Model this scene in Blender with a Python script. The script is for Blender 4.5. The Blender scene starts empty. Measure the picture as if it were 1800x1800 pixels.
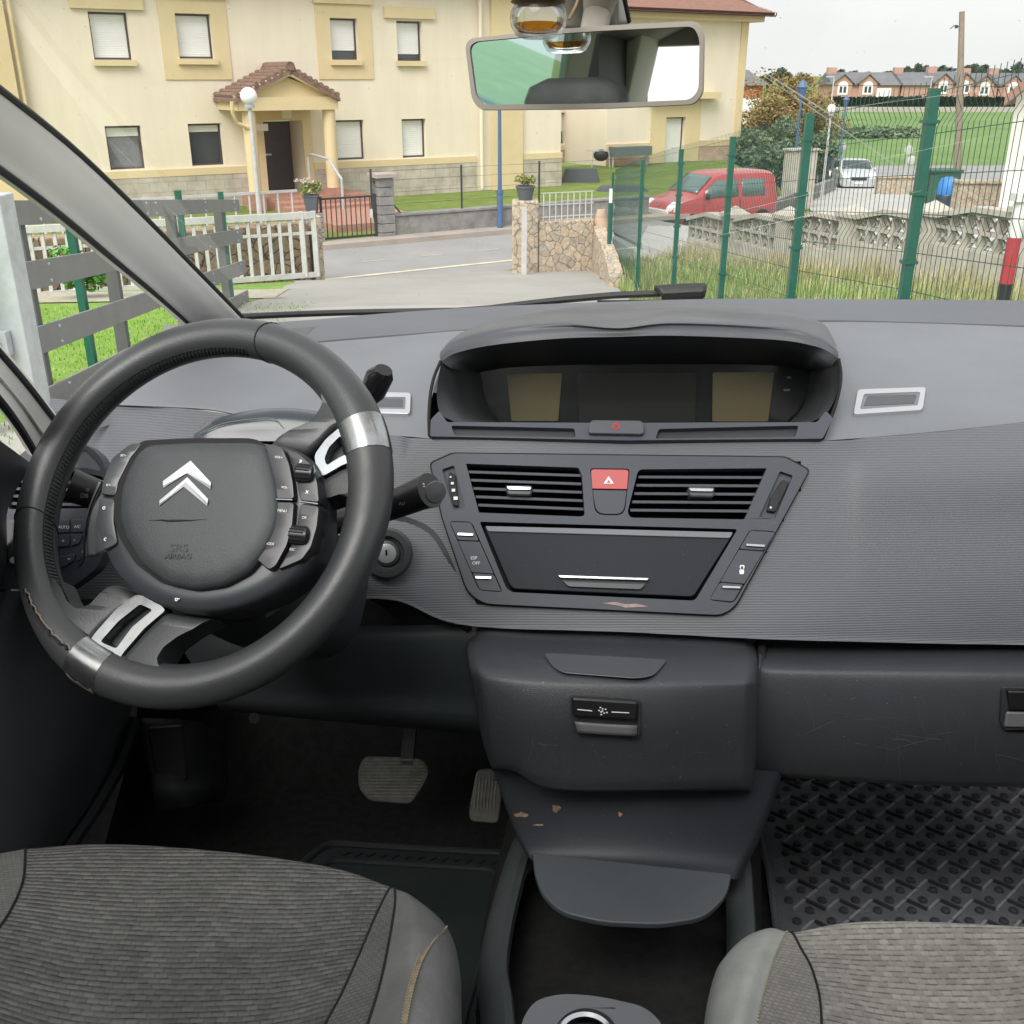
import bpy, bmesh, math, random
from mathutils import Vector, Matrix, noise
from mathutils.geometry import tessellate_polygon
from mathutils.bvhtree import BVHTree
R = math.radians
random.seed(7)
SC = bpy.context.scene
COL = SC.collection

# ------------------------------------------------------------------ camera
CAMZ = 3.3            # eye above the street at the gate
SLOPE = 6.0           # the drive (and the parked car) tips down towards the street
PIT_W = 23.0          # camera pitch against gravity
PIT_C = PIT_W - SLOPE # camera pitch against the car
cam_d = bpy.data.cameras.new("camera"); cam = bpy.data.objects.new("camera", cam_d); COL.objects.link(cam)
cam_d.sensor_width = 36; cam_d.lens = 36; cam_d.clip_start = 0.02; cam_d.clip_end = 3000
cam.location = (0, 0, CAMZ); cam.rotation_euler = (R(90 - PIT_W), 0, 0)
SC.camera = cam

# ------------------------------------------------------------------ sky and sun
SUN_EL, SUN_AZ = 48.0, 205.0    # compass-like azimuth measured from +Y towards +X
W = bpy.data.worlds.new("World"); SC.world = W; W.use_nodes = True
nt = W.node_tree; nt.nodes.clear()
o = nt.nodes.new("ShaderNodeOutputWorld"); b = nt.nodes.new("ShaderNodeBackground")
sk = nt.nodes.new("ShaderNodeTexSky"); sk.sky_type = 'NISHITA'; sk.sun_disc = False
sk.sun_elevation = R(SUN_EL); sk.sun_rotation = R(SUN_AZ); sk.dust_density = 6; sk.air_density = 1.0
hs = nt.nodes.new("ShaderNodeHueSaturation"); hs.inputs['Saturation'].default_value = 0.22
mx = nt.nodes.new("ShaderNodeMix"); mx.data_type = 'RGBA'; mx.inputs[0].default_value = 0.8
tc = nt.nodes.new("ShaderNodeTexCoord"); cn = nt.nodes.new("ShaderNodeTexNoise")
cn.inputs['Scale'].default_value = 2.2; cn.inputs['Detail'].default_value = 5
cr = nt.nodes.new("ShaderNodeValToRGB")
cr.color_ramp.elements[0].position = .3; cr.color_ramp.elements[0].color = (3.7, 3.72, 3.72, 1)
cr.color_ramp.elements[1].position = .7; cr.color_ramp.elements[1].color = (4.1, 4.08, 4.02, 1)
mp = nt.nodes.new("ShaderNodeMapping"); mp.inputs['Scale'].default_value = (1, 1, 3)
nt.links.new(tc.outputs['Generated'], mp.inputs[0]); nt.links.new(mp.outputs[0], cn.inputs[0])
nt.links.new(cn.outputs[0], cr.inputs[0])
nt.links.new(sk.outputs[0], hs.inputs['Color']); nt.links.new(hs.outputs[0], mx.inputs[6]); nt.links.new(cr.outputs[0], mx.inputs[7])
nt.links.new(mx.outputs[2], b.inputs[0]); b.inputs[1].default_value = 0.10
nt.links.new(b.outputs[0], o.inputs[0])
sl = bpy.data.lights.new("sun", 'SUN'); sl.energy = 1.1; sl.angle = R(40); sl.color = (1, .97, .92)
so = bpy.data.objects.new("sun", sl); COL.objects.link(so); so.location = (0, 0, 30)
_d = Vector((math.sin(R(SUN_AZ)) * math.cos(R(SUN_EL)), math.cos(R(SUN_AZ)) * math.cos(R(SUN_EL)), math.sin(R(SUN_EL))))
so.rotation_euler = _d.to_track_quat('Z', 'Y').to_euler()
SC.view_settings.view_transform = 'Standard'; SC.view_settings.look = 'None'
SC.view_settings.exposure = 1.68; SC.view_settings.gamma = 1
SC.cycles.max_bounces = 8; SC.cycles.diffuse_bounces = 4; SC.cycles.transparent_max_bounces = 24
SC.cycles.caustics_reflective = False; SC.cycles.caustics_refractive = False
SC.cycles.sample_clamp_indirect = 6

# ------------------------------------------------------------------ frames: photo pixel -> point in the place
M_CAR = Matrix.Translation((0, 0, CAMZ)) @ Matrix.Rotation(R(-SLOPE), 4, 'X')
M_W = Matrix.Identity(4)
def ray(px, py, pit):
    u = (px - 900) / 1800; v = (900 - py) / 1800; c, s = math.cos(R(pit)), math.sin(R(pit))
    return Vector((u, c + v * s, v * c - s))
def C(px, py, Y):                       # car frame (eye at origin), forward distance Y
    d = ray(px, py, PIT_C); return d * (Y / d.y)
def Cz(px, py, Z):
    d = ray(px, py, PIT_C); return d * (Z / d.z)
def Wd(px, py, Y):                      # world frame, forward distance Y
    d = ray(px, py, PIT_W); return Vector((0, 0, CAMZ)) + d * (Y / d.y)
class PL:                               # a plane with its own right / up / normal axes
    def __init__(s, o, r, u, pit=PIT_C):
        s.o = Vector(o); s.r = Vector(r).normalized(); u = Vector(u)
        s.n = s.r.cross(u).normalized(); s.u = s.n.cross(s.r).normalized(); s.pit = pit
        s.e = Vector((0, 0, 0)) if pit == PIT_C else Vector((0, 0, CAMZ))
        if s.n.dot(s.e - s.o) < 0: s.n = -s.n
    def at(s, px, py, off=0):
        d = ray(px, py, s.pit); o = s.o + s.n * off
        t = (o - s.e).dot(s.n) / d.dot(s.n); return s.e + d * t
    def loc(s, px, py, off=0):
        p = s.at(px, py, off) - s.o; return p.dot(s.r), p.dot(s.u)
    def pt(s, a, b_, off=0): return s.o + s.r * a + s.u * b_ + s.n * off

# ------------------------------------------------------------------ materials
def nodes(name):
    m = bpy.data.materials.new(name); m.use_nodes = True
    return m, m.node_tree, m.node_tree.nodes['Principled BSDF']
def mat(name, col, rough=.6, metal=0, spec=.5, var=0, vscale=6, bump=0, bscale=200, col2=None, detail=4, ccoat=0, stretch=None, rvar=0, speck=0, dist=.002):
    m, t, p = nodes(name); N = t.nodes.new; L = t.links.new
    p.inputs['Base Color'].default_value = (*col, 1); p.inputs['Roughness'].default_value = rough
    p.inputs['Metallic'].default_value = metal; p.inputs['Specular IOR Level'].default_value = spec
    if ccoat: p.inputs['Coat Weight'].default_value = ccoat; p.inputs['Coat Roughness'].default_value = .1
    tc = N('ShaderNodeTexCoord'); src = tc.outputs['Object']
    if stretch:
        mp = N('ShaderNodeMapping'); mp.inputs['Scale'].default_value = stretch; L(src, mp.inputs[0]); src = mp.outputs[0]
    if var or rvar:
        n = N('ShaderNodeTexNoise'); n.inputs['Scale'].default_value = vscale; n.inputs['Detail'].default_value = detail; n.inputs['Roughness'].default_value = .65
        L(src, n.inputs[0])
        r = N('ShaderNodeMapRange'); r.inputs[1].default_value = .3; r.inputs[2].default_value = .7; L(n.outputs[0], r.inputs[0])
        if var:
            c2 = col2 or tuple(max(0, c * (1 - var)) for c in col); c1 = col if col2 else tuple(min(1, c * (1 + var)) for c in col)
            x = N('ShaderNodeMix'); x.data_type = 'RGBA'; x.inputs[6].default_value = (*c1, 1); x.inputs[7].default_value = (*c2, 1)
            L(r.outputs[0], x.inputs[0]); last = x.outputs[2]
            if speck:
                v = N('ShaderNodeTexNoise'); v.inputs['Scale'].default_value = 420; v.inputs['Detail'].default_value = 2; L(tc.outputs['Object'], v.inputs[0])
                g = N('ShaderNodeMapRange'); g.inputs[1].default_value = .72; g.inputs[2].default_value = .78; g.inputs[4].default_value = speck; L(v.outputs[0], g.inputs[0])
                y = N('ShaderNodeMix'); y.data_type = 'RGBA'; y.inputs[7].default_value = (.45, .45, .43, 1); L(last, y.inputs[6]); L(g.outputs[0], y.inputs[0]); last = y.outputs[2]
            L(last, p.inputs['Base Color'])
        if rvar:
            r2 = N('ShaderNodeMapRange'); r2.inputs[3].default_value = max(0, rough - rvar); r2.inputs[4].default_value = min(1, rough + rvar); L(r.outputs[0], r2.inputs[0]); L(r2.outputs[0], p.inputs['Roughness'])
    if bump:
        n2 = N('ShaderNodeTexNoise'); n2.inputs['Scale'].default_value = bscale; n2.inputs['Detail'].default_value = 3; L(src, n2.inputs[0])
        bn = N('ShaderNodeBump'); bn.inputs['Strength'].default_value = bump; bn.inputs['Distance'].default_value = dist; L(n2.outputs[0], bn.inputs['Height']); L(bn.outputs[0], p.inputs['Normal'])
    return m
def emit_free_glass(name, tint=(.93, .95, .94), refl=.05, dirt=0.0):
    m = bpy.data.materials.new(name); m.use_nodes = True; t = m.node_tree; t.nodes.clear(); N = t.nodes.new; L = t.links.new
    o = N('ShaderNodeOutputMaterial'); tr = N('ShaderNodeBsdfTransparent'); tr.inputs[0].default_value = (*tint, 1)
    g = N('ShaderNodeBsdfGlossy'); g.inputs['Roughness'].default_value = .02
    fr = N('ShaderNodeFresnel'); fr.inputs[0].default_value = 1.35
    ml = N('ShaderNodeMath'); ml.operation = 'MULTIPLY'; ml.inputs[1].default_value = refl * 10; L(fr.outputs[0], ml.inputs[0]); ml.use_clamp = True
    mx = N('ShaderNodeMixShader'); L(ml.outputs[0], mx.inputs[0]); L(tr.outputs[0], mx.inputs[1]); L(g.outputs[0], mx.inputs[2])
    last = mx.outputs[0]
    if dirt:
        df = N('ShaderNodeBsdfDiffuse'); df.inputs[0].default_value = (.8, .8, .78, 1)
        tc = N('ShaderNodeTexCoord'); n = N('ShaderNodeTexNoise'); n.inputs['Scale'].default_value = 9; n.inputs['Detail'].default_value = 8; L(tc.outputs['Object'], n.inputs[0])
        n2 = N('ShaderNodeTexNoise'); n2.inputs['Scale'].default_value = 190; n2.inputs['Detail'].default_value = 1; L(tc.outputs['Object'], n2.inputs[0])
        r = N('ShaderNodeMapRange'); r.inputs[1].default_value = .35; r.inputs[2].default_value = .8; r.inputs[4].default_value = dirt; L(n.outputs[0], r.inputs[0])
        r2 = N('ShaderNodeMapRange'); r2.inputs[1].default_value = .78; r2.inputs[2].default_value = .8; r2.inputs[4].default_value = .5; L(n2.outputs[0], r2.inputs[0])
        ad = N('ShaderNodeMath'); ad.operation = 'ADD'; ad.use_clamp = True; L(r.outputs[0], ad.inputs[0]); L(r2.outputs[0], ad.inputs[1])
        m2 = N('ShaderNodeMixShader'); L(ad.outputs[0], m2.inputs[0]); L(last, m2.inputs[1]); L(df.outputs[0], m2.inputs[2]); last = m2.outputs[0]
    L(last, o.inputs[0]); return m

# ------------------------------------------------------------------ mesh builder
def rnd_poly(pts, r, n=4):
    """round the corners of a 2D polygon (any units)"""
    out = []; k = len(pts)
    for i in range(k):
        p = Vector(pts[i]); a = Vector(pts[i - 1]); c = Vector(pts[(i + 1) % k])
        rr = r[i] if isinstance(r, (list, tuple)) else r
        da = (a - p); dc = (c - p); l = min(rr, da.length * .48, dc.length * .48)
        if l < 1e-6: out.append(tuple(p)); continue
        s = p + da.normalized() * l; e = p + dc.normalized() * l
        for j in range(n + 1):
            t = j / n; q = s * (1 - t) ** 2 + p * 2 * t * (1 - t) + e * t * t; out.append(tuple(q))
    return out
def crom(P, n, closed=False):
    """resample control points with a Catmull-Rom curve"""
    k = len(P); out = []
    if k == 1: return [P[0].copy() for _ in range(n)]
    for i in range(n):
        t = i / (n if closed else n - 1) * (k if closed else k - 1); j = int(t); f = t - j
        if not closed and j >= k - 1: j, f = k - 2, 1.0
        g = (lambda q: P[q % k]) if closed else (lambda q: P[q] if 0 <= q < k else (P[0] * 2 - P[1] if q < 0 else P[-1] * 2 - P[-2]))
        a, b_, c, d = g(j - 1), g(j), g(j + 1), g(j + 2)
        out.append(b_ * 1.0 + (c - a) * (.5 * f) + (a * 2 - b_ * 5 + c * 4 - d) * (.5 * f * f) + (b_ * 3 - a - c * 3 + d) * (.5 * f ** 3))
    return out
def lin(P, n):
    L = [0]
    for i in range(1, len(P)): L.append(L[-1] + (P[i] - P[i - 1]).length)
    out = []
    for i in range(n):
        t = L[-1] * i / (n - 1); j = 0
        while j < len(P) - 2 and L[j + 1] < t: j += 1
        s = L[j + 1] - L[j]; out.append(P[j].lerp(P[j + 1], 0 if s < 1e-9 else min(1, (t - L[j]) / s)))
    return out
INV = {}
class MB:
    def __init__(s): s.v = []; s.f = []
    def add(s, vs, fs):
        k = len(s.v); s.v += [Vector(q) for q in vs]; s.f += [tuple(i + k for i in f) for f in fs]; return s
    def box(s, c, d, M=None):
        c = Vector(c); x, y, z = [q / 2 for q in d]; vs = [Vector((i * x, j * y, k * z)) for i in (-1, 1) for j in (-1, 1) for k in (-1, 1)]
        vs = [c + (M @ q if M else q) for q in vs]
        return s.add(vs, [(0, 1, 3, 2), (4, 6, 7, 5), (0, 4, 5, 1), (2, 3, 7, 6), (0, 2, 6, 4), (1, 5, 7, 3)])
    def boxpl(s, pl, a0, a1, b0, b1, n0, n1):
        """box given in a plane's own right / up / normal coordinates"""
        vs = [pl.pt(a, b_, n) for a in (a0, a1) for b_ in (b0, b1) for n in (n0, n1)]
        return s.add(vs, [(0, 1, 3, 2), (4, 6, 7, 5), (0, 4, 5, 1), (2, 3, 7, 6), (0, 2, 6, 4), (1, 5, 7, 3)])
    def bar(s, p, q, w, h, up=(0, 0, 1)):
        p = Vector(p); q = Vector(q); d = (q - p).normalized(); up = Vector(up)
        x = d.cross(up); x = x.normalized() if x.length > 1e-5 else Vector((1, 0, 0)); y = x.cross(d)
        vs = [e + x * i * w / 2 + y * j * h / 2 for e in (p, q) for i, j in ((-1, -1), (1, -1), (1, 1), (-1, 1))]
        return s.add(vs, [(0, 3, 2, 1), (4, 5, 6, 7), (0, 1, 5, 4), (1, 2, 6, 5), (2, 3, 7, 6), (3, 0, 4, 7)])
    def tube(s, P, r, n=10, closed=False, caps=True, flat=1.0, up=None):
        P = [Vector(q) for q in P]; k = len(P); rs = r if isinstance(r, (list, tuple)) else [r] * k
        u = Vector(up) if up else None; rings = []
        for i in range(k):
            if closed: d = P[(i + 1) % k] - P[i - 1]
            else: d = P[min(i + 1, k - 1)] - P[max(i - 1, 0)]
            d.normalize()
            if u is None: u = d.orthogonal().normalized()
            w = (u - d * u.dot(d)); w = w.normalized() if w.length > 1e-6 else d.orthogonal().normalized()
            if not up: u = w
            x = d.cross(w); rings.append([P[i] + (w * math.cos(a) * flat + x * math.sin(a)) * rs[i] for a in (2 * math.pi * j / n for j in range(n))])
        vs = [q for g in rings for q in g]; fs = []
        for i in range(k if closed else k - 1):
            for j in range(n):
                a, b_ = i * n + j, i * n + (j + 1) % n; c, d = ((i + 1) % k) * n + (j + 1) % n, ((i + 1) % k) * n + j
                fs.append((a, b_, c, d))
        if caps and not closed: fs += [tuple(range(n))[::-1], tuple((k - 1) * n + j for j in range(n))]
        return s.add(vs, fs)
    def grid(s, G, cu=False, cv=False):
        a, b_ = len(G), len(G[0]); vs = [q for g in G for q in g]; fs = []
        for i in range(a if cv else a - 1):
            for j in range(b_ if cu else b_ - 1):
                fs.append((i * b_ + j, i * b_ + (j + 1) % b_, ((i + 1) % a) * b_ + (j + 1) % b_, ((i + 1) % a) * b_ + j))
        return s.add(vs, fs)
    def sheet(s, rows, nc=24, nr=4, smooth_rows=True):
        """rows of control points -> smooth surface"""
        A = [crom([Vector(q) for q in r], nc) for r in rows]
        n = (len(A) - 1) * nr + 1
        cols = [crom([A[i][j] for i in range(len(A))], n) if smooth_rows else lin_param([A[i][j] for i in range(len(A))], n) for j in range(nc)]
        return s.grid([[cols[j][i] for j in range(nc)] for i in range(n)])
    def lathe(s, prof, o=(0, 0, 0), ax=(0, 0, 1), n=24, caps=True):
        o = Vector(o); ax = Vector(ax).normalized(); x = ax.orthogonal().normalized(); y = ax.cross(x)
        G = [[o + ax * h + (x * math.cos(a) + y * math.sin(a)) * r for a in (2 * math.pi * j / n for j in range(n))] for r, h in prof]
        k = len(s.v); s.grid(G, cu=True)
        if caps:
            s.f.append(tuple(k + j for j in range(n))[::-1]); e = k + (len(prof) - 1) * n; s.f.append(tuple(e + j for j in range(n)))
        return s
    def prism(s, F, B, holes=(), back=True):
        """front outline F, matching back outline B (3D); holes = [(front, back), ...]"""
        loops = [list(F)] + [list(h[0]) for h in holes]; tri = tessellate_polygon(loops); flat = [q for l in loops for q in l]; k0 = len(flat)
        bl = [list(B)] + [list(h[1]) for h in holes]; bf = [q for l in bl for q in l]
        fs = [tuple(t) for t in tri]
        if back: fs += [tuple(i + k0 for i in reversed(t)) for t in tri]
        a = 0
        for l in loops:
            n = len(l); fs += [(a + i, a + (i + 1) % n, k0 + a + (i + 1) % n, k0 + a + i) for i in range(n)]; a += n
        return s.add(flat + bf, fs)
    def plate(s, pl, poly, off=0, depth=.004, holes=(), back=True, hdepth=None):
        """poly in photo pixels on plane pl; its front lies at off, extruded straight back by depth"""
        f = [pl.at(x, y, off) for x, y in poly]; b_ = [q - pl.n * depth for q in f]
        if not holes:
            n = len(f); return s.add(f + b_, [tuple(range(n)), tuple(range(2 * n - 1, n - 1, -1))] + [(i, n + i, n + (i + 1) % n, (i + 1) % n) for i in range(n)])
        hh = []
        for h in holes:
            hf = [pl.at(x, y, off) for x, y in h]; hh.append((hf, [q - pl.n * (hdepth or depth) for q in hf]))
        return s.prism(f, b_, hh, back)
    def dome(s, pl, poly, rings, cen=None, cap=True):
        """nested copies of poly: rings = [(scale, off), ...] from outside in"""
        cx = cen or (sum(p[0] for p in poly) / len(poly), sum(p[1] for p in poly) / len(poly)); k = len(s.v); n = len(poly)
        G = []; rf = rings[-1][1]
        for sc_, of in rings:
            f = [pl.at(cx[0] + (x - cx[0]) * sc_, cx[1] + (y - cx[1]) * sc_, rf) + pl.n * (of - rf) for x, y in poly]; G.append(f)
        s.grid(G, cu=True)
        if cap:
            e = k + (len(rings) - 1) * n; s.f += [tuple(e + i for i in t) for t in tessellate_polygon([G[-1]])]
        return s
    def ball(s, c, r, nu=16, nv=10, sc=(1, 1, 1)):
        c = Vector(c); G = []
        for i in range(nv + 1):
            t = math.pi * i / nv
            G.append([c + Vector((r * sc[0] * math.sin(t) * math.cos(2 * math.pi * j / nu), r * sc[1] * math.sin(t) * math.sin(2 * math.pi * j / nu), r * sc[2] * math.cos(t))) for j in range(nu)])
        return s.grid(G, cu=True)
    def build(s, name, m, parent=None, smooth=True, bevel=0, solid=0, sub=0, base=None, ang=35, M=None, weld=True, bseg=2, soff=-1):
        me = bpy.data.meshes.new(name); me.from_pydata([tuple(q) for q in s.v], [], s.f)
        bm = bmesh.new(); bm.from_mesh(me)
        if weld: bmesh.ops.remove_doubles(bm, verts=bm.verts, dist=1e-5)
        if weld != 'keep': bmesh.ops.recalc_face_normals(bm, faces=bm.faces)
        bm.to_mesh(me); bm.free()
        o = bpy.data.objects.new(name, me); COL.objects.link(o)
        if parent is not None:
            inv = INV[parent.name]; INV[o.name] = inv; me.transform(inv); o.parent = parent
        else:
            M = M or M_W
            if base is None:
                xs = [q.x for q in s.v]; ys = [q.y for q in s.v]; zs = [q.z for q in s.v]; base = ((min(xs) + max(xs)) / 2, (min(ys) + max(ys)) / 2, min(zs))
            T = Matrix.Translation(base); me.transform(T.inverted()); INV[o.name] = T.inverted(); o.matrix_world = M @ T
        if m: me.materials.append(m)
        if smooth:
            for p in me.polygons: p.use_smooth = True
            me.set_sharp_from_angle(angle=R(ang))
        if solid: q = o.modifiers.new('thick', 'SOLIDIFY'); q.thickness = solid; q.offset = soff
        if bevel: q = o.modifiers.new('edge', 'BEVEL'); q.width = bevel; q.segments = bseg; q.limit_method = 'ANGLE'; q.angle_limit = R(40)
        if sub: q = o.modifiers.new('soft', 'SUBSURF'); q.levels = sub; q.render_levels = sub
        return o
def lin_param(P, n):
    k = len(P); out = []
    for i in range(n):
        t = i / (n - 1) * (k - 1); j = min(int(t), k - 2); out.append(P[j].lerp(P[j + 1], t - j))
    return out
def tag(o, label, cat, group=None, kind=None):
    if label: o['label'] = label
    if cat: o['category'] = cat
    if group: o['group'] = group
    if kind: o['kind'] = kind
    return o
def thing(name, label, cat, base=(0, 0, 0), M=None, group=None):
    o = bpy.data.objects.new(name, None); COL.objects.link(o); o.empty_display_size = .1
    T = Matrix.Translation(base); o.matrix_world = (M or M_W) @ T; INV[o.name] = T.inverted()
    return tag(o, label, cat, group)
def copy_tree(o, parent=None):
    c = o.copy(); COL.objects.link(c)
    if parent: c.parent = parent
    for ch in list(o.children): copy_tree(ch, c)
    return c
def text(s, pl, px, py, h, off, m, parent, name='lettering', depth=.0002, ang=0, M=None, squash=1.0, bold=True):
    """raised lettering of height h metres centred on a photo pixel of plane pl"""
    cu = bpy.data.curves.new(name, 'FONT'); cu.body = s; cu.size = h * 1.4; cu.align_x = 'CENTER'; cu.align_y = 'CENTER'; cu.extrude = depth
    if bold and h > .004: cu.offset = h * .02
    tmp = bpy.data.objects.new('tmp', cu); COL.objects.link(tmp); dg = bpy.context.evaluated_depsgraph_get()
    me = bpy.data.meshes.new_from_object(tmp.evaluated_get(dg)); bpy.data.objects.remove(tmp)
    o = bpy.data.objects.new(name, me); COL.objects.link(o)
    c = pl.at(px, py, off); r = pl.r * math.cos(R(ang)) + pl.u * math.sin(R(ang)); u = pl.u * math.cos(R(ang)) - pl.r * math.sin(R(ang))
    X = Matrix((r * squash, u, pl.n)).transposed().to_4x4(); X.translation = c
    inv = INV[parent.name]; me.transform(inv @ X); o.parent = parent; INV[o.name] = inv
    me.materials.clear(); me.materials.append(m); return o
BV = {}
def hit(objs, px, py, off=0, normal=False):
    """where the eye ray through a photo pixel meets finished car-frame meshes"""
    best = None; d = ray(px, py, PIT_C).normalized()
    for o in objs:
        if o.name not in BV:
            m = INV[o.name].inverted(); BV[o.name] = BVHTree.FromPolygons([m @ v.co for v in o.data.vertices], [tuple(p.vertices) for p in o.data.polygons])
        h_ = BV[o.name].ray_cast(Vector((0, 0, 0)), d)
        if h_[0] is not None and (best is None or h_[3] < best[3]): best = h_
    n = best[1] if best[1].dot(d) < 0 else -best[1]
    return (best[0] + n * off, n) if normal else best[0] + n * off
def hit_plane(objs, pts, off=0):
    """plane through three surface points: left, right, bottom"""
    a, c, e = [hit(objs, *q) for q in pts]; m = (a + c) / 2; pl = PL(a, c - a, m - e); pl.o = pl.o + pl.n * off; return pl
def circ(cx, cy, rx, ry=None, n=24, a0=0, a1=360):
    ry = ry or rx; full = abs(a1 - a0) >= 359
    return [(cx + rx * math.cos(R(a0 + (a1 - a0) * i / (n if full else n - 1))), cy + ry * math.sin(R(a0 + (a1 - a0) * i / (n if full else n - 1)))) for i in range(n)]
# ================================================================== outside
CREAM = (.66, .56, .37); YEL = (.68, .55, .33)
m_cream = mat('cream_render', (.765, .68, .545), .9, var=.055, vscale=1.1, detail=10, stretch=(1.5, 1.5, .25), bump=.15, bscale=60)
m_yel = mat('yellow_render', YEL, .9, var=.05, vscale=1.2, bump=.1, bscale=60)
m_tile = mat('roof_tile', (.30, .15, .11), .85, var=.35, vscale=7, col2=(.19, .11, .085))
m_ptile = mat('porch_tile', (.30, .18, .14), .85, var=.35, vscale=9, col2=(.11, .07, .055))
m_white = mat('white_plastic', (.78, .78, .76), .5, var=.03, vscale=3)
m_brown = mat('brown_frame', (.07, .05, .045), .5)
m_pane = mat('window_pane', (.05, .06, .07), .12, spec=.6)
m_screen = mat('grey_blind', (.16, .17, .18), .6, var=.2, vscale=9)
m_green = mat('green_post_paint', (.012, .10, .07), .4, var=.15, vscale=12)
m_wire = mat('green_wire', (.012, .06, .045), .5)
m_galv = mat('galvanised_steel', (.52, .56, .58), .45, metal=.35, var=.14, vscale=9, rvar=.1)
m_board = mat('grey_board', (.20, .205, .20), .65, var=.08, vscale=5, bump=.1, bscale=80)
m_boardpost = mat('grey_board_post', (.10, .105, .105), .7, var=.1, vscale=8)
m_blue = mat('blue_post_paint', (.07, .13, .25), .45, var=.1)
m_globe = mat('opal_globe', (.85, .85, .83), .25)
m_wpaint = mat('weathered_white_paint', (.54, .54, .52), .6, var=.12, vscale=8, col2=(.42, .42, .40))
m_dark = mat('dark_metal', (.03, .03, .03), .5)
m_redpaint = mat('car_red', (.42, .06, .065), .3, ccoat=.7, var=.06, vscale=3)
m_silver = mat('car_silver', (.55, .57, .60), .28, metal=.4, ccoat=.8)
m_navy = mat('car_dark_blue', (.02, .03, .06), .3, ccoat=.8)
m_glass = mat('car_glass', (.03, .05, .05), .06, spec=.8)
m_vglass = mat('van_glass', (.10, .16, .15), .10, spec=.8)
m_black = mat('black_trim', (.015, .015, .016), .55)
m_tyre = mat('tyre_rubber', (.02, .02, .02), .85)
m_rim = mat('wheel_rim', (.4, .41, .42), .35, metal=.7)
m_lamp = mat('headlight_glass', (.75, .75, .74), .1, spec=.8)
m_plate = mat('number_plate', (.75, .76, .78), .4)
m_terra = mat('terracotta', (.38, .20, .145), .8, var=.2, vscale=10)
m_pot = mat('grey_pot', (.09, .10, .12), .6)
m_concrete = mat('openwork_concrete', (.52, .49, .43), .9, var=.28, vscale=5, bump=.3, bscale=50, col2=(.36, .33, .28))
m_block = mat('grey_block', (.30, .29, .28), .9, var=.3, vscale=5, bump=.3, bscale=40, col2=(.17, .165, .16))
m_wood = mat('weathered_wood', (.26, .21, .16), .85, var=.3, vscale=6, stretch=(6, 6, .6), bump=.3, bscale=40)

def stone_mat(name, c1, c2, mortar, scale, bump=.6):
    m, t, p = nodes(name); N = t.nodes.new; L = t.links.new; p.inputs['Roughness'].default_value = .9
    tc = N('ShaderNodeTexCoord'); n = N('ShaderNodeTexNoise'); n.inputs['Scale'].default_value = 3; L(tc.outputs['Object'], n.inputs[0])
    ad = N('ShaderNodeMix'); ad.data_type = 'RGBA'; ad.blend_type = 'ADD'; ad.inputs[0].default_value = .18; L(tc.outputs['Object'], ad.inputs[6]); L(n.outputs[1], ad.inputs[7])
    v = N('ShaderNodeTexVoronoi'); v.inputs['Scale'].default_value = scale; L(ad.outputs[2], v.inputs[0])
    e = N('ShaderNodeTexVoronoi'); e.feature = 'DISTANCE_TO_EDGE'; e.inputs['Scale'].default_value = scale; L(ad.outputs[2], e.inputs[0])
    sx = N('ShaderNodeSeparateColor'); L(v.outputs['Color'], sx.inputs[0])
    r = N('ShaderNodeValToRGB'); r.color_ramp.elements[0].color = (*c1, 1); r.color_ramp.elements[1].color = (*c2, 1); q = r.color_ramp.elements.new(.5); q.color = (*[(a + b_) / 2 * 1.25 for a, b_ in zip(c1, c2)], 1); L(sx.outputs[0], r.inputs[0])
    k = N('ShaderNodeMapRange'); k.inputs[1].default_value = .01; k.inputs[2].default_value = .05; L(e.outputs['Distance'], k.inputs[0])
    x = N('ShaderNodeMix'); x.data_type = 'RGBA'; x.inputs[6].default_value = (*mortar, 1); L(r.outputs[0], x.inputs[7]); L(k.outputs[0], x.inputs[0])
    nz = N('ShaderNodeTexNoise'); nz.inputs['Scale'].default_value = 18; nz.inputs['Detail'].default_value = 6; L(tc.outputs['Object'], nz.inputs[0])
    y = N('ShaderNodeMix'); y.data_type = 'RGBA'; y.blend_type = 'OVERLAY'; y.inputs[0].default_value = .6; L(x.outputs[2], y.inputs[6]); L(nz.outputs[0], y.inputs[7]); L(y.outputs[2], p.inputs['Base Color'])
    b_ = N('ShaderNodeBump'); b_.inputs['Strength'].default_value = bump; b_.inputs['Distance'].default_value = .03; L(k.outputs[0], b_.inputs['Height']); L(b_.outputs[0], p.inputs['Normal']); return m
m_rubble = stone_mat('rubble_stone', (.47, .37, .26), (.37, .32, .26), (.27, .24, .20), 6.2)
m_rubble_d = stone_mat('rubble_stone_brown', (.34, .24, .15), (.22, .17, .12), (.05, .045, .035), 5)
m_coursed = stone_mat('coursed_stone', (.40, .37, .32), (.34, .31, .27), (.38, .35, .30), 7, .3)

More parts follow.
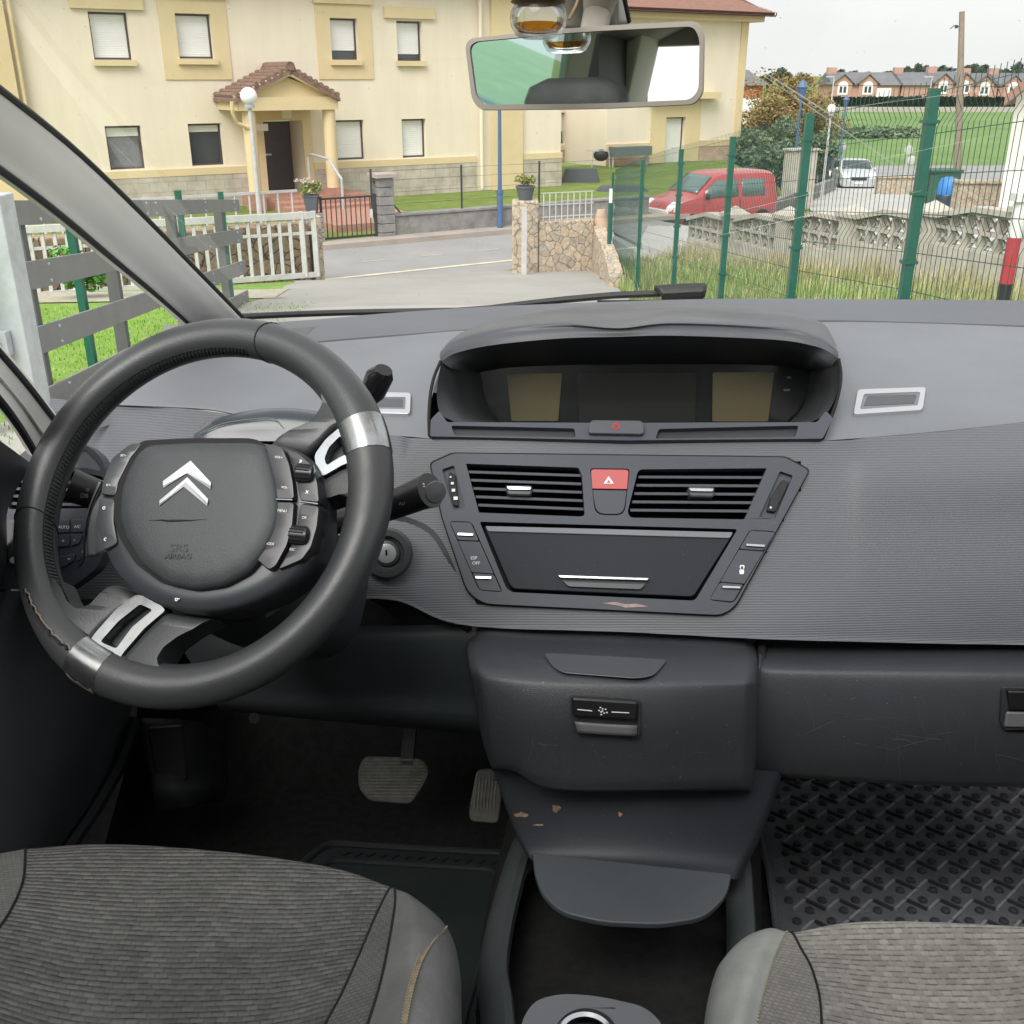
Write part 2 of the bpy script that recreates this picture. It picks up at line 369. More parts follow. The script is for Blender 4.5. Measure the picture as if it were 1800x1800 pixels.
def brick_mat(name, c1, c2, mortar, sc, w=.4, h=.2, rot=0):
    m, t, p = nodes(name); N = t.nodes.new; L = t.links.new; p.inputs['Roughness'].default_value = .9
    tc = N('ShaderNodeTexCoord'); mp = N('ShaderNodeMapping'); mp.inputs['Rotation'].default_value = (R(90), 0, R(rot)); mp.vector_type = 'TEXTURE'; L(tc.outputs['Object'], mp.inputs[0])
    b_ = N('ShaderNodeTexBrick'); b_.inputs['Scale'].default_value = sc; b_.inputs['Brick Width'].default_value = w; b_.inputs['Row Height'].default_value = h; b_.inputs['Mortar Size'].default_value = .012
    b_.inputs['Color1'].default_value = (*c1, 1); b_.inputs['Color2'].default_value = (*c2, 1); b_.inputs['Mortar'].default_value = (*mortar, 1); L(mp.outputs[0], b_.inputs[0])
    n = N('ShaderNodeTexNoise'); n.inputs['Scale'].default_value = 3; n.inputs['Detail'].default_value = 8; L(tc.outputs['Object'], n.inputs[0])
    y = N('ShaderNodeMix'); y.data_type = 'RGBA'; y.blend_type = 'OVERLAY'; y.inputs[0].default_value = .5; L(b_.outputs[0], y.inputs[6]); L(n.outputs[0], y.inputs[7]); L(y.outputs[2], p.inputs['Base Color']); return m
m_base = brick_mat('stone_cladding', (.50, .45, .38), (.44, .39, .32), (.38, .34, .29), 1, .5, .25, 32.2)
m_base2 = brick_mat('pink_stone_cladding', (.52, .37, .26), (.46, .33, .24), (.40, .30, .22), 1, .6, .25, 32.2)
m_brick = mat('orange_brick', (.46, .27, .21), .9, var=.15, vscale=2)
m_slate = mat('slate_roof', (.15, .15, .16), .8, var=.15, vscale=.6)

def grass_mat(name, a, b_, c=None, sc=3):
    m, t, p = nodes(name); N = t.nodes.new; L = t.links.new; p.inputs['Roughness'].default_value = .95; p.inputs['Specular IOR Level'].default_value = .1
    tc = N('ShaderNodeTexCoord'); n = N('ShaderNodeTexNoise'); n.inputs['Scale'].default_value = sc; n.inputs['Detail'].default_value = 9; n.inputs['Roughness'].default_value = .75; L(tc.outputs['Object'], n.inputs[0])
    r = N('ShaderNodeValToRGB'); r.color_ramp.elements[0].position = .35; r.color_ramp.elements[1].position = .68
    r.color_ramp.elements[0].color = (*a, 1); r.color_ramp.elements[1].color = (*b_, 1)
    if c: e = r.color_ramp.elements.new(.52); e.color = (*c, 1)
    L(n.outputs[0], r.inputs[0]); L(r.outputs[0], p.inputs['Base Color'])
    n2 = N('ShaderNodeTexNoise'); n2.inputs['Scale'].default_value = 45; L(tc.outputs['Object'], n2.inputs[0])
    b2 = N('ShaderNodeBump'); b2.inputs['Strength'].default_value = .8; b2.inputs['Distance'].default_value = .03; L(n2.outputs[0], b2.inputs['Height']); L(b2.outputs[0], p.inputs['Normal']); return m
m_lawn = grass_mat('lawn', (.15, .27, .05), (.26, .38, .10), sc=2.5)
m_lawn2 = grass_mat('garden_lawn', (.13, .185, .04), (.25, .29, .09), (.17, .23, .055), sc=1.3)
m_field = grass_mat('field', (.12, .21, .065), (.20, .29, .11), sc=.15)
m_asph = mat('asphalt', (.27, .265, .26), .9, var=.12, vscale=.7, detail=10, bump=.2, bscale=80)
m_conc = mat('drive_concrete', (.36, .35, .325), .9, var=.16, vscale=.55, detail=12, bump=.15, bscale=60, col2=(.28, .27, .25))
m_pave = mat('pavement', (.36, .31, .27), .9, var=.2, vscale=1.2, detail=8)
m_park = mat('parking_concrete', (.44, .43, .41), .9, var=.1, vscale=.8, detail=8)
m_line = mat('road_paint', (.62, .55, .40), .8, var=.25, vscale=3, detail=8)
m_gravel = mat('gravel', (.46, .42, .35), .95, var=.35, vscale=14, detail=8, col2=(.25, .24, .17))

TH = R(57.8); DX, DY = math.sin(TH), math.cos(TH)
def S(s, t, z=0): return Vector((DX * s - DY * t, 24.7 + DY * s + DX * t, z))
def st(x, y): y -= 24.7; return DX * x + DY * y, -DY * x + DX * y
KN = [(19.4, 0), (25.4, 0), (27.5, -.42), (36, -.85), (62, -2.3), (82, -2.3), (128, -.6), (170, .2), (400, 3), (3000, 6)]
def h(x, y):
    if y < 30:
        s_, t_ = st(x, y)
        pl = CAMZ - 1.257 - .1051 * max(y, -12)
        if t_ < -4.7 or y < 19.4:
            v = max(0, min(pl, max(0, (-4.7 - t_)) * .7)) if x < 1.6 else max(0, pl)
            if y < 19.4 or v > 0: return v
    for i in range(len(KN) - 1):
        if y < KN[i + 1][0]:
            a, b_ = KN[i], KN[i + 1]; return a[1] + (b_[1] - a[1]) * max(0, (y - a[0])) / (b_[0] - a[0])
    return 6
def steps(*seg):
    out = []
    for a, b_, n in seg: out += [a + (b_ - a) * i / n for i in range(n)]
    return out + [seg[-1][1]]
ys = steps((-40, -12, 4), (-12, 19.4, 64), (19.4, 26, 14), (26, 36, 10), (36, 62, 13), (62, 82, 5), (82, 128, 12), (128, 170, 6), (170, 400, 8), (400, 2500, 6))
xs = steps((-2000, -200, 4), (-200, -30, 14), (-30, 12, 84), (12, 60, 24), (60, 250, 16), (250, 2000, 4))
b = MB(); b.grid([[Vector((x, y, h(x, y))) for x in xs] for y in ys])
tag(b.build('ground', m_lawn2, base=(0, 0, 0), weld='keep'), 'plain green grass ground reaching from the drive to the hill', 'ground', kind='structure')

def drape(name, m, quad, eps, label, cat='ground', nx=24, ny=40, kind='structure', fn=h, jag=0):
    """ground overlay: quad = near-left, near-right, far-right, far-left (x, y)"""
    b = MB(); a, c, d, e = [Vector((*q, 0)) for q in quad]; G = []
    for i in range(ny + 1):
        l = a.lerp(e, i / ny); r = c.lerp(d, i / ny); row = []
        for j in range(nx + 1):
            q = l.lerp(r, j / nx)
            if jag and j in (0, nx): q.x += (noise.noise(Vector((q.x * .5, q.y * 1.4, j))) * jag)
            row.append(Vector((q.x, q.y, fn(q.x, q.y) + eps)))
        G.append(row)
    b.grid(G); o = b.build(name, m, base=(a.x, a.y, 0)); return tag(o, label, cat, kind=kind)
drape('lawn', m_lawn, [(-14, 1), (-2.0, 1), (-3.3, 17), (-14, 15)], .006, 'bright mown lawn left of the drive behind the board fence', 'lawn')
drape('driveway', m_conc, [(-2.3, -8), (1.42, -8), (1.5, 19.3), (-3.5, 17.4)], .012, 'pale worn concrete drive sloping down to the street', 'driveway', ny=100, jag=.15)
drape('gravel_path', m_gravel, [(-12, 11.2), (-12, 12.8), (-3.2, 14.8), (-3.1, 13.4)], .02, 'pale gravel strip crossing the grass left of the drive', 'path', nx=16, jag=.3)
# street
b = MB(); b.grid([[S(s_, t_, .006 + (0 if s_ < 5 else h(*S(s_, t_)[:2]))) for s_ in steps((-22, 16, 38))] for t_ in steps((-4.7, -.55, 8))])
tag(b.build('street', m_asph, base=(0, 22, 0)), 'grey asphalt street running across beyond the gate', 'street', kind='structure')
b = MB(); b.grid([[S(s_, t_, .11) for s_ in steps((-22, 5, 27))] for t_ in (-.55, .02)]); b.grid([[S(s_, -.55, z_) for s_ in steps((-22, 5, 27))] for z_ in (.0, .11)])
tag(b.build('pavement', m_pave, base=(0, 23.5, 0)), 'narrow reddish pavement at the foot of the low garden wall', 'pavement', kind='structure')
b = MB(); b.grid([[S(s_, t_, .012) for s_ in steps((-20, 3.5, 24))] for t_ in (-3.75, -3.62)])
for i in range(14): b.grid([[S(s_, t_, .012) for s_ in (-14 + i * 1.3, -13.5 + i * 1.3)] for t_ in (-2.33, -2.29)])
tag(b.build('road_marking', m_line, base=(0, 22, 0)), 'faded cream edge line and dashes painted on the street', 'road marking', kind='structure')
drape('parking_area', m_park, [(1.75, 17.6), (3.35, 20.9), (14, 36), (3.6, 27)], .02, 'pale concrete parking strip behind the green mesh fence', 'parking', ny=40)
drape('side_road', m_park, [(6.5, 20), (13, 20), (23, 62), (16, 62)], .03, 'pale side road leading down to the silver car', 'road', ny=60)
drape('side_road', m_asph, [(13.5, 60), (60, 60), (60, 75), (17, 75)], .04, 'grey road running across the foot of the field', 'road', ny=20)
drape('field', m_field, [(14, 74), (120, 74), (150, 132), (20, 132)], .05, 'green sloping field behind the mesh fence below the hedge', 'field', ny=40)
drape('verge', m_lawn2, [(1.55, 3), (9.5, 3), (3.5, 20.4), (1.6, 17.2)], .02, 'rough green verge between mesh fence and openwork wall', 'verge', ny=40)

# ---- garden lawn of the flats (level slab behind the low wall)
b = MB(); P = [(-22, .25), (4.1, .25), (4.6, 1.4), (10.5, 2.4), (17, 10), (20, 14.5), (-22, 14.5)]
b.prism([S(a, c, .03) for a, c in P], [S(a, c, -1.6) for a, c in P], back=False)
tag(b.build('garden_lawn', m_lawn2, smooth=False, base=(0, 25, 0)), 'level green lawn between the low wall and the yellow flats', 'lawn', kind='structure')

# ---- facades
def facade_plane(t_, s0=0): return PL(S(s0, t_, 0), (DX, DY, 0), (0, 0, 1), pit=PIT_W)
def rect_on(pl, r):
    x0, y0, x1, y1 = r; ym = (y0 + y1) / 2; xm = (x0 + x1) / 2
    return pl.loc(x0, ym)[0], pl.loc(x1, ym)[0], pl.loc(xm, y1)[1], pl.loc(xm, y0)[1]
def wall_holes(b, pl, a0, a1, z0, z1, holes, dep=.22, off=0):
    A = sorted({a0, a1} | {q for hh in holes for q in hh[:2] if a0 < q < a1}); Z = sorted({z0, z1} | {q for hh in holes for q in hh[2:4] if z0 < q < z1})
    for i in range(len(A) - 1):
        for j in range(len(Z) - 1):
            ca, cz = (A[i] + A[i + 1]) / 2, (Z[j] + Z[j + 1]) / 2
            if any(hh[0] < ca < hh[1] and hh[2] < cz < hh[3] for hh in holes): continue
            b.add([pl.pt(A[i], Z[j], off), pl.pt(A[i + 1], Z[j], off), pl.pt(A[i + 1], Z[j + 1], off), pl.pt(A[i], Z[j + 1], off)], [(0, 1, 2, 3)])
    for hh in holes:
        d = hh[4] if len(hh) > 4 else dep; c = [(hh[0], hh[2]), (hh[1], hh[2]), (hh[1], hh[3]), (hh[0], hh[3])]
        for k in range(4):
            p, q = c[k], c[(k + 1) % 4]
            b.add([pl.pt(*p, off), pl.pt(*q, off), pl.pt(*q, off - d), pl.pt(*p, off - d)], [(0, 1, 2, 3)])
def window(pl, hh, parent, shut=1.0, d=.2, dark=True):
    """frame + roller shutter covering the top fraction `shut` + pane"""
    a0, a1, z0, z1 = hh[:4]; w = .05; b = MB()
    b.boxpl(pl, a0, a0 + w, z0, z1, -d, -d + .06); b.boxpl(pl, a1 - w, a1, z0, z1, -d, -d + .06); b.boxpl(pl, a0 + w, a1 - w, z1 - w, z1, -d, -d + .06); b.boxpl(pl, a0 + w, a1 - w, z0, z0 + w, -d, -d + .06)
    f = b.build('window', m_brown, parent, smooth=False)
    zs_ = z1 - w - (z1 - z0 - 2 * w) * shut
    if shut < .99: p = MB().boxpl(pl, a0 + w, a1 - w, z0 + w, zs_, -d - .03, -d + .005).build('pane', m_pane if dark else m_screen, f, smooth=False)
    if shut > .01:
        b = MB(); n = max(3, int((z1 - w - zs_) / .05)); hh_ = (z1 - w - zs_) / n
        for i in range(n): b.boxpl(pl, a0 + w, a1 - w, zs_ + i * hh_ + .004, zs_ + (i + 1) * hh_, -d - .02, -d + .035 + .004 * (i % 2))
        b.build('shutter', m_white, f, smooth=False)
    return f
def roof_hip(b, pl, a0, a1, n0, n1, z, rise, over=.45):
    """hipped roof over the rectangle a0..a1 x n0..n1 of plane coordinates (n runs away from the eye)"""
    A0, A1, N0, N1 = a0 - over, a1 + over, n0 + over, n1 - over; c = (N0 + N1) / 2; hw = (N0 - N1) / 2
    q = [pl.pt(A0, z, N0), pl.pt(A1, z, N0), pl.pt(A1, z, N1), pl.pt(A0, z, N1), pl.pt(A0 + hw, z + rise, c), pl.pt(A1 - hw, z + rise, c)]
    b.add(q, [(0, 1, 5, 4), (1, 2, 5), (2, 3, 4, 5), (3, 0, 4), (3, 2, 1, 0)])
def tile_rows(b, p0, p1, p2, p3, n, r=.07):
    """half-round tile courses from eave edge p0-p1 up to ridge edge p3-p2"""
    for i in range(n):
        f = (i + .5) / n; b.tube([p0.lerp(p1, f), p3.lerp(p2, f)], r, 6, caps=True)

# left block
F1 = facade_plane(8.0); 
E1 = F1.loc(985, 300)[0]; L1 = F1.loc(18, 100)[0]
bl = thing('apartment_building', 'long cream block of flats with yellow trim, porch and white roller shutters', 'building', S(-3, 8, 0))
wins = [((160, 21, 228, 105), 1.0, 0, 1), ((311, 24, 373, 103), 1.0, 1, 1), ((581, 32, 629, 105), .80, 1, 1), ((698, 37, 742, 107), .86, 0, 1),
        ((189, 221, 252, 298), .22, 0, 0), ((334, 217, 392, 291), .17, 0, 0), ((592, 211, 641, 281), 1.0, 0, 1), ((707, 209, 749, 277), 1.0, 0, 1)]
holes = [rect_on(F1, w[0]) for w in wins]
door = (*rect_on(F1, (467, 212, 535, 348)), 1.0); zb = F1.loc(700, 281)[1]; ztop = F1.loc(500, 105)[1] + 2.2
b = MB(); wall_holes(b, F1, L1 - 14, E1, 0, ztop, holes + [door])
for n_ in (0, -10): pass
b.add([F1.pt(E1, 0, 0), F1.pt(E1, 0, -6.3), F1.pt(E1, ztop, -6.3), F1.pt(E1, ztop, 0)], [(0, 1, 2, 3)])
b.add([F1.pt(L1 - 14, 0, 0), F1.pt(L1 - 14, 0, -11), F1.pt(L1 - 14, ztop, -11), F1.pt(L1 - 14, ztop, 0)], [(0, 1, 2, 3)])
b.build('wall', m_cream, bl, smooth=False)
for (w, sh, tr, dk), hh in zip(wins, holes):
    f = window(F1, hh, bl, sh, dark=(dk == 1 or w[0] > 300))
    a0, a1, z0, z1 = hh; up = z0 > zb + 1.5
    if up:
        b = MB()
        if tr:
            wd = .42; b.boxpl(F1, a0 - wd, a0, z0 - .5, z1 + .35, 0, .03); b.boxpl(F1, a1, a1 + wd, z0 - .5, z1 + .35, 0, .03); b.boxpl(F1, a0, a1, z1, z1 + .35, 0, .03); b.boxpl(F1, a0, a1, z0 - .5, z0, 0, .03)
        if tr: b.build('window_surround', m_yel, bl, smooth=False)
        ex = .46 if tr else .40; b = MB()
        b.boxpl(F1, a0 - ex, a1 + ex, z1 + (.35 if tr else .06), z1 + (.60 if tr else .36), 0, .10); b.build('lintel', m_yel, bl, smooth=False); b = MB()
        b.boxpl(F1, a0 - .06, a1 + .06, z0 - .14, z0 - .004, .031, .12)
        b.build('window_sill', m_yel, bl, smooth=False)
b = MB(); pd0, pd1 = F1.loc(436, 300)[0], F1.loc(552, 300)[0]
hb = [q for q in holes if q[2] < zb] 
for a0, a1 in ((L1 + 1.0, pd0), (pd1, F1.loc(836, 290)[0])): b.boxpl(F1, a0, a1, zb - .16, zb + .02, 0, .06)
a0 = F1.loc(918, 272)[0]; b.boxpl(F1, a0, E1 + .03, zb - .16, zb + .02, 0, .06)
b.build('wall_band', m_yel, bl, smooth=False)
b = MB()
for a0, a1 in ((L1 + 1.0, pd0), (pd1, F1.loc(836, 290)[0]), (F1.loc(918, 272)[0], E1 + .02)): b.boxpl(F1, a0, a1, 0.02, zb - .162, 0, .05)
b.build('stone_base', m_base, bl, smooth=False)
a0, a1 = F1.loc(862, 200)[0], F1.loc(916, 200)[0]
MB().boxpl(F1, a0, a1, .02, ztop - .01, 0, .12).build('pilaster', m_yel, bl, smooth=False)
MB().boxpl(F1, L1 - 6, L1, .02, ztop - .01, 0, .25).build('pilaster', m_yel, bl, smooth=False)
for px, py, mm in ((842, 200, m_cream), (29, 100, m_yel)):
    a = F1.loc(px, py)[0]; MB().tube([F1.pt(a, .1, .14), F1.pt(a, ztop, .14)], .055, 8).build('drainpipe', mm, bl)
b = MB(); roof_hip(b, F1, L1 - 14, E1, 0, -6.3, ztop, 1.4, .7); b.build('roof', m_tile, bl, smooth=False)
# door and its surround
b = MB(); dz1 = door[3]; dm = door[0] + (door[1] - door[0]) * .98
b.boxpl(F1, door[0], door[1], .2, dz1 - .05, -1.0, -.93); dl = b.build('door', mat('brown_door', (.05, .035, .035), .4, var=.2, vscale=4), bl, smooth=False)
MB().boxpl(F1, door[0] + .3, door[0] + .5, 1.25, 1.3, -.93, -.89).build('handle', m_galv, dl, smooth=False)
b = MB(); b.boxpl(F1, pd0, door[0], .05, dz1 + .55, 0, .04); b.boxpl(F1, door[1], pd1, .05, dz1 + .55, 0, .04); b.boxpl(F1, door[0], door[1], dz1, dz1 + .55, 0, .04)
b.build('door_surround', m_yel, bl, smooth=False)
b = MB(); b.boxpl(F1, door[0] + .55, door[1] - .3, dz1 + .06, dz1 + .36, .04, .06); b.build('door_sign', m_white, bl, smooth=False)
b = MB(); q = F1.loc(508, 218)[0]; a = F1.loc(459, 226); b.boxpl(F1, a[0] - .22, a[0] + .18, a[1] - .06, a[1] + .12, .04, .055); b.build('door_sign', m_white, bl, smooth=False)
# porch
F2 = facade_plane(6.5)
def col(px, y0, y1):
    a, z1 = F2.loc(px, y0); z0 = .25; b = MB(); b.tube([F2.pt(a, z0 + .28, 0), F2.pt(a, z1, 0)], .17, 14)
    c = b.build('porch_column', m_yel, bl); MB().boxpl(F2, a - .2, a + .2, z0 - .2, z0 + .279, -.2, .2).build('column_base', m_terra, c, smooth=False); return a, z1
ca, cz = col(436, 193, 350); cb, cz2 = col(577, 190, 350)
cz = cz - .02; lo = F2.loc(400, 190)[0]; hi = F2.loc(600, 190)[0]; ap = F2.loc(492, 128); mid = (ca + cb) / 2 
zl = cz; eh = .32
b = MB(); b.boxpl(F2, ca - .32, cb + .2, zl, zl + eh, -1.49, .22); 
za = zl + eh
tri = [(ca - .28, za), (cb + .16, za), (mid, za + .46)]
b.prism([F2.pt(x, z, .10) for x, z in tri], [F2.pt(x, z, -1.49) for x, z in tri])
for sg, x0 in ((1, ca - .38), (-1, cb + .2)):
    p = F2.pt(x0, za - .02, .2); q = F2.pt(mid, za + .58, .2); b.bar(p, q, .2, .14)
b.build('porch_gable', m_yel, bl, smooth=False)
b = MB()
for sg, x0 in ((1, ca - .42), (-1, cb + .22)):
    e0, e1 = F2.pt(x0, za - .03, .34), F2.pt(x0, za - .03, -1.49); r0, r1 = F2.pt(mid, za + .66, .34), F2.pt(mid, za + .66, -1.49)
    b.prism([e0, e1, r1, r0], [v - Vector((0, 0, .09)) for v in (e0, e1, r1, r0)])
    n = 9
    for i in range(n):
        f = (i + .5) / n; c = e0.lerp(r0, f) + Vector((0, 0, .04)); d = e1.lerp(r1, f) + Vector((0, 0, .04)); b.tube([c, d], .07, 8)
b.tube([F2.pt(mid, za + .73, .38), F2.pt(mid, za + .73, -1.48)], .11, 8)
b.build('porch_roof', m_ptile, bl)
b = MB(); x0 = ca - .5; b.tube([F2.pt(x0, za - .1, .3), F2.pt(x0, za - .35, .28), F2.pt(x0 + .12, za - .6, .15), F2.pt(ca, za - .75, .15)], .05, 8); b.build('gutter_pipe', m_yel, bl)
# entrance steps (their own terracotta flight) and handrail
es = MB(); sa0, sa1 = F1.loc(462, 348)[0] - .6, F1.loc(560, 348)[0] + .8
for i in range(5):
    es.boxpl(F1, sa0 + .35 * (i if i < 1 else 1), sa1, -.02, .33 - i * .075, 0.055 if i == 0 else 1.0 + i * .55, 1.55 + i * .55 - .0)
es.boxpl(F1, sa0, sa1 - .5, .0, .2, 3.75, 6.5)
tag(es.build('entrance_steps', m_terra, smooth=False), 'broad terracotta steps climbing to the porch of the flats', 'steps')
b = MB(); hx = F1.loc(515, 300)[0]
b.tube([F1.pt(hx, .3, 1.2), F1.pt(hx, 1.35, 1.2), F1.pt(hx, 1.4, 1.5), F1.pt(hx, 1.35, 2.6), F1.pt(hx, .9, 3.4), F1.pt(hx, .1, 3.4)], .035, 8)
tag(b.build('handrail', m_galv), 'pale tubular handrail at the porch steps', 'handrail')

# middle and right block
F3 = facade_plane(16.5); F4 = facade_plane(13.6)
bm_ = thing('apartment_building', 'cream and pink stone block of flats with red tiled roof right of the mirror', 'building', S(16, 14, 0))
a0, a1 = F3.loc(960, 250)[0] - 3, F3.loc(1075, 250)[0] + 1; w = rect_on(F3, (981, 198, 1002, 252)); zt = F4.loc(1200, 30)[1]; z0 = 0; zb3 = F3.loc(1020, 256)[1]
b = MB(); wall_holes(b, F3, a0, a1, 0, zt, [w]); b.build('wall', m_cream, bm_, smooth=False); window(F3, w, bm_, .62)
b = MB(); b.boxpl(F3, a0, a1, .02, zb3 - .14, 0, .05); b.build('stone_base', m_base2, bm_, smooth=False)
b = MB(); b.boxpl(F3, a0, a1, zb3 - .138, zb3 + .05, 0, .06); b.build('wall_band', m_yel, bm_, smooth=False)
c0, c1 = F4.loc(1066, 250)[0], F4.loc(1300, 220)[0]; dr = rect_on(F4, (1168, 206, 1202, 289)); zb4 = F4.loc(1200, 250)[1]
sv = rect_on(F4, (1150, 60, 1190, 130))
b = MB(); wall_holes(b, F4, c0, c1, 0, zt, [dr])
for a in (c0, c1): b.add([F4.pt(a, 0, 0), F4.pt(a, 0, -12), F4.pt(a, zt, -12), F4.pt(a, zt, 0)], [(0, 1, 2, 3)])
b.add([F4.pt(c0, 0, -12), F4.pt(c1, 0, -12), F4.pt(c1, zt, -12), F4.pt(c0, zt, -12)], [(0, 1, 2, 3)])
b.build('wall', m_cream, bm_, smooth=False); window(F4, dr, bm_, 1.0)
b = MB(); wd = .8
b.boxpl(F4, dr[0] - wd, dr[0], .05, dr[3] + .7, 0, .05); b.boxpl(F4, dr[1], dr[1] + wd, .05, dr[3] + .7, 0, .05); b.boxpl(F4, dr[0], dr[1], dr[3], dr[3] + .7, 0, .05)
b.boxpl(F4, dr[0] - wd - .3, dr[1] + wd + .7, dr[3] + .7, dr[3] + .95, 0, .45); b.build('door_surround', m_yel, bm_, smooth=False)
b = MB(); b.boxpl(F4, c0, dr[0] - wd, .02, zb4 - .2, 0, .06); b.boxpl(F4, dr[1] + wd, c1, .02, zb4 - .2, 0, .06); b.build('stone_base', m_base2, bm_, smooth=False)
b = MB(); b.boxpl(F4, c0, dr[0] - wd, zb4 - .198, zb4 + .04, 0, .08); b.boxpl(F4, dr[1] + wd, c1, zb4 - .198, zb4 + .04, 0, .08)
b.boxpl(F4, c0 - .5, c1 + .5, zt - .1, zt + .12, -12.4, .45); b.boxpl(F4, c1 - .35, c1 + .03, zb4 + .05, zt - .11, -.05, .06); b.build('wall_band', m_yel, bm_, smooth=False)
a = F4.loc(1050, 240)[0]; MB().tube([F4.pt(a, .1, -2.7), F4.pt(a, zt, -2.7)], .07, 8).build('drainpipe', m_yel, bm_)
b = MB(); roof_hip(b, F4, c0, c1, 0, -12, zt + .125, 3.0, .8); rf = b.build('roof', m_tile, bm_, smooth=False)
b = MB(); e0, e1 = F4.pt(c0 - .8, zt + .16, .8), F4.pt(c1 + .8, zt + .16, .8); hw = 6.8
for i in range(64):
    f = (i + .5) / 64; x = c0 - .8 + (c1 - c0 + 1.6) * f; lim = min(1, min(x - (c0 - .8), (c1 + .8) - x) / hw)
    b.tube([F4.pt(x, zt + .16, .8), F4.pt(x, zt + .16 + 3.0 * lim, .8 - hw * lim)], .10, 6, caps=False)
b.build('tile_course', m_tile, rf)
# ================================================================== street furniture, walls, fences
def hz(x, y): return h(x, y)
# low garden wall of grey blocks
b = MB(); ws = [st(*Wd(x, y, 1 * Y)[:2])[0] for x, y, Y in ((662, 400, 23.3),)][0]
b.prism([S(a, c, .50) for a, c in ((ws + .25, .0), (4.1, .0), (4.1, .22), (ws + .25, .22))], [S(a, c, -.9) for a, c in ((ws + .25, .0), (4.1, .0), (4.1, .22), (ws + .25, .22))])
b.prism([S(a, c, .56) for a, c in ((ws + .25, -.03), (4.12, -.03), (4.12, .25), (ws + .25, .25))], [S(a, c, .503) for a, c in ((ws + .25, -.03), (4.12, -.03), (4.12, .25), (ws + .25, .25))])
tag(b.build('low_wall', m_block, smooth=False, bevel=.01), 'low stained grey block wall along the garden of the flats', 'wall')
b = MB(); k = 26; Rr = []
b.prism([S(a, c, .50) for a, c in ((-22, .0), (ws - 1.75, .0), (ws - 1.75, .22), (-22, .22))], [S(a, c, -.1) for a, c in ((-22, .0), (ws - 1.75, .0), (ws - 1.75, .22), (-22, .22))])
tag(b.build('low_wall', m_block, smooth=False, bevel=.01), 'low grey garden wall left of the dark pedestrian gate', 'wall')
b = MB()
for i in range(40):
    a = -14 + i * .3
    if a < ws - 1.9: b.bar(S(a, .1, .5), S(a, .1, 1.15), .035, .035)
b.bar(S(-14.3, .1, 1.15), S(ws - 1.9, .1, 1.15), .05, .05); tag(b.build('garden_railing', m_wpaint, smooth=False), 'thin white railing on the garden wall left of the pedestrian gate', 'railing')
def pillar(name, a, t_, w, hgt, m, label, cap=True):
    r = thing(name, label, 'pillar', S(a, t_, 0)); b = MB(); hh = hgt / 7
    for i in range(7): b.prism([S(a + x * w, t_ + y * w, hh * (i + 1) - .012) for x, y in ((-.5, -.5), (.5, -.5), (.5, .5), (-.5, .5))], [S(a + x * w, t_ + y * w, hh * i) for x, y in ((-.5, -.5), (.5, -.5), (.5, .5), (-.5, .5))])
    b.build('shaft', m, r, smooth=False, bevel=.012)
    if cap: b = MB(); w += .14; b.prism([S(a + x * w, t_ + y * w, hgt + .09) for x, y in ((-.5, -.5), (.5, -.5), (.5, .5), (-.5, .5))], [S(a + x * w, t_ + y * w, hgt) for x, y in ((-.5, -.5), (.5, -.5), (.5, .5), (-.5, .5))]); b.build('cap', m_pave, r, smooth=False, bevel=.01)
    return r
pillar('gate_pillar', ws + .05, .1, .36, 1.32, m_block, 'pale block pillar with flat cap right of the dark pedestrian gate')
pillar('gate_pillar', ws - 1.6, .1, .36, .70, m_block, 'low block pillar under the pot of pale flowers', False)
# pedestrian gate
r = thing('pedestrian_gate', 'dark bar gate closing the garden steps of the flats', 'gate', S(ws - .8, .1, 0)); b = MB()
g0, g1 = ws - 1.4, ws - .16
for z_ in (.14, .95): b.bar(S(g0, .1, z_), S(g1, .1, z_), .04, .04)
for a in (g0, g1): b.bar(S(a, .1, .1), S(a, .1, 1.0), .05, .05)
b.build('gate_frame', m_dark, r, smooth=False); b = MB()
for i in range(1, 11): a = g0 + (g1 - g0) * i / 11; b.bar(S(a, .1, .16), S(a, .1, .94), .02, .03)
b.build('bars', m_dark, r, smooth=False); MB().box(S(g1 - .12, .03, .6), (.06, .04, .18)).build('lock', m_wpaint, r, smooth=False)
# garden fence: thin posts and wire strands
r = thing('wire_fence', 'slim dark posts with wire strands on the low garden wall', 'fence', S(3, .1, .5)); 
for i, px in enumerate((656, 813, 948)):
    d = ray(px, 380, PIT_W); Y = 24.7 + .1; 
    a = [q for q in [None]]; 
    # intersection of the pixel column with the wall line
    u = d.x / d.y; tY = (24.7 * .8463 + .1) / (.8463 - .5329 * u); x_, y_ = u * tY, tY; s_ = st(x_, y_)[0]
    MB().bar(S(s_, .12, .5), S(s_, .12, 1.5), .045, .045).build('post', m_dark, r, smooth=False)
    if i == 0: MB().bar(S(s_ + .05, .12, 1.25), S(s_ + .7, .12, .52), .03, .03).build('brace', m_dark, r, smooth=False)
b = MB()
for z_ in (.75, 1.0, 1.25, 1.45): b.bar(S(ws + .3, .12, z_), S(4.0, .12, z_), .006, .006)
b.build('wire', m_dark, r, smooth=False)

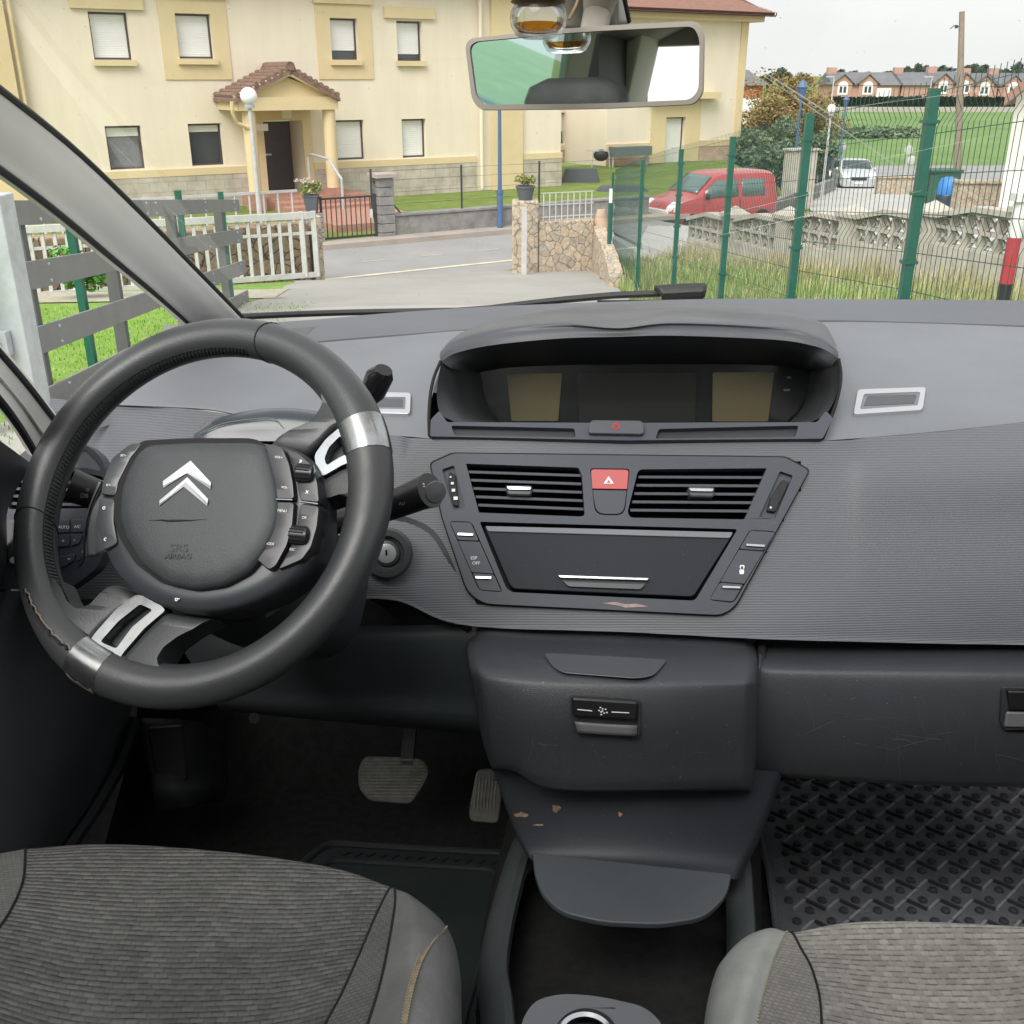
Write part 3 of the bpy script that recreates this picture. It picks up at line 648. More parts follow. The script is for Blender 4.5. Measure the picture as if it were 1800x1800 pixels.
# stone wall behind the white sliding gate and its end
def gpt(px, py, Y): return Wd(px, py, Y)
GA = Vector((-7.6, 15.2, 0)); GB = Vector((-3.20, 17.15, 0)); gd = (GB - GA).normalized(); gn = Vector((-gd.y, gd.x, 0))
def G(a, n, z): p = GB + gd * a + gn * n; return Vector((p.x, p.y, h(p.x, p.y) + z))
def Gz(a, n, z): p = GB + gd * a + gn * n; return Vector((p.x, p.y, .27 + z))
b = MB(); b.prism([Gz(a, n, .82) for a, n in ((-6, .25), (-.05, .25), (-.05, .65), (-6, .65))], [Gz(a, n, -.5) for a, n in ((-6, .25), (-.05, .25), (-.05, .65), (-6, .65))])
tag(b.build('stone_wall', m_rubble_d, smooth=False, bevel=.03), 'brown rubble wall behind the white bar gate', 'wall')
b = MB(); b.prism([Gz(a, n, .93) for a, n in ((.0, .22), (.16, .22), (.16, .62), (.0, .62))], [Gz(a, n, -.5) for a, n in ((.0, .22), (.16, .22), (.16, .62), (.0, .62))])
tag(b.build('stone_pillar', m_rubble, smooth=False, bevel=.02), 'narrow stone pillar end beside the white bar gate', 'pillar')
r = thing('bar_gate', 'weathered white bar gate slid open in front of the rubble wall', 'gate', Gz(-2.5, 0, 0))
b = MB(); GL = 4.75
b.bar(Gz(-GL, 0, .98), Gz(0, 0, .98), .09, .10); b.bar(Gz(-GL, 0, .03), Gz(0, 0, .03), .07, .08); b.bar(Gz(-GL, 0, .70), Gz(0, 0, .70), .03, .045)
for a in (-GL, -.02, -.22): b.bar(Gz(a, 0, 0), Gz(a, 0, 1.04), .08, .08)
b.build('gate_frame', m_wpaint, r, smooth=False)
for i in range(26):
    a = -GL + (i + 1) * (GL - .25) / 27; MB().bar(Gz(a, .0, .06), Gz(a, .0, .94), .055, .03).build('bar', m_wpaint, r, smooth=False)

# right stone pillar and wall with white post and railing
def prism_xy(b, P, z0, z1): return b.prism([Vector((x, y, z1)) for x, y in P], [Vector((x, y, z0)) for x, y in P])
wl = thing('stone_wall', 'honey rubble stone wall with pillar right of the gateway', 'wall', (.7, 18.5, 0))
b = MB(); prism_xy(b, [(.0, 18.1), (.46, 18.25), (.46, 18.75), (.0, 18.6)], -.2, 1.35); b.build('pillar', m_rubble, wl, smooth=False, bevel=.03)
b = MB(); prism_xy(b, [(.47, 18.3), (1.45, 18.75), (1.45, 19.1), (.47, 18.7)], -.2, .98); b.build('wall_face', m_rubble, wl, smooth=False, bevel=.02)
b = MB(); Q = [(1.452, 18.85, .80), (1.47, 18.0, .62), (1.50, 17.0, .42), (1.47, 16.0, .26), (1.42, 15.0, .12)]; T_ = []; B_ = []
for (x0, y0, z0), (x1, y1, z1) in zip(Q, Q[1:]):
    for i in range(4):
        f = i / 4; x_, y_ = x0 + (x1 - x0) * f, y0 + (y1 - y0) * f; zz_ = z0 + (z1 - z0) * f + .05 * noise.noise(Vector((y_ * 2.7, 1, 0))); g_ = h(x_, y_)
        T_.append([Vector((x_ - .03 + .03 * noise.noise(Vector((y_ * 3, 5, 0))), y_, g_ - .1)), Vector((x_, y_, g_ + zz_)), Vector((x_ + .22, y_ + .02, g_ + zz_ - .02)), Vector((x_ + .26, y_, g_ - .1))])
b.grid(T_); b.add(T_[0], [(0, 1, 2, 3)]); b.add(T_[-1], [(3, 2, 1, 0)]); b.build('stone_bank', m_rubble, wl)
b = MB(); b.tube([Vector((1.6, 19.0, .0)), Vector((1.6, 19.0, .85)), Vector((1.6, 19.0, 1.12))], [.16, .16, .08], 12); b.build('round_stone', m_base2, wl)
b = MB()
for i in range(9): b.bar((.55 + i * .108, 18.5 + i * .048, .98), (.55 + i * .108, 18.5 + i * .048, 1.46), .018, .018)
for z_ in (1.05, 1.25, 1.45): b.bar((.5, 18.48, z_), (1.45, 18.9, z_), .018, .018)
tag(b.build('wall_railing', m_wpaint, smooth=False), 'small white grid railing on the honey stone wall', 'railing')
p0 = Wd(921, 474, 17.75); p1 = Wd(921, 365, 17.75)
tag(MB().bar((p0.x, p0.y, h(p0.x, p0.y)), (p0.x, p0.y, p1.z), .09, .09).build('gate_post', m_wpaint, smooth=False), 'square white metal post against the stone pillar', 'post')

# ---- foliage helper: many small leaf faces spread in clumps
def leaf_mat(name, a, b_, c=None, rough=.7):
    m, t, p = nodes(name); N = t.nodes.new; L = t.links.new; p.inputs['Roughness'].default_value = rough; p.inputs['Specular IOR Level'].default_value = .25
    g = N('ShaderNodeNewGeometry'); r = N('ShaderNodeValToRGB'); r.color_ramp.elements[0].color = (*a, 1); r.color_ramp.elements[1].color = (*b_, 1)
    if c: e = r.color_ramp.elements.new(.55); e.color = (*c, 1)
    L(g.outputs['Random Per Island'], r.inputs[0]); L(r.outputs[0], p.inputs['Base Color']); return m
def leaves(b, c, rad, n, size, clumps=14, squash=.8, seed=1, up=0):
    rn = random.Random(seed); c = Vector(c); cl = []
    for i in range(clumps):
        d = Vector((rn.gauss(0, 1), rn.gauss(0, 1), rn.gauss(0, 1) * squash)).normalized() * rn.uniform(.25, .8)
        cl.append((Vector((d.x * rad[0], d.y * rad[1], d.z * rad[2])), rn.uniform(.28, .5)))
    for i in range(n):
        o_, k = rn.choice(cl); d = Vector((rn.gauss(0, 1), rn.gauss(0, 1), rn.gauss(0, 1))).normalized() * k * rn.uniform(.4, 1.05) ** .6
        p = c + o_ + Vector((d.x * rad[0], d.y * rad[1], d.z * rad[2])); u = Vector((rn.gauss(0, 1), rn.gauss(0, 1), rn.gauss(0, .6) + up)).normalized(); w = u.orthogonal().normalized(); w = Matrix.Rotation(rn.uniform(0, 6.3), 3, u) @ w
        s_ = size * rn.uniform(.6, 1.4); v = u.cross(w); b.add([p - u * s_, p + w * s_ * .45, p + u * s_, p - w * s_ * .45 + v * s_ * .2], [(0, 1, 2, 3)])
    return cl
m_lf_pot = leaf_mat('pot_leaves', (.16, .20, .05), (.42, .40, .16), (.26, .30, .08)); m_flower = leaf_mat('pale_flowers', (.6, .45, .45), (.7, .62, .5))
m_lf_aut = leaf_mat('autumn_leaves', (.18, .17, .05), (.40, .25, .11), (.28, .21, .08)); m_lf_grn = leaf_mat('bush_leaves', (.10, .15, .08), (.21, .26, .14), (.14, .19, .10))
m_lf_dk = leaf_mat('dark_leaves', (.04, .07, .045), (.09, .12, .07)); m_lf_hedge = leaf_mat('hedge_leaves', (.02, .055, .03), (.05, .09, .05)); m_bark = mat('bark', (.12, .09, .07), .9, var=.3, vscale=8)
m_lf_bright = leaf_mat('bright_leaves', (.06, .20, .03), (.13, .33, .06))
def pot(px, py, Y, z, label, hgt=.30, r0=.17, fl=False, seed=3):
    p = Wd(px, py, Y); p.z = z; r = thing('potted_plant', label, 'plant', p)
    MB().lathe([(r0 * .72, 0), (r0, hgt), (r0 * 1.08, hgt), (r0 * 1.08, hgt + .03), (r0 * .9, hgt + .03), (r0 * .88, hgt - .03)], p, n=4 if fl else 20).build('pot', m_pot, r, smooth=not fl)
    b = MB(); leaves(b, p + Vector((0, 0, hgt + .17)), (.26, .26, .2), 420, .05, 16, seed=seed, up=.5); b.build('foliage', m_lf_pot, r, smooth=False)
    if fl: b = MB(); leaves(b, p + Vector((-.12, -.1, hgt + .3)), (.2, .2, .08), 60, .03, 8, seed=5); b.build('flowers', m_flower, r, smooth=False)
pp = S(ws - 1.6, .1, 1.0); rr = (pp - Vector((0, 0, CAMZ)))
pot(0, 0, 1, 0, 'square grey pot of pale flowers on the low gate pillar', .42, .27, True) if False else None
def pot_at(p, label, hgt, r0, sq, fl, seed, rad):
    r = thing('potted_plant', label, 'plant', p)
    MB().lathe([(r0 * .72, 0), (r0, hgt), (r0 * 1.08, hgt), (r0 * 1.08, hgt + .03), (r0 * .9, hgt + .03), (r0 * .88, hgt - .03)], p, n=4 if sq else 20).build('pot', m_pot, r, smooth=not sq)
    b = MB(); leaves(b, p + Vector((0, 0, hgt + rad * .7)), (rad, rad, rad * .75), 420, rad * .16, 16, seed=seed, up=.5); b.build('foliage', m_lf_pot, r, smooth=False)
    if fl: b = MB(); leaves(b, p + Vector((-rad * .4, -.1, hgt + rad * 1.2)), (rad * .8, rad * .8, rad * .3), 70, .03, 8, seed=5); b.build('flowers', m_flower, r, smooth=False)
pot_at(S(ws - 1.6, .1, .702), 'square grey pot of pale flowers on the low gate pillar', .32, .20, True, True, 3, .27)
pot_at(Vector((.23, 18.42, 1.352)), 'round grey pot of green leaves on the honey stone pillar', .20, .16, False, False, 9, .19)

# ---- lamps
def globe_lamp(p, hgt, label, r=.21):
    o = thing('street_lamp', label, 'street lamp', p, group='white globe street lamps')
    MB().tube([p, p + Vector((0, 0, .9)), p + Vector((0, 0, hgt - r * 2))], [.065, .05, .038], 12).build('pole', m_wpaint, o)
    MB().ball(p + Vector((0, 0, hgt - r)), r, 24, 16).build('globe', m_globe, o); MB().lathe([(.09, 0), (.10, .05), (.06, .08)], p + Vector((0, 0, hgt - r * 2 - .06))).build('collar', m_galv, o)
def col_at(px, t_):
    d = ray(px, 136, PIT_W); u = d.x / d.y; Y = (24.7 * .8463 + t_) / (.8463 - .5329 * u); return Vector((u * Y, Y, 0))
def at_z(px, py, Y): return Wd(px, py, Y)
p = col_at(436, 0); p = Wd(453, 340, 21.3); p.z = .1; top = Wd(435, 153, 21.3)
globe_lamp(p, top.z - p.z, 'white globe lamp on a slim white pole before the porch', .16)
p = Wd(1446, 330, 42); z0_ = h(p.x, p.y); top = Wd(1452, 183, 42); p.z = z0_; globe_lamp(p, top.z - z0_, 'white globe lamp far down the side road left of the field', .18)
def lantern(p, hgt, label, ls=1.0):
    o = thing('street_lamp', label, 'street lamp', p, group='blue painted street lamps')
    MB().tube([p, p + Vector((0, 0, .75)), p + Vector((0, 0, .76)), p + Vector((0, 0, .84)), p + Vector((0, 0, .85)), p + Vector((0, 0, hgt - .5))], [.072, .072, .085, .085, .048, .036], 12).build('pole', m_blue, o)
    MB().lathe([(q[0] * ls, q[1] * ls) for q in [(.05, -.5), (.12, -.45), (.22, -.05), (.27, 0), (.2, .08), (.06, .26), (.02, .3)]], p + Vector((0, 0, hgt - .2)), n=8).build('lantern', m_blue, o, smooth=False)
p = Wd(879, 408, 24.3); p.z = .1; lantern(p, 3.55, 'blue lamp post by the low wall under the mirror')
p = Wd(1390, 355, 38); p.z = h(p.x, p.y); lantern(p, Wd(1400, 142, 38).z - p.z, 'blue lantern post behind the red van before the autumn tree', .8)
p = Wd(1473, 300, 56); p.z = h(p.x, p.y); lantern(p, Wd(1477, 168, 56).z - p.z, 'blue lantern post far off beside the silver car', .7)

# ---- left board fence, green posts, galvanised post
FA, FB = Vector((-2.86, 6.0, 0)), Vector((-3.38, 13.1, 0))
def FP(f, z, n=0): p = FA.lerp(FB, f); d = (FB - FA).normalized(); q = p + Vector((d.y, -d.x, 0)) * n; return Vector((q.x, q.y, h(q.x, q.y) + z))
r = thing('board_fence', 'dark grey fence of wide horizontal boards left of the drive', 'fence', FP(.5, 0))
BH = [(1.18, .14), (.82, .165), (.435, .165), (.065, .155)]
for z_, hh in BH:
    for f0, f1 in ((0, .42), (.422, 1.0)):
        b = MB(); q = [FP(f0, z_ - hh / 2), FP(f1, z_ - hh / 2), FP(f1, z_ + hh / 2), FP(f0, z_ + hh / 2)]; nrm = Vector((1, .07, 0)) * .022
        b.prism([v + nrm for v in q], q)
        bo = b.build('board', m_board, r, smooth=False, bevel=.003)
        b = MB()
        for f in ((f0 + .06, f1 - .02) if f0 == 0 else (f0 + .02, f0 + .3, f1 - .05)): b.ball(FP(f, z_ + hh * .3) + nrm * 1.05, .012, 8, 6); b.ball(FP(f, z_ - hh * .3) + nrm * 1.05, .012, 8, 6)
        b.build('bolts', m_galv, bo)
for f in (.03, .27, .55, .86): MB().bar(FP(f, -.5, -.05), FP(f, 1.22, -.05), .09, .06).build('post', m_boardpost, r, smooth=False)
for i, f in enumerate((.20, .66, .96)):
    tag(MB().bar(FP(f, -.3, -.14), FP(f, 1.34, -.14), .055, .055).build('green_post', m_green, smooth=False), ['green post behind the near end of the board fence', 'green post behind the middle of the board fence', 'green post at the far end of the board fence'][i], 'post', 'green posts behind the board fence')
r = thing('gate_post', 'tall galvanised steel post with a hinge bracket at the board fence', 'post', (-2.72, 5.55, h(-2.7, 5.5)))
z0_ = h(-2.7, 5.5); MB().box((-2.74, 5.62, z0_ + .42), (.15, .17, 1.7)).build('shaft', m_galv, r, smooth=False, bevel=.008)
MB().box((-2.88, 5.33, z0_ + .35), (.045, .06, 1.8)).build('gate_edge', m_boardpost, r, smooth=False)
MB().box((-3.0, 5.3, z0_ + .42), (.09, .05, 1.85)).build('gate_stile', m_galv, r, smooth=False)
b = MB(); hz_ = z0_ + .50
b.box((-2.79, 5.50, hz_), (.10, .06, .13)); b.tube([(-2.89, 5.46, hz_), (-2.77, 5.46, hz_)], .014, 8); b.tube([(-2.86, 5.46, hz_ - .07), (-2.86, 5.46, hz_ + .07)], .016, 8)
for dz in (-.05, .05): b.tube([(-2.80, 5.44, hz_ + dz), (-2.80, 5.41, hz_ + dz)], .014, 6)
b.build('hinge', m_galv, r)
b = MB(); leaves(b, (-5.6, 13.4, h(-5.6, 13.4) + .35), (.40, .4, .32), 900, .045, 14, seed=21); tag(b.build('leafy_shrub', m_lf_bright, smooth=False), 'bright green shrub seen between the boards of the fence', 'shrub')

# ---- green mesh fence right of the drive
posts = [(1078, 19.0, 303), (1130, 13.2, 280), (1198, 10.3, 262), (1289, 8.05, 240), (1424, 5.95, 200), (1643, 4.6, 155)]
PX = []
for px, Y, ty in posts:
    t_ = Wd(px, ty, Y); PX.append(Vector((t_.x, t_.y, t_.z)))
PX[0].x = max(PX[0].x, 1.72); PX.append(Vector((1.78, 2.4, PX[-1].z + .22)))
r = thing('mesh_fence', 'green welded mesh fence on green posts right of the drive', 'fence', (1.6, 9, h(1.6, 9)))
for i, q in enumerate(PX):
    z0_ = h(q.x, q.y); b = MB(); b.bar((q.x, q.y, z0_ - .1), (q.x, q.y, q.z), .042, .042); pst = b.build('post', m_green, r, smooth=False)
    b = MB(); n = 6
    for k in range(n): zc = z0_ + .12 + (q.z - z0_ - .25) * k / (n - 1); b.box((q.x, q.y, zc), (.066, .052, .014)); b.bar((q.x - .02, q.y + .028, zc), (q.x + .04, q.y + .028, zc + .006), .012, .010)
    b.build('clips', m_green, pst, smooth=False)
for i in range(len(PX) - 1):
    p, q = PX[i], PX[i + 1]; L_ = (q - p).length; n = int(L_ / .05); b = MB(); w = .0032 if i > 2 else .0026
    hp, hq = p.z - h(p.x, p.y) - .04, q.z - h(q.x, q.y) - .04
    def MP(f, g, off=0): x_, y_ = p.x + (q.x - p.x) * f, p.y + (q.y - p.y) * f; return Vector((x_ + off + .035, y_, h(p.x, p.y) * (1 - f) + h(q.x, q.y) * f + .03 + (hp * (1 - f) + hq * f) * g))
    vb = (.06, .36, .66, .95)
    prof = [0]
    for v_ in vb: prof += [v_ - .035, (v_, 1), v_ + .035]
    prof += [1.03]
    for k in range(n + 1):
        f = k / n; pts = []
        for g in prof:
            if isinstance(g, tuple): pts.append(MP(f, g[0], .028))
            else: pts.append(MP(f, max(0, min(1.03, g))))
        b.tube(pts, w / 2 * 1.15, 3, caps=False)
    for g in [x_ / 10 for x_ in range(0, 11)]: b.tube([MP(0, g), MP(1, g)], w / 2 * 1.3, 3, caps=False)
    b.build('mesh_panel', m_wire, r, smooth=False)
tag(MB().tube([(1.63, 17.6, .0), (1.63, 17.6, 1.38)], .035, 8).build('short_post', m_green), 'short green post against the honey stone wall', 'post')
MBp = MB().box((1.63, 17.6, 1.5), (.05, .05, .22)); tag(MBp.build('post_cap_sleeve', m_white, smooth=False), 'white sleeve on top of the short green post', 'post cap')

# red and white marker post
p = Wd(1768, 500, 4.1); g0 = h(p.x, p.y); top = Wd(1786, 338, 4.1)
r = thing('marker_post', 'slim marker post banded white red and black at the mesh fence', 'post', (p.x, p.y, g0))
zz = [g0, Wd(1763, 498, 4.1).z, Wd(1773, 417, 4.1).z, top.z - .03]; ms = [m_black, mat('marker_red', (.45, .04, .05), .5), m_white]
for i in range(3): MB().tube([(p.x, p.y, zz[i]), (p.x, p.y, zz[i + 1])], .026, 12).build(['lower_band', 'red_band', 'white_band'][i], ms[i], r)
MB().box((p.x, p.y, zz[3] + .012), (.066, .066, .03)).build('cap', m_white, r, smooth=False)

# ---- openwork concrete wall
wall = thing('openwork_wall', 'weathered concrete openwork block wall stepping down beside the verge', 'wall', (3.5, 12, 0))
WA, WB = Vector((6.9, 11.2, 0)), Vector((3.45, 20.7, 0)); WL = (WB - WA).length; wd = (WB - WA).normalized(); wn = Vector((wd.y, -wd.x, 0))
def WP(a, n, z): q = WA + wd * a + wn * n; return Vector((q.x, q.y, z))
nseg = 6; seg = WL / nseg
def seg_z(k): return h(3.6, (WA + wd * (seg * (k + .5))).y)
for k in range(nseg):
    z0_ = seg_z(k) + .02; a0 = k * seg; base_h = .62 - .05 * k; bs = .235; n = int((seg - .30) / bs); a1 = a0 + .30
    b = MB(); b.prism([WP(a0 + .30, 0, z0_ + base_h), WP(a0 + seg, 0, z0_ + base_h), WP(a0 + seg, .16, z0_ + base_h), WP(a0 + .30, .16, z0_ + base_h)], [WP(a0 + .30, 0, z0_ - .7), WP(a0 + seg, 0, z0_ - .7), WP(a0 + seg, .16, z0_ - .7), WP(a0 + .30, .16, z0_ - .7)]); b.build('plinth', m_concrete, wall, smooth=False, bevel=.008)
    b = MB(); w_ = .30; zp = z0_ + base_h + bs * 2 + .10
    b.prism([WP(a0 + x, y, zp) for x, y in ((0, -.06), (w_, -.06), (w_, .26), (0, .26))], [WP(a0 + x, y, z0_ - .7) for x, y in ((0, -.06), (w_, -.06), (w_, .26), (0, .26))]); pl_ = b.build('pillar', m_concrete, wall, smooth=False, bevel=.01)
    b = MB(); P = [WP(a0 + x, y, zp + .002) for x, y in ((-.05, -.11), (w_ + .05, -.11), (w_ + .05, .31), (-.05, .31))]; T_ = WP(a0 + w_ / 2, .1, zp + .2); b.add(P + [q + Vector((0, 0, .06)) for q in P] + [T_], [(0, 1, 2, 3), (0, 4, 5, 1), (1, 5, 6, 2), (2, 6, 7, 3), (3, 7, 4, 0), (4, 8, 5), (5, 8, 6), (6, 8, 7), (7, 8, 4)]); b.build('pillar_cap', m_concrete, pl_, smooth=False)
    zt_ = lambda f: z0_ + base_h + bs * 2 + .02 - .16 * max(0, f - .5) / .5
    b = MB(); m_ = 10
    for i in range(m_): f0, f1 = i / m_, (i + 1) / m_; q = [(a0 + .30 + (seg - .30) * f) for f in (f0, f1)]; b.prism([WP(q[0], -.05, zt_(f0) + .07), WP(q[1], -.05, zt_(f1) + .07), WP(q[1], .22, zt_(f1) + .07), WP(q[0], .22, zt_(f0) + .07)], [WP(q[0], -.05, zt_(f0)), WP(q[1], -.05, zt_(f1)), WP(q[1], .22, zt_(f1)), WP(q[0], .22, zt_(f0))])
    b.build('coping', m_concrete, wall, smooth=False)
    b = MB(); bw = (seg - .30) / n
    for i in range(n):
        for j in range(2):
            a = a0 + .30 + i * bw; z_ = z0_ + base_h + j * bs; f = (i + .5) / n; topz = min(z_ + bs, zt_(f))
            if topz - z_ < .08: continue
            fr = .022; hh = topz - z_
            def bx(u0, u1, v0, v1, n0=.02, n1=.15): b.prism([WP(a + u0, n1, z_ + v0), WP(a + u1, n1, z_ + v0), WP(a + u1, n1, z_ + v1), WP(a + u0, n1, z_ + v1)], [WP(a + u0, n0, z_ + v0), WP(a + u1, n0, z_ + v0), WP(a + u1, n0, z_ + v1), WP(a + u0, n0, z_ + v1)])
            bx(0, fr, 0, hh); bx(bw - fr, bw, 0, hh); bx(fr, bw - fr, 0, fr); bx(fr, bw - fr, hh - fr, hh)
            cx, cz_ = bw / 2, hh / 2; q_ = .034
            P = [(cx + sx * q_ * (1.25 if abs(sx) else 1), cz_ + sz * q_) for sx, sz in ((-1, -1), (0, -.55), (1, -1), (.55, 0), (1, 1), (0, .55), (-1, 1), (-.55, 0))]
            b.prism([WP(a + x, .05, z_ + y) for x, y in P], [WP(a + x, .12, z_ + y) for x, y in P])
            for (x0, y0, x1, y1) in ((fr, fr, cx - q_, cz_ - q_), (bw - fr, fr, cx + q_, cz_ - q_), (bw - fr, hh - fr, cx + q_, cz_ + q_), (fr, hh - fr, cx - q_, cz_ + q_)):
                b.bar(WP(a + x0, .085, z_ + y0), WP(a + x1, .085, z_ + y1), .020, .04, up=wn)
    b.build('openwork_blocks', m_concrete, wall, smooth=False)

# ---- long dry grass on the verge (nobody could count it)
def tufts(n, reg, hgt, seed, fn=h, w=.006):
    rn = random.Random(seed); b = MB()
    for i in range(n):
        x, y = reg(rn); z = fn(x, y); hh = hgt * rn.uniform(.35, 1.2) * (.75 + .5 * noise.noise(Vector((x * 1.3, y * 1.3, 1)))); a = rn.uniform(0, 6.3); l = rn.uniform(.05, .5) * hh; d = Vector((math.cos(a), math.sin(a), 0)); e = Vector((-d.y, d.x, 0)) * w
        p = Vector((x, y, z)); m_ = p + d * l * .35 + Vector((0, 0, hh * .6)); t_ = p + d * l + Vector((0, 0, hh * .95))
        b.add([p - e, p + e, m_ + e * .7, m_ - e * .7, t_], [(0, 1, 2, 3), (3, 2, 4)])
    return b
m_straw = leaf_mat('dry_grass', (.30, .28, .13), (.60, .52, .30), (.42, .40, .18)); m_blade = leaf_mat('green_grass', (.15, .25, .06), (.34, .43, .15))
def verge(rn):
    y = rn.uniform(3.2, 19.5) if rn.random() < .7 else rn.uniform(3.2, 10); x = rn.uniform(1.55, 3.4 + min(9.5, 20.7 - y) * .363); return x, y
def straw(rn):
    while True:
        x, y = verge(rn)
        if noise.noise(Vector((x * .9, y * .55, 3))) > -.12 or x > 5: return x, y
def farside(rn): y = rn.uniform(10.5, 20.5); return 3.4 + (20.7 - y) * .363 - abs(rn.gauss(0, .6)), y
b = tufts(5000, farside, .55, 15, w=.0045); tag(b.build('dry_grass', m_straw, smooth=False, weld=False, base=(3, 12, 0)), 'tall dry grass growing against the foot of the openwork wall', 'grass', kind='stuff')
tag(tufts(11000, straw, .42, 5, w=.0045).build('dry_grass', m_straw, smooth=False, weld=False, base=(2.4, 9, 0)), 'long dry straw coloured grass on the verge', 'grass', kind='stuff')
tag(tufts(34000, verge, .32, 6, w=.005).build('green_grass', m_blade, smooth=False, weld=False, base=(2.4, 9, 0)), 'rough green grass blades on the verge and fence foot', 'grass', kind='stuff')
def lawn_l(rn):
    while True:
        x, y = rn.uniform(-6, -2.4), rn.uniform(4, 14)
        if not 10.9 < y - (x + 12) * .2 < 13: return x, y
tag(tufts(9000, lawn_l, .05, 8, w=.006).build('lawn_blades', leaf_mat('lawn_blades', (.14, .30, .03), (.28, .46, .08)), smooth=False, weld=False, base=(-4, 8, 0)), 'short bright grass blades of the lawn left of the drive', 'grass', kind='stuff')
# ================================================================== vehicles, far things
def body_loft(root, secs, m, name='body', **k):
    """secs: list of (x, [(y, z), ...half profile from sill up to roof centre])"""
    G = []
    for x, pr in secs:
        left = [Vector((x, y, z)) for y, z in pr]; right = [Vector((x, -y, z)) for y, z in reversed(pr)]
        G.append(left + right[1:] if abs(pr[-1][0]) < 1e-6 else left + right)
    return G
def mk_car(name, label, cat, M, prof, W_, m, win_m, plate=None, bumper=m_black):
    """prof: dict with hood / roof profile points (x forward, z); car points towards +X locally, wheels on z=0"""
    r = bpy.data.objects.new(name, None); COL.objects.link(r); r.matrix_world = M; INV[r.name] = Matrix.Identity(4); tag(r, label, cat)
    top = prof['top']; belt = prof['belt']; n = 44; L0, L1 = top[0][0], top[-1][0]
    def zt(x):
        for a, c in zip(top, top[1:]):
            if a[0] <= x <= c[0]: f = (x - a[0]) / max(1e-6, c[0] - a[0]); f = f if abs(c[0] - a[0]) > .25 else f; return a[1] + (c[1] - a[1]) * f
        return top[-1][1]
    G = []
    for i in range(n + 1):
        x = L0 + (L1 - L0) * i / n; z = zt(x); e = min(x - L0, L1 - x); tap = 1 - .14 * max(0, 1 - e / .45) ** 2; w = W_ / 2 * tap; bl = min(belt, z - .02); sill = .22
        tum = (z - bl) * .20
        row = [(w * .93, sill), (w, sill + .16), (w * 1.0, bl * .7 + .1), (w * .985, bl)] + [(w * .985 - tum * .5, bl + (z - bl) * .5), (w * .96 - tum, z - min(.07, (z - bl) * .5)), (w * .80 - tum, z - .008), (w * .4, z + .012), (0, z + .016)]
        G.append([Vector((x, y, zz)) for y, zz in row] + [Vector((x, -y, zz)) for y, zz in reversed(row[:-1])])
    b = MB(); b.grid(G)
    for g in (G[0], G[-1]): b.add(g, [tuple(range(len(g)))])
    body = b.build('body', m, r, ang=40)
    # glass: patches riding just outside the body skin
    def skin(x, f):   # f 0 belt .. 1 roof edge on the side
        z = zt(x); bl = min(belt, z - .02); w = W_ / 2 * .985; tum = (z - bl) * .20; return (w - tum * f) + .018, bl + (z - bl - .07) * f
    for x0, x1 in prof['side']:
        for sg in (1, -1):
            b = MB(); nn = 8; rows = []
            for i in range(nn + 1):
                x = x0 + (x1 - x0) * i / nn; y0, z0 = skin(x, .08); f1 = .86; y1, z1 = skin(x, f1); z1 = min(z1, prof.get('wtop', 9))
                rows.append([Vector((x, sg * y0, z0)), Vector((x, sg * y1, z1))])
            b.grid(rows); b.build('side_window', win_m, body, solid=.004, soff=1)
    for (xa, xb) in prof['screens']:
        b = MB(); rows = []
        for i in range(7):
            x = xa + (xb - xa) * i / 6; z = zt(x); dz = (zt(xb) - zt(xa)); nrm = Vector((-(dz), 0, xb - xa)).normalized() * (.012 if xb > xa else -.012); nrm = nrm if nrm.z > 0 else -nrm
            w = W_ / 2 * .985 - (z - belt) * .2 - .10; rows.append([Vector((x, y * w, z + .016 - abs(y) ** 3 * .015)) + nrm for y in (-1, -.6, 0, .6, 1)])
        b.grid(rows); b.build('windscreen', win_m, body, solid=.004, soff=1)
    rw = prof['rw']
    for x in prof['axles']:
        for sg in (1, -1):
            c = Vector((x, sg * (W_ / 2 - .10), rw)); b = MB(); b.lathe([(rw * .6, -.1), (rw * .97, -.1), (rw, -.07), (rw, .07), (rw * .97, .115), (rw * .62, .125)], c, (0, sg, 0), 24); t_ = b.build('wheel', m_tyre, r)
            b = MB(); b.lathe([(rw * .60, .10), (rw * .62, .127), (rw * .5, .12), (rw * .2, .13), (rw * .05, .13)], c, (0, sg, 0), 20); b.build('rim', m_rim, t_)
            b = MB(); P = [(rw * 1.16 * math.cos(a), rw * 1.16 * math.sin(a)) for a in [math.pi * i / 14 for i in range(15)]]; b.prism([c + Vector((u, sg * .108, v)) for u, v in P], [c + Vector((u, sg * .02, v)) for u, v in P]); b.build('wheel_arch', m_black, body, smooth=False)
    f = L1
    b = MB(); zb_ = prof.get('bump', .5)
    rows = []
    for i in range(9):
        y = -1 + i / 4; xx = f + .05 - .16 * abs(y) ** 3; rows.append([Vector((xx - .3, y * W_ * .47, .2)), Vector((xx, y * W_ * .47, .24)), Vector((xx + .01, y * W_ * .47, zb_ - .06)), Vector((xx - .05, y * W_ * .47, zb_))])
    b.grid(rows); b.build('bumper', bumper, r, solid=.02)
    xr = L0; rows = []
    for i in range(9):
        y = -1 + i / 4; xx = xr - .04 + .14 * abs(y) ** 3; rows.append([Vector((xx + .3, y * W_ * .47, .2)), Vector((xx, y * W_ * .47, .24)), Vector((xx - .01, y * W_ * .47, zb_ - .06)), Vector((xx + .05, y * W_ * .47, zb_))])
    MB().grid(rows).build('bumper', bumper, r, solid=.02)
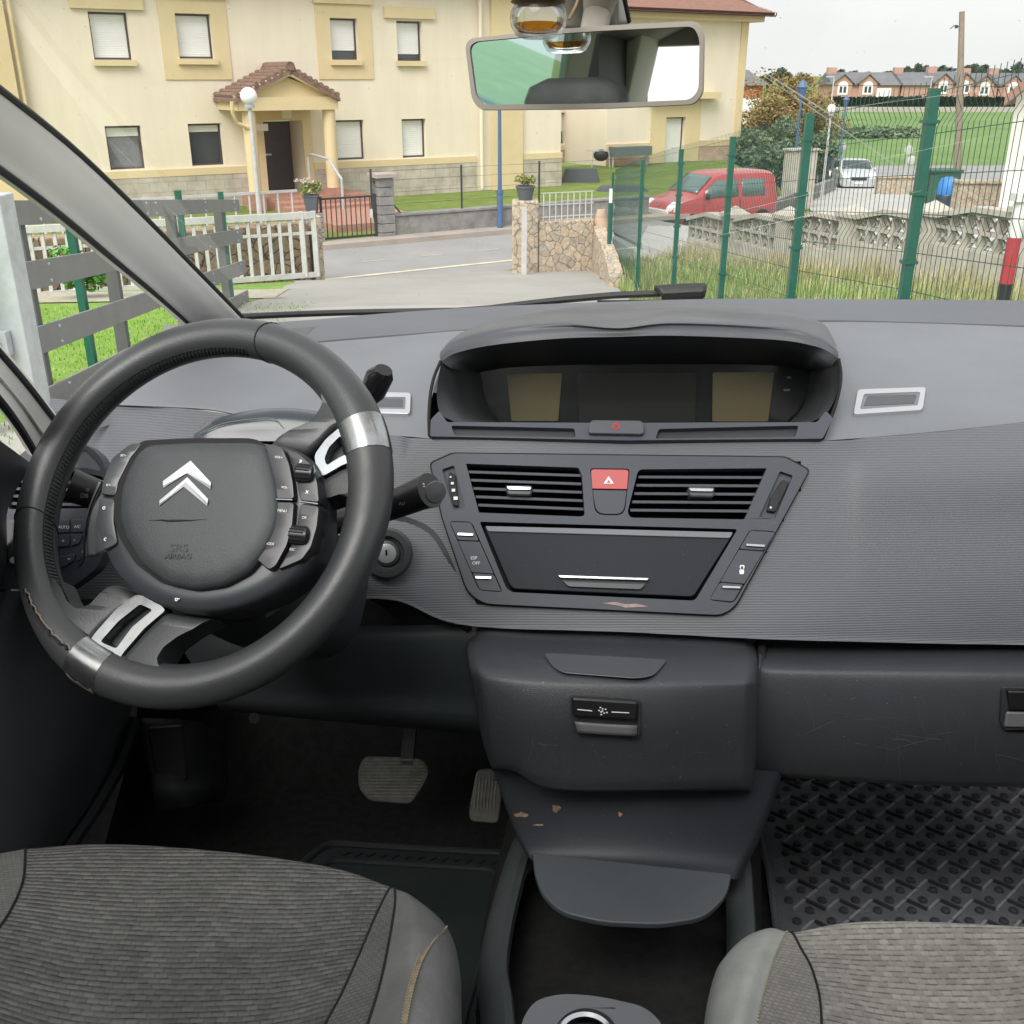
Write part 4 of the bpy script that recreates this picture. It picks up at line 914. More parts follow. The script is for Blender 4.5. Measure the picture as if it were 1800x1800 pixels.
    for sg in (1, -1):
        hl = prof['hl']; b = MB(); P = [(hl[0] - .22, hl[1] + .20), (hl[0] + .02, hl[1] + .05), (hl[0] + .06, hl[1] - .09), (hl[0] - .06, hl[1] - .10), (hl[0] - .26, hl[1] + .06)]
        P = rnd_poly(P, .05)
        b.prism([Vector((x + .02, sg * (W_ / 2 - .06 - .0 * x), z)) for x, z in P], [Vector((x + .085, sg * (W_ / 2 - .38), z - .01)) for x, z in P]); b.build('headlight', m_lamp, r, bevel=.01)
        b = MB(); b.ball((prof['mir'][0], sg * (W_ / 2 + .07), prof['mir'][1]), .09, 10, 8, (.6, .9, 1)); b.build('door_mirror', prof.get('mm', m_black), r)
    MB().box((f + .075, 0, zb_ - .14), (.01, .48, .11)).build('number_plate', m_plate, r, smooth=False)
    return r, body, zt
def carM(px, py, Y, yaw, sc=1): p = Wd(px, py, Y); return Matrix.Translation((p.x, p.y, h(p.x, p.y))) @ Matrix.Rotation(R(yaw), 4, 'Z') @ Matrix.Scale(sc, 4)
# red van: nose towards the gate, three-quarter view
van = dict(top=[(-1.95, .95), (-1.93, 1.50), (-1.75, 1.68), (-1.2, 1.72), (.15, 1.72), (.45, 1.66), (1.15, 1.12), (1.25, 1.07), (1.75, .93), (1.95, .80), (2.0, .62)], belt=.98, side=[(-.35, .88), (-1.35, -.50)], screens=[(.52, 1.10)], axles=(-1.3, 1.32), rw=.29, bump=.52, hl=(1.86, .78), mir=(.85, 1.08), wtop=1.50)
vr, vb_, zt = mk_car('red_van', 'small red van parked beyond the openwork wall facing the drive', 'van', carM(1248, 380, 28.2, 208, .88), van, 1.68, m_redpaint, m_vglass)
b = MB(); b.prism([Vector((1.90, y, z)) for y, z in rnd_poly([(-.62, .64), (.62, .64), (.52, .76), (-.52, .76)], .04)], [Vector((2.02, y, z - .06)) for y, z in rnd_poly([(-.62, .64), (.62, .64), (.52, .76), (-.52, .76)], .04)]); b.build('bumper_panel', mat('pale_bumper', (.6, .58, .55), .4), vr, smooth=False)
b = MB(); b.lathe([(.05, 0), (.05, .012)], (1.93, 0, .84), (1, 0, .3), 16); b.build('badge', m_rim, vr)
MB().tube([(-.2, .35, 1.73), (-.5, .35, 1.95)], .008, 6).build('aerial', m_black, vr)
b = MB()
for sg in (1, -1): b.tube([Vector((.90, sg * .845, 1.0)), Vector((.92, sg * .848, .45)), Vector((-.42, sg * .848, .40)), Vector((-.42, sg * .845, 1.0))], .006, 4)
b.build('door_seam', m_black, vb_)
saloon = dict(top=[(-2.1, .55), (-2.05, .85), (-1.5, .98), (-.9, 1.38), (.2, 1.44), (.45, 1.40), (1.15, .98), (1.3, .94), (1.9, .80), (2.08, .66)], belt=.90, side=[(-.9, .75)], screens=[(.5, 1.1), (-.98, -1.45)], axles=(-1.25, 1.3), rw=.31, bump=.55, hl=(1.98, .70), mir=(.8, .98), mm=m_silver)
vr2, _, _ = mk_car('silver_car', 'silver hatchback parked on the pale side road', 'car', carM(1496, 326, 55, 262, .98), saloon, 1.74, m_silver, m_glass, bumper=m_silver)
MB().box((2.11, 0, .62), (.02, .75, .14)).build('grille', m_black, vr2, smooth=False)
hatch = dict(saloon); hatch['mm'] = m_navy
mk_car('dark_car', 'dark blue car half hidden beside the silver hatchback', 'car', carM(1472, 322, 58.5, 262, .98), hatch, 1.7, m_navy, m_glass, bumper=m_navy)

# ---- wooden utility pole, white house, containers, concrete bits
p = Wd(1684, 325, 44); p.z = h(p.x, p.y); top = Wd(1691, 20, 44)
r = thing('utility_pole', 'bare weathered wooden utility pole rising above the field', 'pole', p)
MB().tube([p, p.lerp(top, .5) + Vector((.03, 0, 0)), top], [.15, .14, .10], 12).build('shaft', m_wood, r)
b = MB(); t_ = p.lerp(top, .92); b.tube([t_, t_ + Vector((-.3, 0, .05)), t_ + Vector((-.42, 0, -.05))], .02, 6); b.box(t_ + Vector((-.2, 0, .02)), (.08, .1, .12)); b.build('bracket', m_dark, r)
hs_ = thing('white_house', 'white gabled house with brown eaves cut by the right frame edge', 'house', (14.9, 26.5, .0))
a = Wd(1765, 312, 27); X0 = a.x; Z0 = h(a.x, 27) - .3; ez = Wd(1762, 150, 27).z; rz = Wd(1850, 85, 27).z
rz = ez + 2.7
b = MB(); P = [(X0, Z0), (X0 + 6.2, Z0), (X0 + 6.2, ez), (X0 + 3.1, rz), (X0 - .05, ez)]
b.prism([Vector((x, 27, z)) for x, z in P], [Vector((x + 6, 37, z)) for x, z in P]); b.build('wall', mat('white_render', (.74, .71, .66), .9, var=.06, vscale=1.5), hs_, smooth=False)
b = MB()
for x0, x1 in ((X0 - .55, X0 + 3.1), (X0 + 6.75, X0 + 3.1)):
    e = Vector((x0, 26.5, ez - .45)); t_ = Vector((x1, 26.5, rz + .03)); d = Vector((6.6, 11, 0)); u_ = Vector((0, 0, .24)); b.prism([q + u_ for q in (e, t_, t_ + d, e + d)], [e, t_, t_ + d, e + d])
b.build('roof', mat('brown_eaves', (.30, .17, .13), .8, var=.2), hs_, smooth=False)
p = Wd(1666, 333, 36); g = h(p.x, p.y)
r = thing('waste_container', 'blue domed container on a navy base beside the wooden pole', 'container', (p.x, p.y, g)); p.z = g
MB().lathe([(.30, 0), (.36, .1), (.37, .5), (.36, .52)], p, n=16).build('base', m_navy, r); MB().lathe([(.355, .521), (.37, .6), (.34, .85), (.25, 1.02), (.1, 1.08)], p, n=18).build('dome', mat('container_blue', (.03, .20, .55), .45), r)
p = Wd(1655, 318, 40); g = h(p.x, p.y); b = MB(); b.box((p.x, p.y, g + .6), (1.1, .8, 1.1)); b.box((p.x, p.y - .03, g + 1.2), (1.2, .9, .1)); b.tube([(p.x - .4, p.y - .42, g + .08), (p.x - .4, p.y - .3, g + .08)], .09, 10)
tag(b.build('waste_container', mat('container_green', (.03, .10, .06), .6), smooth=False, bevel=.03), 'dark green wheeled container behind the blue domed one', 'container')
def blockbox(name, px, py, Y, dims, m, label, cat, yaw=20, top=True):
    p = Wd(px, py, Y); g = h(p.x, p.y); b = MB(); Mx = Matrix.Rotation(R(yaw), 3, 'Z'); b.box((p.x, p.y, g + dims[2] / 2 - .1), (dims[0], dims[1], dims[2]), Mx)
    if top: b.box((p.x, p.y, g + dims[2] - .09 + .035), (dims[0] + .12, dims[1] + .12, .07), Mx)
    return tag(b.build(name, m, smooth=False, bevel=.01), label, cat)
blockbox('concrete_pillar', 1400, 350, 37, (1.0, .5, 2.0), m_concrete, 'pale concrete gate pillar behind the blue lantern post', 'pillar')
blockbox('concrete_box', 1463, 375, 21, (1.0, .6, .62), m_concrete, 'low concrete meter box behind the openwork wall', 'box', 10)
a_, c_ = Wd(1350, 358, 32), Wd(1462, 318, 52); b = MB(); n_ = Vector((.22, -.1, 0)); P_ = [a_.lerp(c_, i / 10) for i in range(11)]
for q0, q1 in zip(P_, P_[1:]):
    g0_, g1_ = h(q0.x, q0.y), h(q1.x, q1.y); b.prism([Vector((q.x, q.y, g + .55)) for q, g in ((q0, g0_), (q1, g1_), (q1 + n_, g1_), (q0 + n_, g0_))], [Vector((q.x, q.y, g - .5)) for q, g in ((q0, g0_), (q1, g1_), (q1 + n_, g1_), (q0 + n_, g0_))])
tag(b.build('roadside_wall', m_block, smooth=False), 'grey roadside wall running back from the red van', 'wall')
blockbox('roadside_wall', 1590, 318, 47, (2.4, .4, .8), m_rubble, 'short rubble wall under the round road signs', 'wall', 0)
blockbox('roadside_wall', 1735, 320, 33, (1.8, .6, 1.1), m_rubble, 'rubble gatepost wall in front of the white house', 'wall', 0)
r = None
for i, (px, Y, lab, hh) in enumerate(((1590, 50, 'pair of round road signs seen from behind before the field', 2.2), (1476, 62, 'small white road sign beyond the silver car', 2.3))):
    p = Wd(px, 310, Y); p.z = h(p.x, p.y); r = thing('road_sign', lab, 'road sign', p); MB().tube([p, p + Vector((0, 0, hh))], .03, 8).build('pole', m_galv, r)
    for k in range(2 if i == 0 else 1): MB().lathe([(.18, 0), (.20, .01), (.20, .02), (.18, .03)], p + Vector((.2 * k, -.05, hh - .35 - .45 * k)), (0, -1, .05), 18).build('sign_face', m_wpaint, r)
p = Wd(1590, 150, 95); b = MB()
for px, y0, Y in ((1628, 200, 90), (1458, 192, 88)):
    p = Wd(px, 210, Y); p.z = h(p.x, p.y); t_ = Wd(px, 135, Y).z; r = thing('lamp_column', 'thin white lamp column against the %s brick houses' % ('right' if px > 1500 else 'left'), 'street lamp', p); MB().tube([p, Vector((p.x, p.y, t_))], [.09, .05], 8).build('pole', m_wpaint, r); MB().box((p.x - .3, p.y, t_), (.7, .15, .08)).build('lamp_head', m_wpaint, r, smooth=False)

# ---- garden things before the right block
gz = .03
p = S(*st(*Wd(1107, 291, 43)[:2])); p.z = gz
r = thing('garden_shelter', 'low dark table on thin legs before the pink stone wall', 'table', p)
dd = Vector((DX, DY, 0)); nn = Vector((-DY, DX, 0))
b = MB(); b.bar(p - dd * .9 + Vector((0, 0, .58)), p + dd * .9 + Vector((0, 0, .58)), .5, .34); b.build('top', mat('slate_blue', (.12, .15, .16), .7), r, smooth=False); b = MB()
for a in (-.85, .85): b.bar(p + dd * a, p + dd * a + Vector((0, 0, .40)), .05, .05)
b.build('legs', m_galv, r, smooth=False)
for px, py, Y, dm, lab in ((1021, 298, 36.5, (1.3, .7, .42), 'low dark planter on the lawn left of the pink stone wall'), (1095, 308, 33.5, (1.6, .8, .14), 'flat dark slab set in the lawn near the van')):
    p = Wd(px, py, Y); b = MB(); P = rnd_poly([(-dm[0] / 2, -dm[1] / 2), (dm[0] / 2, -dm[1] / 2), (dm[0] / 2, dm[1] / 2), (-dm[0] / 2, dm[1] / 2)], .12)
    b.prism([Vector((p.x + x * .8, p.y + y * .8, gz + dm[2])) for x, y in P], [Vector((p.x + x, p.y + y, gz)) for x, y in P]); tag(b.build('planter', mat('dark_planter', (.07, .08, .09), .8), smooth=False, bevel=.02), lab, 'planter')
p = Wd(1056, 290, 42.5); p.z = gz; r = thing('barbecue', 'black covered barbecue on pale legs at the corner of the flats', 'barbecue', p)
b = MB(); b.ball(p + Vector((0, 0, .45)), .30, 14, 8, (1, .7, .75)); b.build('hood', m_black, r); b = MB()
for sg in (-1, 1): b.bar(p + Vector((sg * .35, 0, 0)), p + Vector((sg * .3, 0, .6)), .04, .04)
b.bar(p + Vector((-.6, -.1, .62)), p + Vector((.3, -.1, .62)), .05, .04); b.build('legs', m_galv, r, smooth=False)

# ---- trees, bushes, hedge
def tree(name, label, p, H_, rad, n, size, m, seed, trunk=.2, clumps=18, group=None):
    r = thing(name, label, 'tree', p, group=group); rn = random.Random(seed); b = MB(); c = p + Vector((0, 0, H_ - rad[2] * .95))
    b.tube([p - Vector((0, 0, .2)), p + Vector((.1, 0, H_ * .3)), c], [trunk, trunk * .75, trunk * .4], 8)
    for i in range(7): a = rn.uniform(0, 6.3); b.tube([p + Vector((.08, 0, H_ * rn.uniform(.22, .5))), c + Vector((math.cos(a) * rad[0] * .6, math.sin(a) * rad[1] * .6, rn.uniform(-.3, .5) * rad[2]))], [trunk * .4, trunk * .12], 6)
    b.build('trunk', m_bark, r); b = MB(); leaves(b, c, rad, n, size, clumps, seed=seed); b.build('crown', m, r, smooth=False, weld=False); return r
p = Wd(1385, 260, 62); p.z = h(p.x, p.y); tree('autumn_tree', 'broad tree turning brown and gold beside the side road', p, Wd(1400, 122, 62).z - p.z, (2.9, 2.9, 2.6), 13000, .105, m_lf_aut, 4, .3, 34)
p = Wd(1345, 270, 58); p.z = h(p.x, p.y); tree('leafy_tree', 'green and brown tree beside the corner of the flats', p, Wd(1350, 165, 58).z - p.z, (1.8, 1.8, 1.9), 7000, .10, m_lf_aut, 14, .2, 16)
p = Wd(1365, 300, 45); g = h(p.x, p.y); b = MB(); leaves(b, (p.x, p.y, g + 1.5), (1.5, 1.3, 1.45), 5200, .12, 30, seed=8); r = thing('round_bush', 'rounded grey green bush behind the red van', 'bush', (p.x, p.y, g)); b.build('crown', m_lf_grn, r, smooth=False, weld=False); MB().tube([(p.x, p.y, g), (p.x, p.y, g + 1.5)], [.12, .05], 8).build('trunk', m_bark, r)
p = Wd(1325, 300, 47); g = h(p.x, p.y); b = MB(); leaves(b, (p.x, p.y, g + 1.6), (1.1, 1.1, 1.7), 2600, .12, 20, seed=18); r = thing('round_bush', 'darker tall bush against the corner of the flats', 'bush', (p.x, p.y, g)); b.build('crown', m_lf_grn, r, smooth=False, weld=False); MB().tube([(p.x, p.y, g), (p.x, p.y, g + 1.5)], [.12, .05], 8).build('trunk', m_bark, r)
p = Wd(1435, 290, 60); g = h(p.x, p.y); b = MB(); leaves(b, (p.x, p.y, g + 1.4), (1.7, 1.2, 1.7), 2600, .15, 20, seed=28); r = thing('round_bush', 'loose bush left of the silver car', 'bush', (p.x, p.y, g)); b.build('crown', m_lf_grn, r, smooth=False, weld=False); MB().tube([(p.x, p.y, g), (p.x, p.y, g + 1.5)], [.12, .05], 8).build('trunk', m_bark, r)
# scrub on the field edge
b = MB()
for i in range(10): p = Wd(1440 + i * 17, 232, 98); leaves(b, (p.x, p.y, h(p.x, p.y) + .4), (2.2, 2, .7), 260, .25, 8, seed=40 + i)
tag(b.build('field_scrub', m_lf_grn, smooth=False, weld=False), 'low scrub along the near edge of the sloping field', 'shrubs', kind='stuff')
# hedge and roadside parapet on the hill
y0 = 137.0; z0_ = h(40, y0); xa, xb = Wd(1455, 190, y0).x, Wd(1780, 190, y0).x + 12; ht = Wd(1600, 172, y0).z
r = thing('clipped_hedge', 'long dark clipped hedge below the brick houses', 'hedge', ((xa + xb) / 2, y0, z0_)); b = MB(); b.box(((xa + xb) / 2, y0 + 1, (z0_ + ht) / 2 - .3), (xb - xa, 1.6, ht - z0_ + .4))
rn = random.Random(3)
for i in range(9000):
    x = rn.uniform(xa, xb); z_ = rn.uniform(z0_, ht + .12); y = y0 + rn.uniform(-.05, .2) if rn.random() < .8 else y0 + rn.uniform(0, 2); s_ = .16; a = rn.uniform(0, 3)
    b.add([(x - s_, y, z_), (x, y - .12, z_ + s_ * math.cos(a)), (x + s_, y + .05, z_), (x, y + .1, z_ - s_)], [(0, 1, 2, 3)])
b.build('foliage', m_lf_hedge, r, smooth=False, weld=False)
b = MB(); b.box(((xa + xb) / 2, y0 - 6, h(40, y0 - 6) + .15), (xb - xa + 4, .5, .9)); tag(b.build('parapet_wall', m_coursed, smooth=False), 'long pale stone parapet wall at the top of the field', 'wall')
b = MB(); 
# row of brick houses
def house(x, y, w, d, hw, hr, label, dormers, chim=True):
    z = h(x, y) - .3; r = thing('brick_house', label, 'house', (x + w / 2, y, z), group='row of brick houses on the hill')
    MB().box((x + w / 2, y + d / 2, z + hw / 2), (w, d, hw)).build('wall', m_brick, r, smooth=False)
    b = MB(); e = .35; q = [(x - e, y - e, z + hw), (x + w + e, y - e, z + hw), (x + w + e, y + d + e, z + hw), (x - e, y + d + e, z + hw), (x - e, y + d / 2, z + hw + hr), (x + w + e, y + d / 2, z + hw + hr)]
    b.add(q, [(0, 1, 5, 4), (2, 3, 4, 5), (0, 4, 3), (1, 2, 5), (3, 2, 1, 0)]); rf = b.build('roof', m_slate, r, smooth=False)
    for dx in dormers:
        xd = x + w * dx; P = [(xd - 1.25, z + hw - 1.6), (xd + 1.25, z + hw - 1.6), (xd + 1.25, z + hw + .3), (xd, z + hw + 1.25), (xd - 1.25, z + hw + .3)]
        b = MB(); b.prism([Vector((u, y - .25, v)) for u, v in P], [Vector((u, y + d * .4, v)) for u, v in P]); gb = b.build('gable', m_brick, r, smooth=False)
        b = MB()
        for sg in (1, -1): b.prism([Vector((xd + sg * 1.6, y - .5, z + hw + .05)), Vector((xd, y - .5, z + hw + 1.35)), Vector((xd, y + d * .42, z + hw + 1.35)), Vector((xd + sg * 1.6, y + d * .42, z + hw + .05))], [Vector((xd + sg * 1.6, y - .5, z + hw + .2)), Vector((xd, y - .5, z + hw + 1.5)), Vector((xd, y + d * .42, z + hw + 1.5)), Vector((xd + sg * 1.6, y + d * .42, z + hw + .2))])
        b.build('gable_roof', m_slate, gb, smooth=False)
        b = MB(); P = [(xd - .7, z + hw - 1.2), (xd + .7, z + hw - 1.2)] + [(xd + .7 * math.cos(a), z + hw - .1 + .6 * math.sin(a)) for a in [math.pi * i / 8 for i in range(9)]]
        b.prism([Vector((u, y - .30, v)) for u, v in P], [Vector((u, y - .2, v)) for u, v in P]); wf = b.build('window', m_white, r, smooth=False)
        b = MB()
        for sg in (-1, 1): b.box((xd + sg * .27, y - .31, z + hw - .55), (.36, .02, .8))
        b.build('pane', m_pane, wf, smooth=False)
    if chim: MB().box((x + .5, y + d / 2, z + hw + hr * .6), (1.2, 1, hr + .9)).build('chimney', m_brick, r, smooth=False)
y = 152.0; xh = Wd(1462, 180, y).x; sc_ = y / 1800
specs = [(1464, 1580, 3.3, 'leftmost brick house with two arched gables and a chimney', (.12, .5)), (1582, 1640, 3.3, 'brick house with a white door between the gabled ones', ()), (1642, 1700, 3.4, 'brick house with gables left of the wooden pole', (.2, .85)), (1702, 1750, 3.2, 'brick house seen behind the top of the mesh fence', (.5,)), (1752, 1830, 3.2, 'rightmost brick house behind the white gabled house', (.3,))]
for x0, x1, hw, lab, dm in specs:
    a = Wd(x0, 180, y).x; c = Wd(x1, 180, y).x; house(a, y, c - a - .1, 8, hw - .55, 1.65, lab, dm)
p = Wd(1600, 175, y); MBd = MB().box((Wd(1545, 175, y).x, y - .05, h(40, y) + 1.0), (3.0, .1, 2.2)); tag(MBd.build('garage_door', m_white, smooth=False), 'white garage door on the leftmost brick house', 'garage door')
# far left: white and orange house, skyline trees
p = Wd(1300, 200, 90); X0 = p.x - 6; X1 = Wd(1338, 180, 90).x; g = h(50, 90); zt_ = Wd(1320, 150, 90).z
r = thing('far_house', 'white and orange house with grey roof behind the autumn tree', 'house', (X0 + 5, 90, g)); zm = Wd(1320, 172, 90).z
MB().box(((X0 + X1) / 2, 94, (g + zm) / 2), (X1 - X0, 8, zm - g)).build('wall', m_white, r, smooth=False); MB().box(((X0 + X1) / 2, 94, (zm + zt_) / 2 + .002), (X1 - X0 + .04, 8.04, zt_ - zm)).build('upper_wall', mat('orange_render', (.55, .17, .08), .8), r, smooth=False)
b = MB(); zr = Wd(1320, 122, 90).z; q = [(X0 - .4, 89.5, zt_), (X1 + .6, 89.5, zt_), (X1 + .6, 98.5, zt_), (X0 - .4, 98.5, zt_), (X0 - .4, 94, zr), (X1 - .5, 94, zr)]; b.add(q, [(0, 1, 5, 4), (2, 3, 4, 5), (0, 4, 3), (1, 2, 5), (3, 2, 1, 0)]); b.build('roof', m_slate, r, smooth=False)
sky = [(1480, 124, 10), (1500, 121, 11), (1590, 118, 12), (1645, 114, 12), (1690, 116, 11), (1770, 118, 12), (1378, 118, 14), (1350, 124, 14), (1410, 128, 13), (1612, 112, 13), (1628, 118, 10), (1668, 120, 16), (1705, 108, 12), (1722, 112, 13), (1750, 122, 14), (1790, 112, 15), (1830, 116, 15), (1560, 124, 10), (1520, 126, 9), (1300, 122, 14)]
for i, (px, py, w) in enumerate(sky):
    Y = 215 + (i % 3) * 12; p = Wd(px, 140, Y); z = h(p.x, Y); t_ = Wd(px, py, Y).z; H_ = t_ - z; rad = w / 1800 * Y * 1.15; p.z = z
    tree('skyline_tree', None, p, H_, (rad, rad, min(H_ * .45, rad * 1.0)), 1500, .38, m_lf_dk, 60 + i, .35, 12, group='dark trees on the skyline')['label'] = 'dark distant tree on the skyline above the brick houses' if px > 1450 else 'dark distant tree on the skyline left of the brick houses'
# ================================================================== inside the car
X3 = Vector((1, 0, 0))
m_pad = mat('dash_pad', (.150, .158, .175), .58, var=.10, vscale=2.5, bump=.35, bscale=700, dist=.0006, rvar=.06, speck=.10)
m_strip = mat('dash_rear_strip', (.10, .106, .12), .6, var=.08, vscale=3, bump=.2, bscale=700, dist=.0005)
m_hood = mat('hood_plastic', (.062, .066, .074), .46, var=.15, vscale=4, bump=.3, bscale=600, dist=.0006, rvar=.08, speck=.15)
m_panel = mat('panel_plastic', (.056, .061, .076), .55, spec=.35, var=.08, vscale=5, bump=.15, bscale=900, dist=.0003, speck=.22)
m_dkpl = mat('dark_plastic', (.024, .026, .030), .55, var=.2, vscale=5, bump=.35, bscale=600, dist=.0006, speck=.2)
m_blk = mat('black_gap', (.004, .004, .004), .8)
m_gloss = mat('screen_black', (.008, .009, .010), .18, spec=.5, speck=.0)
m_olive = mat('lcd_olive', (.080, .068, .036), .35, var=.1, vscale=14)
m_chrome = mat('chrome', (.46, .47, .49), .18, metal=1, rvar=.05, vscale=60, var=.03)
m_chromew = mat('worn_chrome', (.46, .48, .50), .22, metal=.95, var=.9, vscale=40, detail=10, col2=(.22, .215, .20), rvar=.12)
m_satin = mat('satin_silver', (.50, .51, .53), .35, metal=.6)
m_redbtn = mat('hazard_red', (.42, .07, .07), .45, var=.05)
m_mark = mat('white_print', (.75, .75, .75), .6)
m_redmark = mat('red_print', (.5, .03, .04), .6)
m_grey_mark = mat('grey_print', (.22, .22, .22), .6)
m_leather = mat('rim_leather', (.042, .047, .049), .38, var=.35, vscale=9, bump=.3, bscale=560, dist=.0006, rvar=.12, col2=(.032, .031, .034))
m_airbag = mat('airbag_skin', (.038, .042, .046), .5, var=.06, vscale=6, bump=.6, bscale=900, dist=.0006)
m_pillar = mat('pillar_trim', (.80, .77, .735), .62, var=.04, vscale=4, bump=.15, bscale=500, dist=.0005)
m_beige = mat('mirror_shell', (.29, .26, .225), .5, var=.05, vscale=8)
m_head = mat('roof_lining', (.42, .40, .36), .95, bump=.3, bscale=400)
m_carpet = mat('carpet', (.034, .033, .033), 1, spec=.1, var=.22, vscale=60, bump=.9, bscale=900, dist=.002, speck=.06)
m_rubber = mat('rubber_mat', (.15, .155, .17), .30, var=.25, vscale=9, bump=.3, bscale=300, dist=.0006, rvar=.1)
m_rubberd = mat('rubber_mat_driver', (.026, .036, .036), .55, var=.25, vscale=9, bump=.3, bscale=300, dist=.0006)
m_pedal = mat('pedal_rubber', (.15, .145, .125), .5, var=.45, vscale=40, bump=.2, bscale=200, dist=.0005)
m_thread = mat('thread', (.30, .27, .19), .8)
m_threadk = mat('dark_thread', (.03, .03, .033), .7)

def ribbed(name, col, rough, pitch, strength=.6, speck=.1):
    m, t, p = nodes(name); N = t.nodes.new; L = t.links.new; p.inputs['Roughness'].default_value = rough
    tc = N('ShaderNodeTexCoord'); sx = N('ShaderNodeSeparateXYZ'); L(tc.outputs['Object'], sx.inputs[0])
    n = N('ShaderNodeTexNoise'); n.inputs['Scale'].default_value = 22; n.inputs['Detail'].default_value = 1; mp = N('ShaderNodeMapping'); mp.inputs['Scale'].default_value = (1, .3, 2.5); L(tc.outputs['Object'], mp.inputs[0]); L(mp.outputs[0], n.inputs[0])
    a = N('ShaderNodeMath'); a.operation = 'MULTIPLY_ADD'; a.inputs[1].default_value = 2 * math.pi / pitch; L(sx.outputs[2], a.inputs[0])
    nn = N('ShaderNodeMath'); nn.operation = 'MULTIPLY'; nn.inputs[1].default_value = 2.2; L(n.outputs[0], nn.inputs[0]); L(nn.outputs[0], a.inputs[2])
    s_ = N('ShaderNodeMath'); s_.operation = 'SINE'; L(a.outputs[0], s_.inputs[0])
    b_ = N('ShaderNodeBump'); b_.inputs['Strength'].default_value = strength; b_.inputs['Distance'].default_value = .0016; L(s_.outputs[0], b_.inputs['Height']); L(b_.outputs[0], p.inputs['Normal'])
    r = N('ShaderNodeMapRange'); r.inputs[1].default_value = -1; L(s_.outputs[0], r.inputs[0])
    x = N('ShaderNodeMix'); x.data_type = 'RGBA'; x.inputs[6].default_value = (*[c * .82 for c in col], 1); x.inputs[7].default_value = (*[c * 1.12 for c in col], 1); L(r.outputs[0], x.inputs[0]); L(x.outputs[2], p.inputs['Base Color']); return m
m_band = ribbed('ribbed_band', (.105, .11, .122), .50, .0026, .22)

def CC(lst): return [C(*q) for q in lst]
def sh(V, d): return [q + Vector(d) for q in V]
dash = thing('dashboard', 'dark grey car dashboard with central display hood, air vents and ribbed fascia', 'dashboard', C(1100, 1100, 1.2), M_CAR)

# pad behind: rear strip
r0 = CC([(250, 600, 1.80), (400, 574, 1.88), (560, 561, 1.93), (700, 549, 1.95), (900, 537, 1.95), (1250, 525.5, 1.95), (1500, 526, 1.95), (1800, 528, 1.93), (2050, 533, 1.85)])
r1 = CC([(215, 640, 1.58), (380, 618, 1.60), (545, 601, 1.61), (700, 588, 1.62), (900, 575, 1.62), (1250, 566, 1.62), (1480, 563, 1.62), (1800, 572, 1.60), (2050, 580, 1.56)])
b = MB(); b.sheet([sh(r0, (0, .06, -.05)), r0, r1, sh(r1, (0, -.002, -.02))], 60, 3, False); rst = b.build('rear_strip', m_strip, dash)
# main pad: left and right of the display well
def pad(rows, name):
    b = MB(); b.sheet(rows, 40, 6); return b.build(name, m_pad, dash, ang=60)
padL = [CC([(215, 643, 1.575), (380, 621, 1.595), (545, 604, 1.605), (700, 591, 1.61), (800, 582, 1.61), (900, 578, 1.61)]),
        CC([(180, 668, 1.49), (380, 650, 1.50), (545, 640, 1.49), (700, 634, 1.47), (775, 630, 1.45), (790, 634, 1.45)]),
        CC([(150, 692, 1.44), (380, 690, 1.41), (545, 692, 1.38), (660, 695, 1.36), (740, 698, 1.345), (759, 699, 1.34)]),
        CC([(135, 708, 1.41), (345, 716, 1.37), (424, 726, 1.35), (545, 745, 1.31), (640, 756, 1.28), (755, 766, 1.26)]),
        CC([(135, 712, 1.43), (345, 720, 1.39), (424, 730, 1.37), (545, 749, 1.33), (640, 760, 1.30), (755, 770, 1.28)])]
padR = [CC([(1330, 570, 1.61), (1480, 566, 1.615), (1640, 569, 1.61), (1800, 575, 1.595), (2050, 583, 1.555)]),
        CC([(1455, 634, 1.45), (1480, 628, 1.46), (1640, 630, 1.46), (1800, 632, 1.46), (2050, 640, 1.44)]),
        CC([(1474, 699, 1.34), (1500, 698, 1.345), (1640, 690, 1.36), (1800, 684, 1.37), (2050, 680, 1.37)]),
        CC([(1447, 770, 1.26), (1530, 764, 1.265), (1660, 753, 1.28), (1800, 738, 1.29), (2050, 708, 1.30)]),
        CC([(1447, 774, 1.28), (1530, 768, 1.285), (1660, 757, 1.30), (1800, 742, 1.31), (2050, 712, 1.32)])]
pads = [pad(padL, 'top_pad'), pad(padR, 'top_pad')]

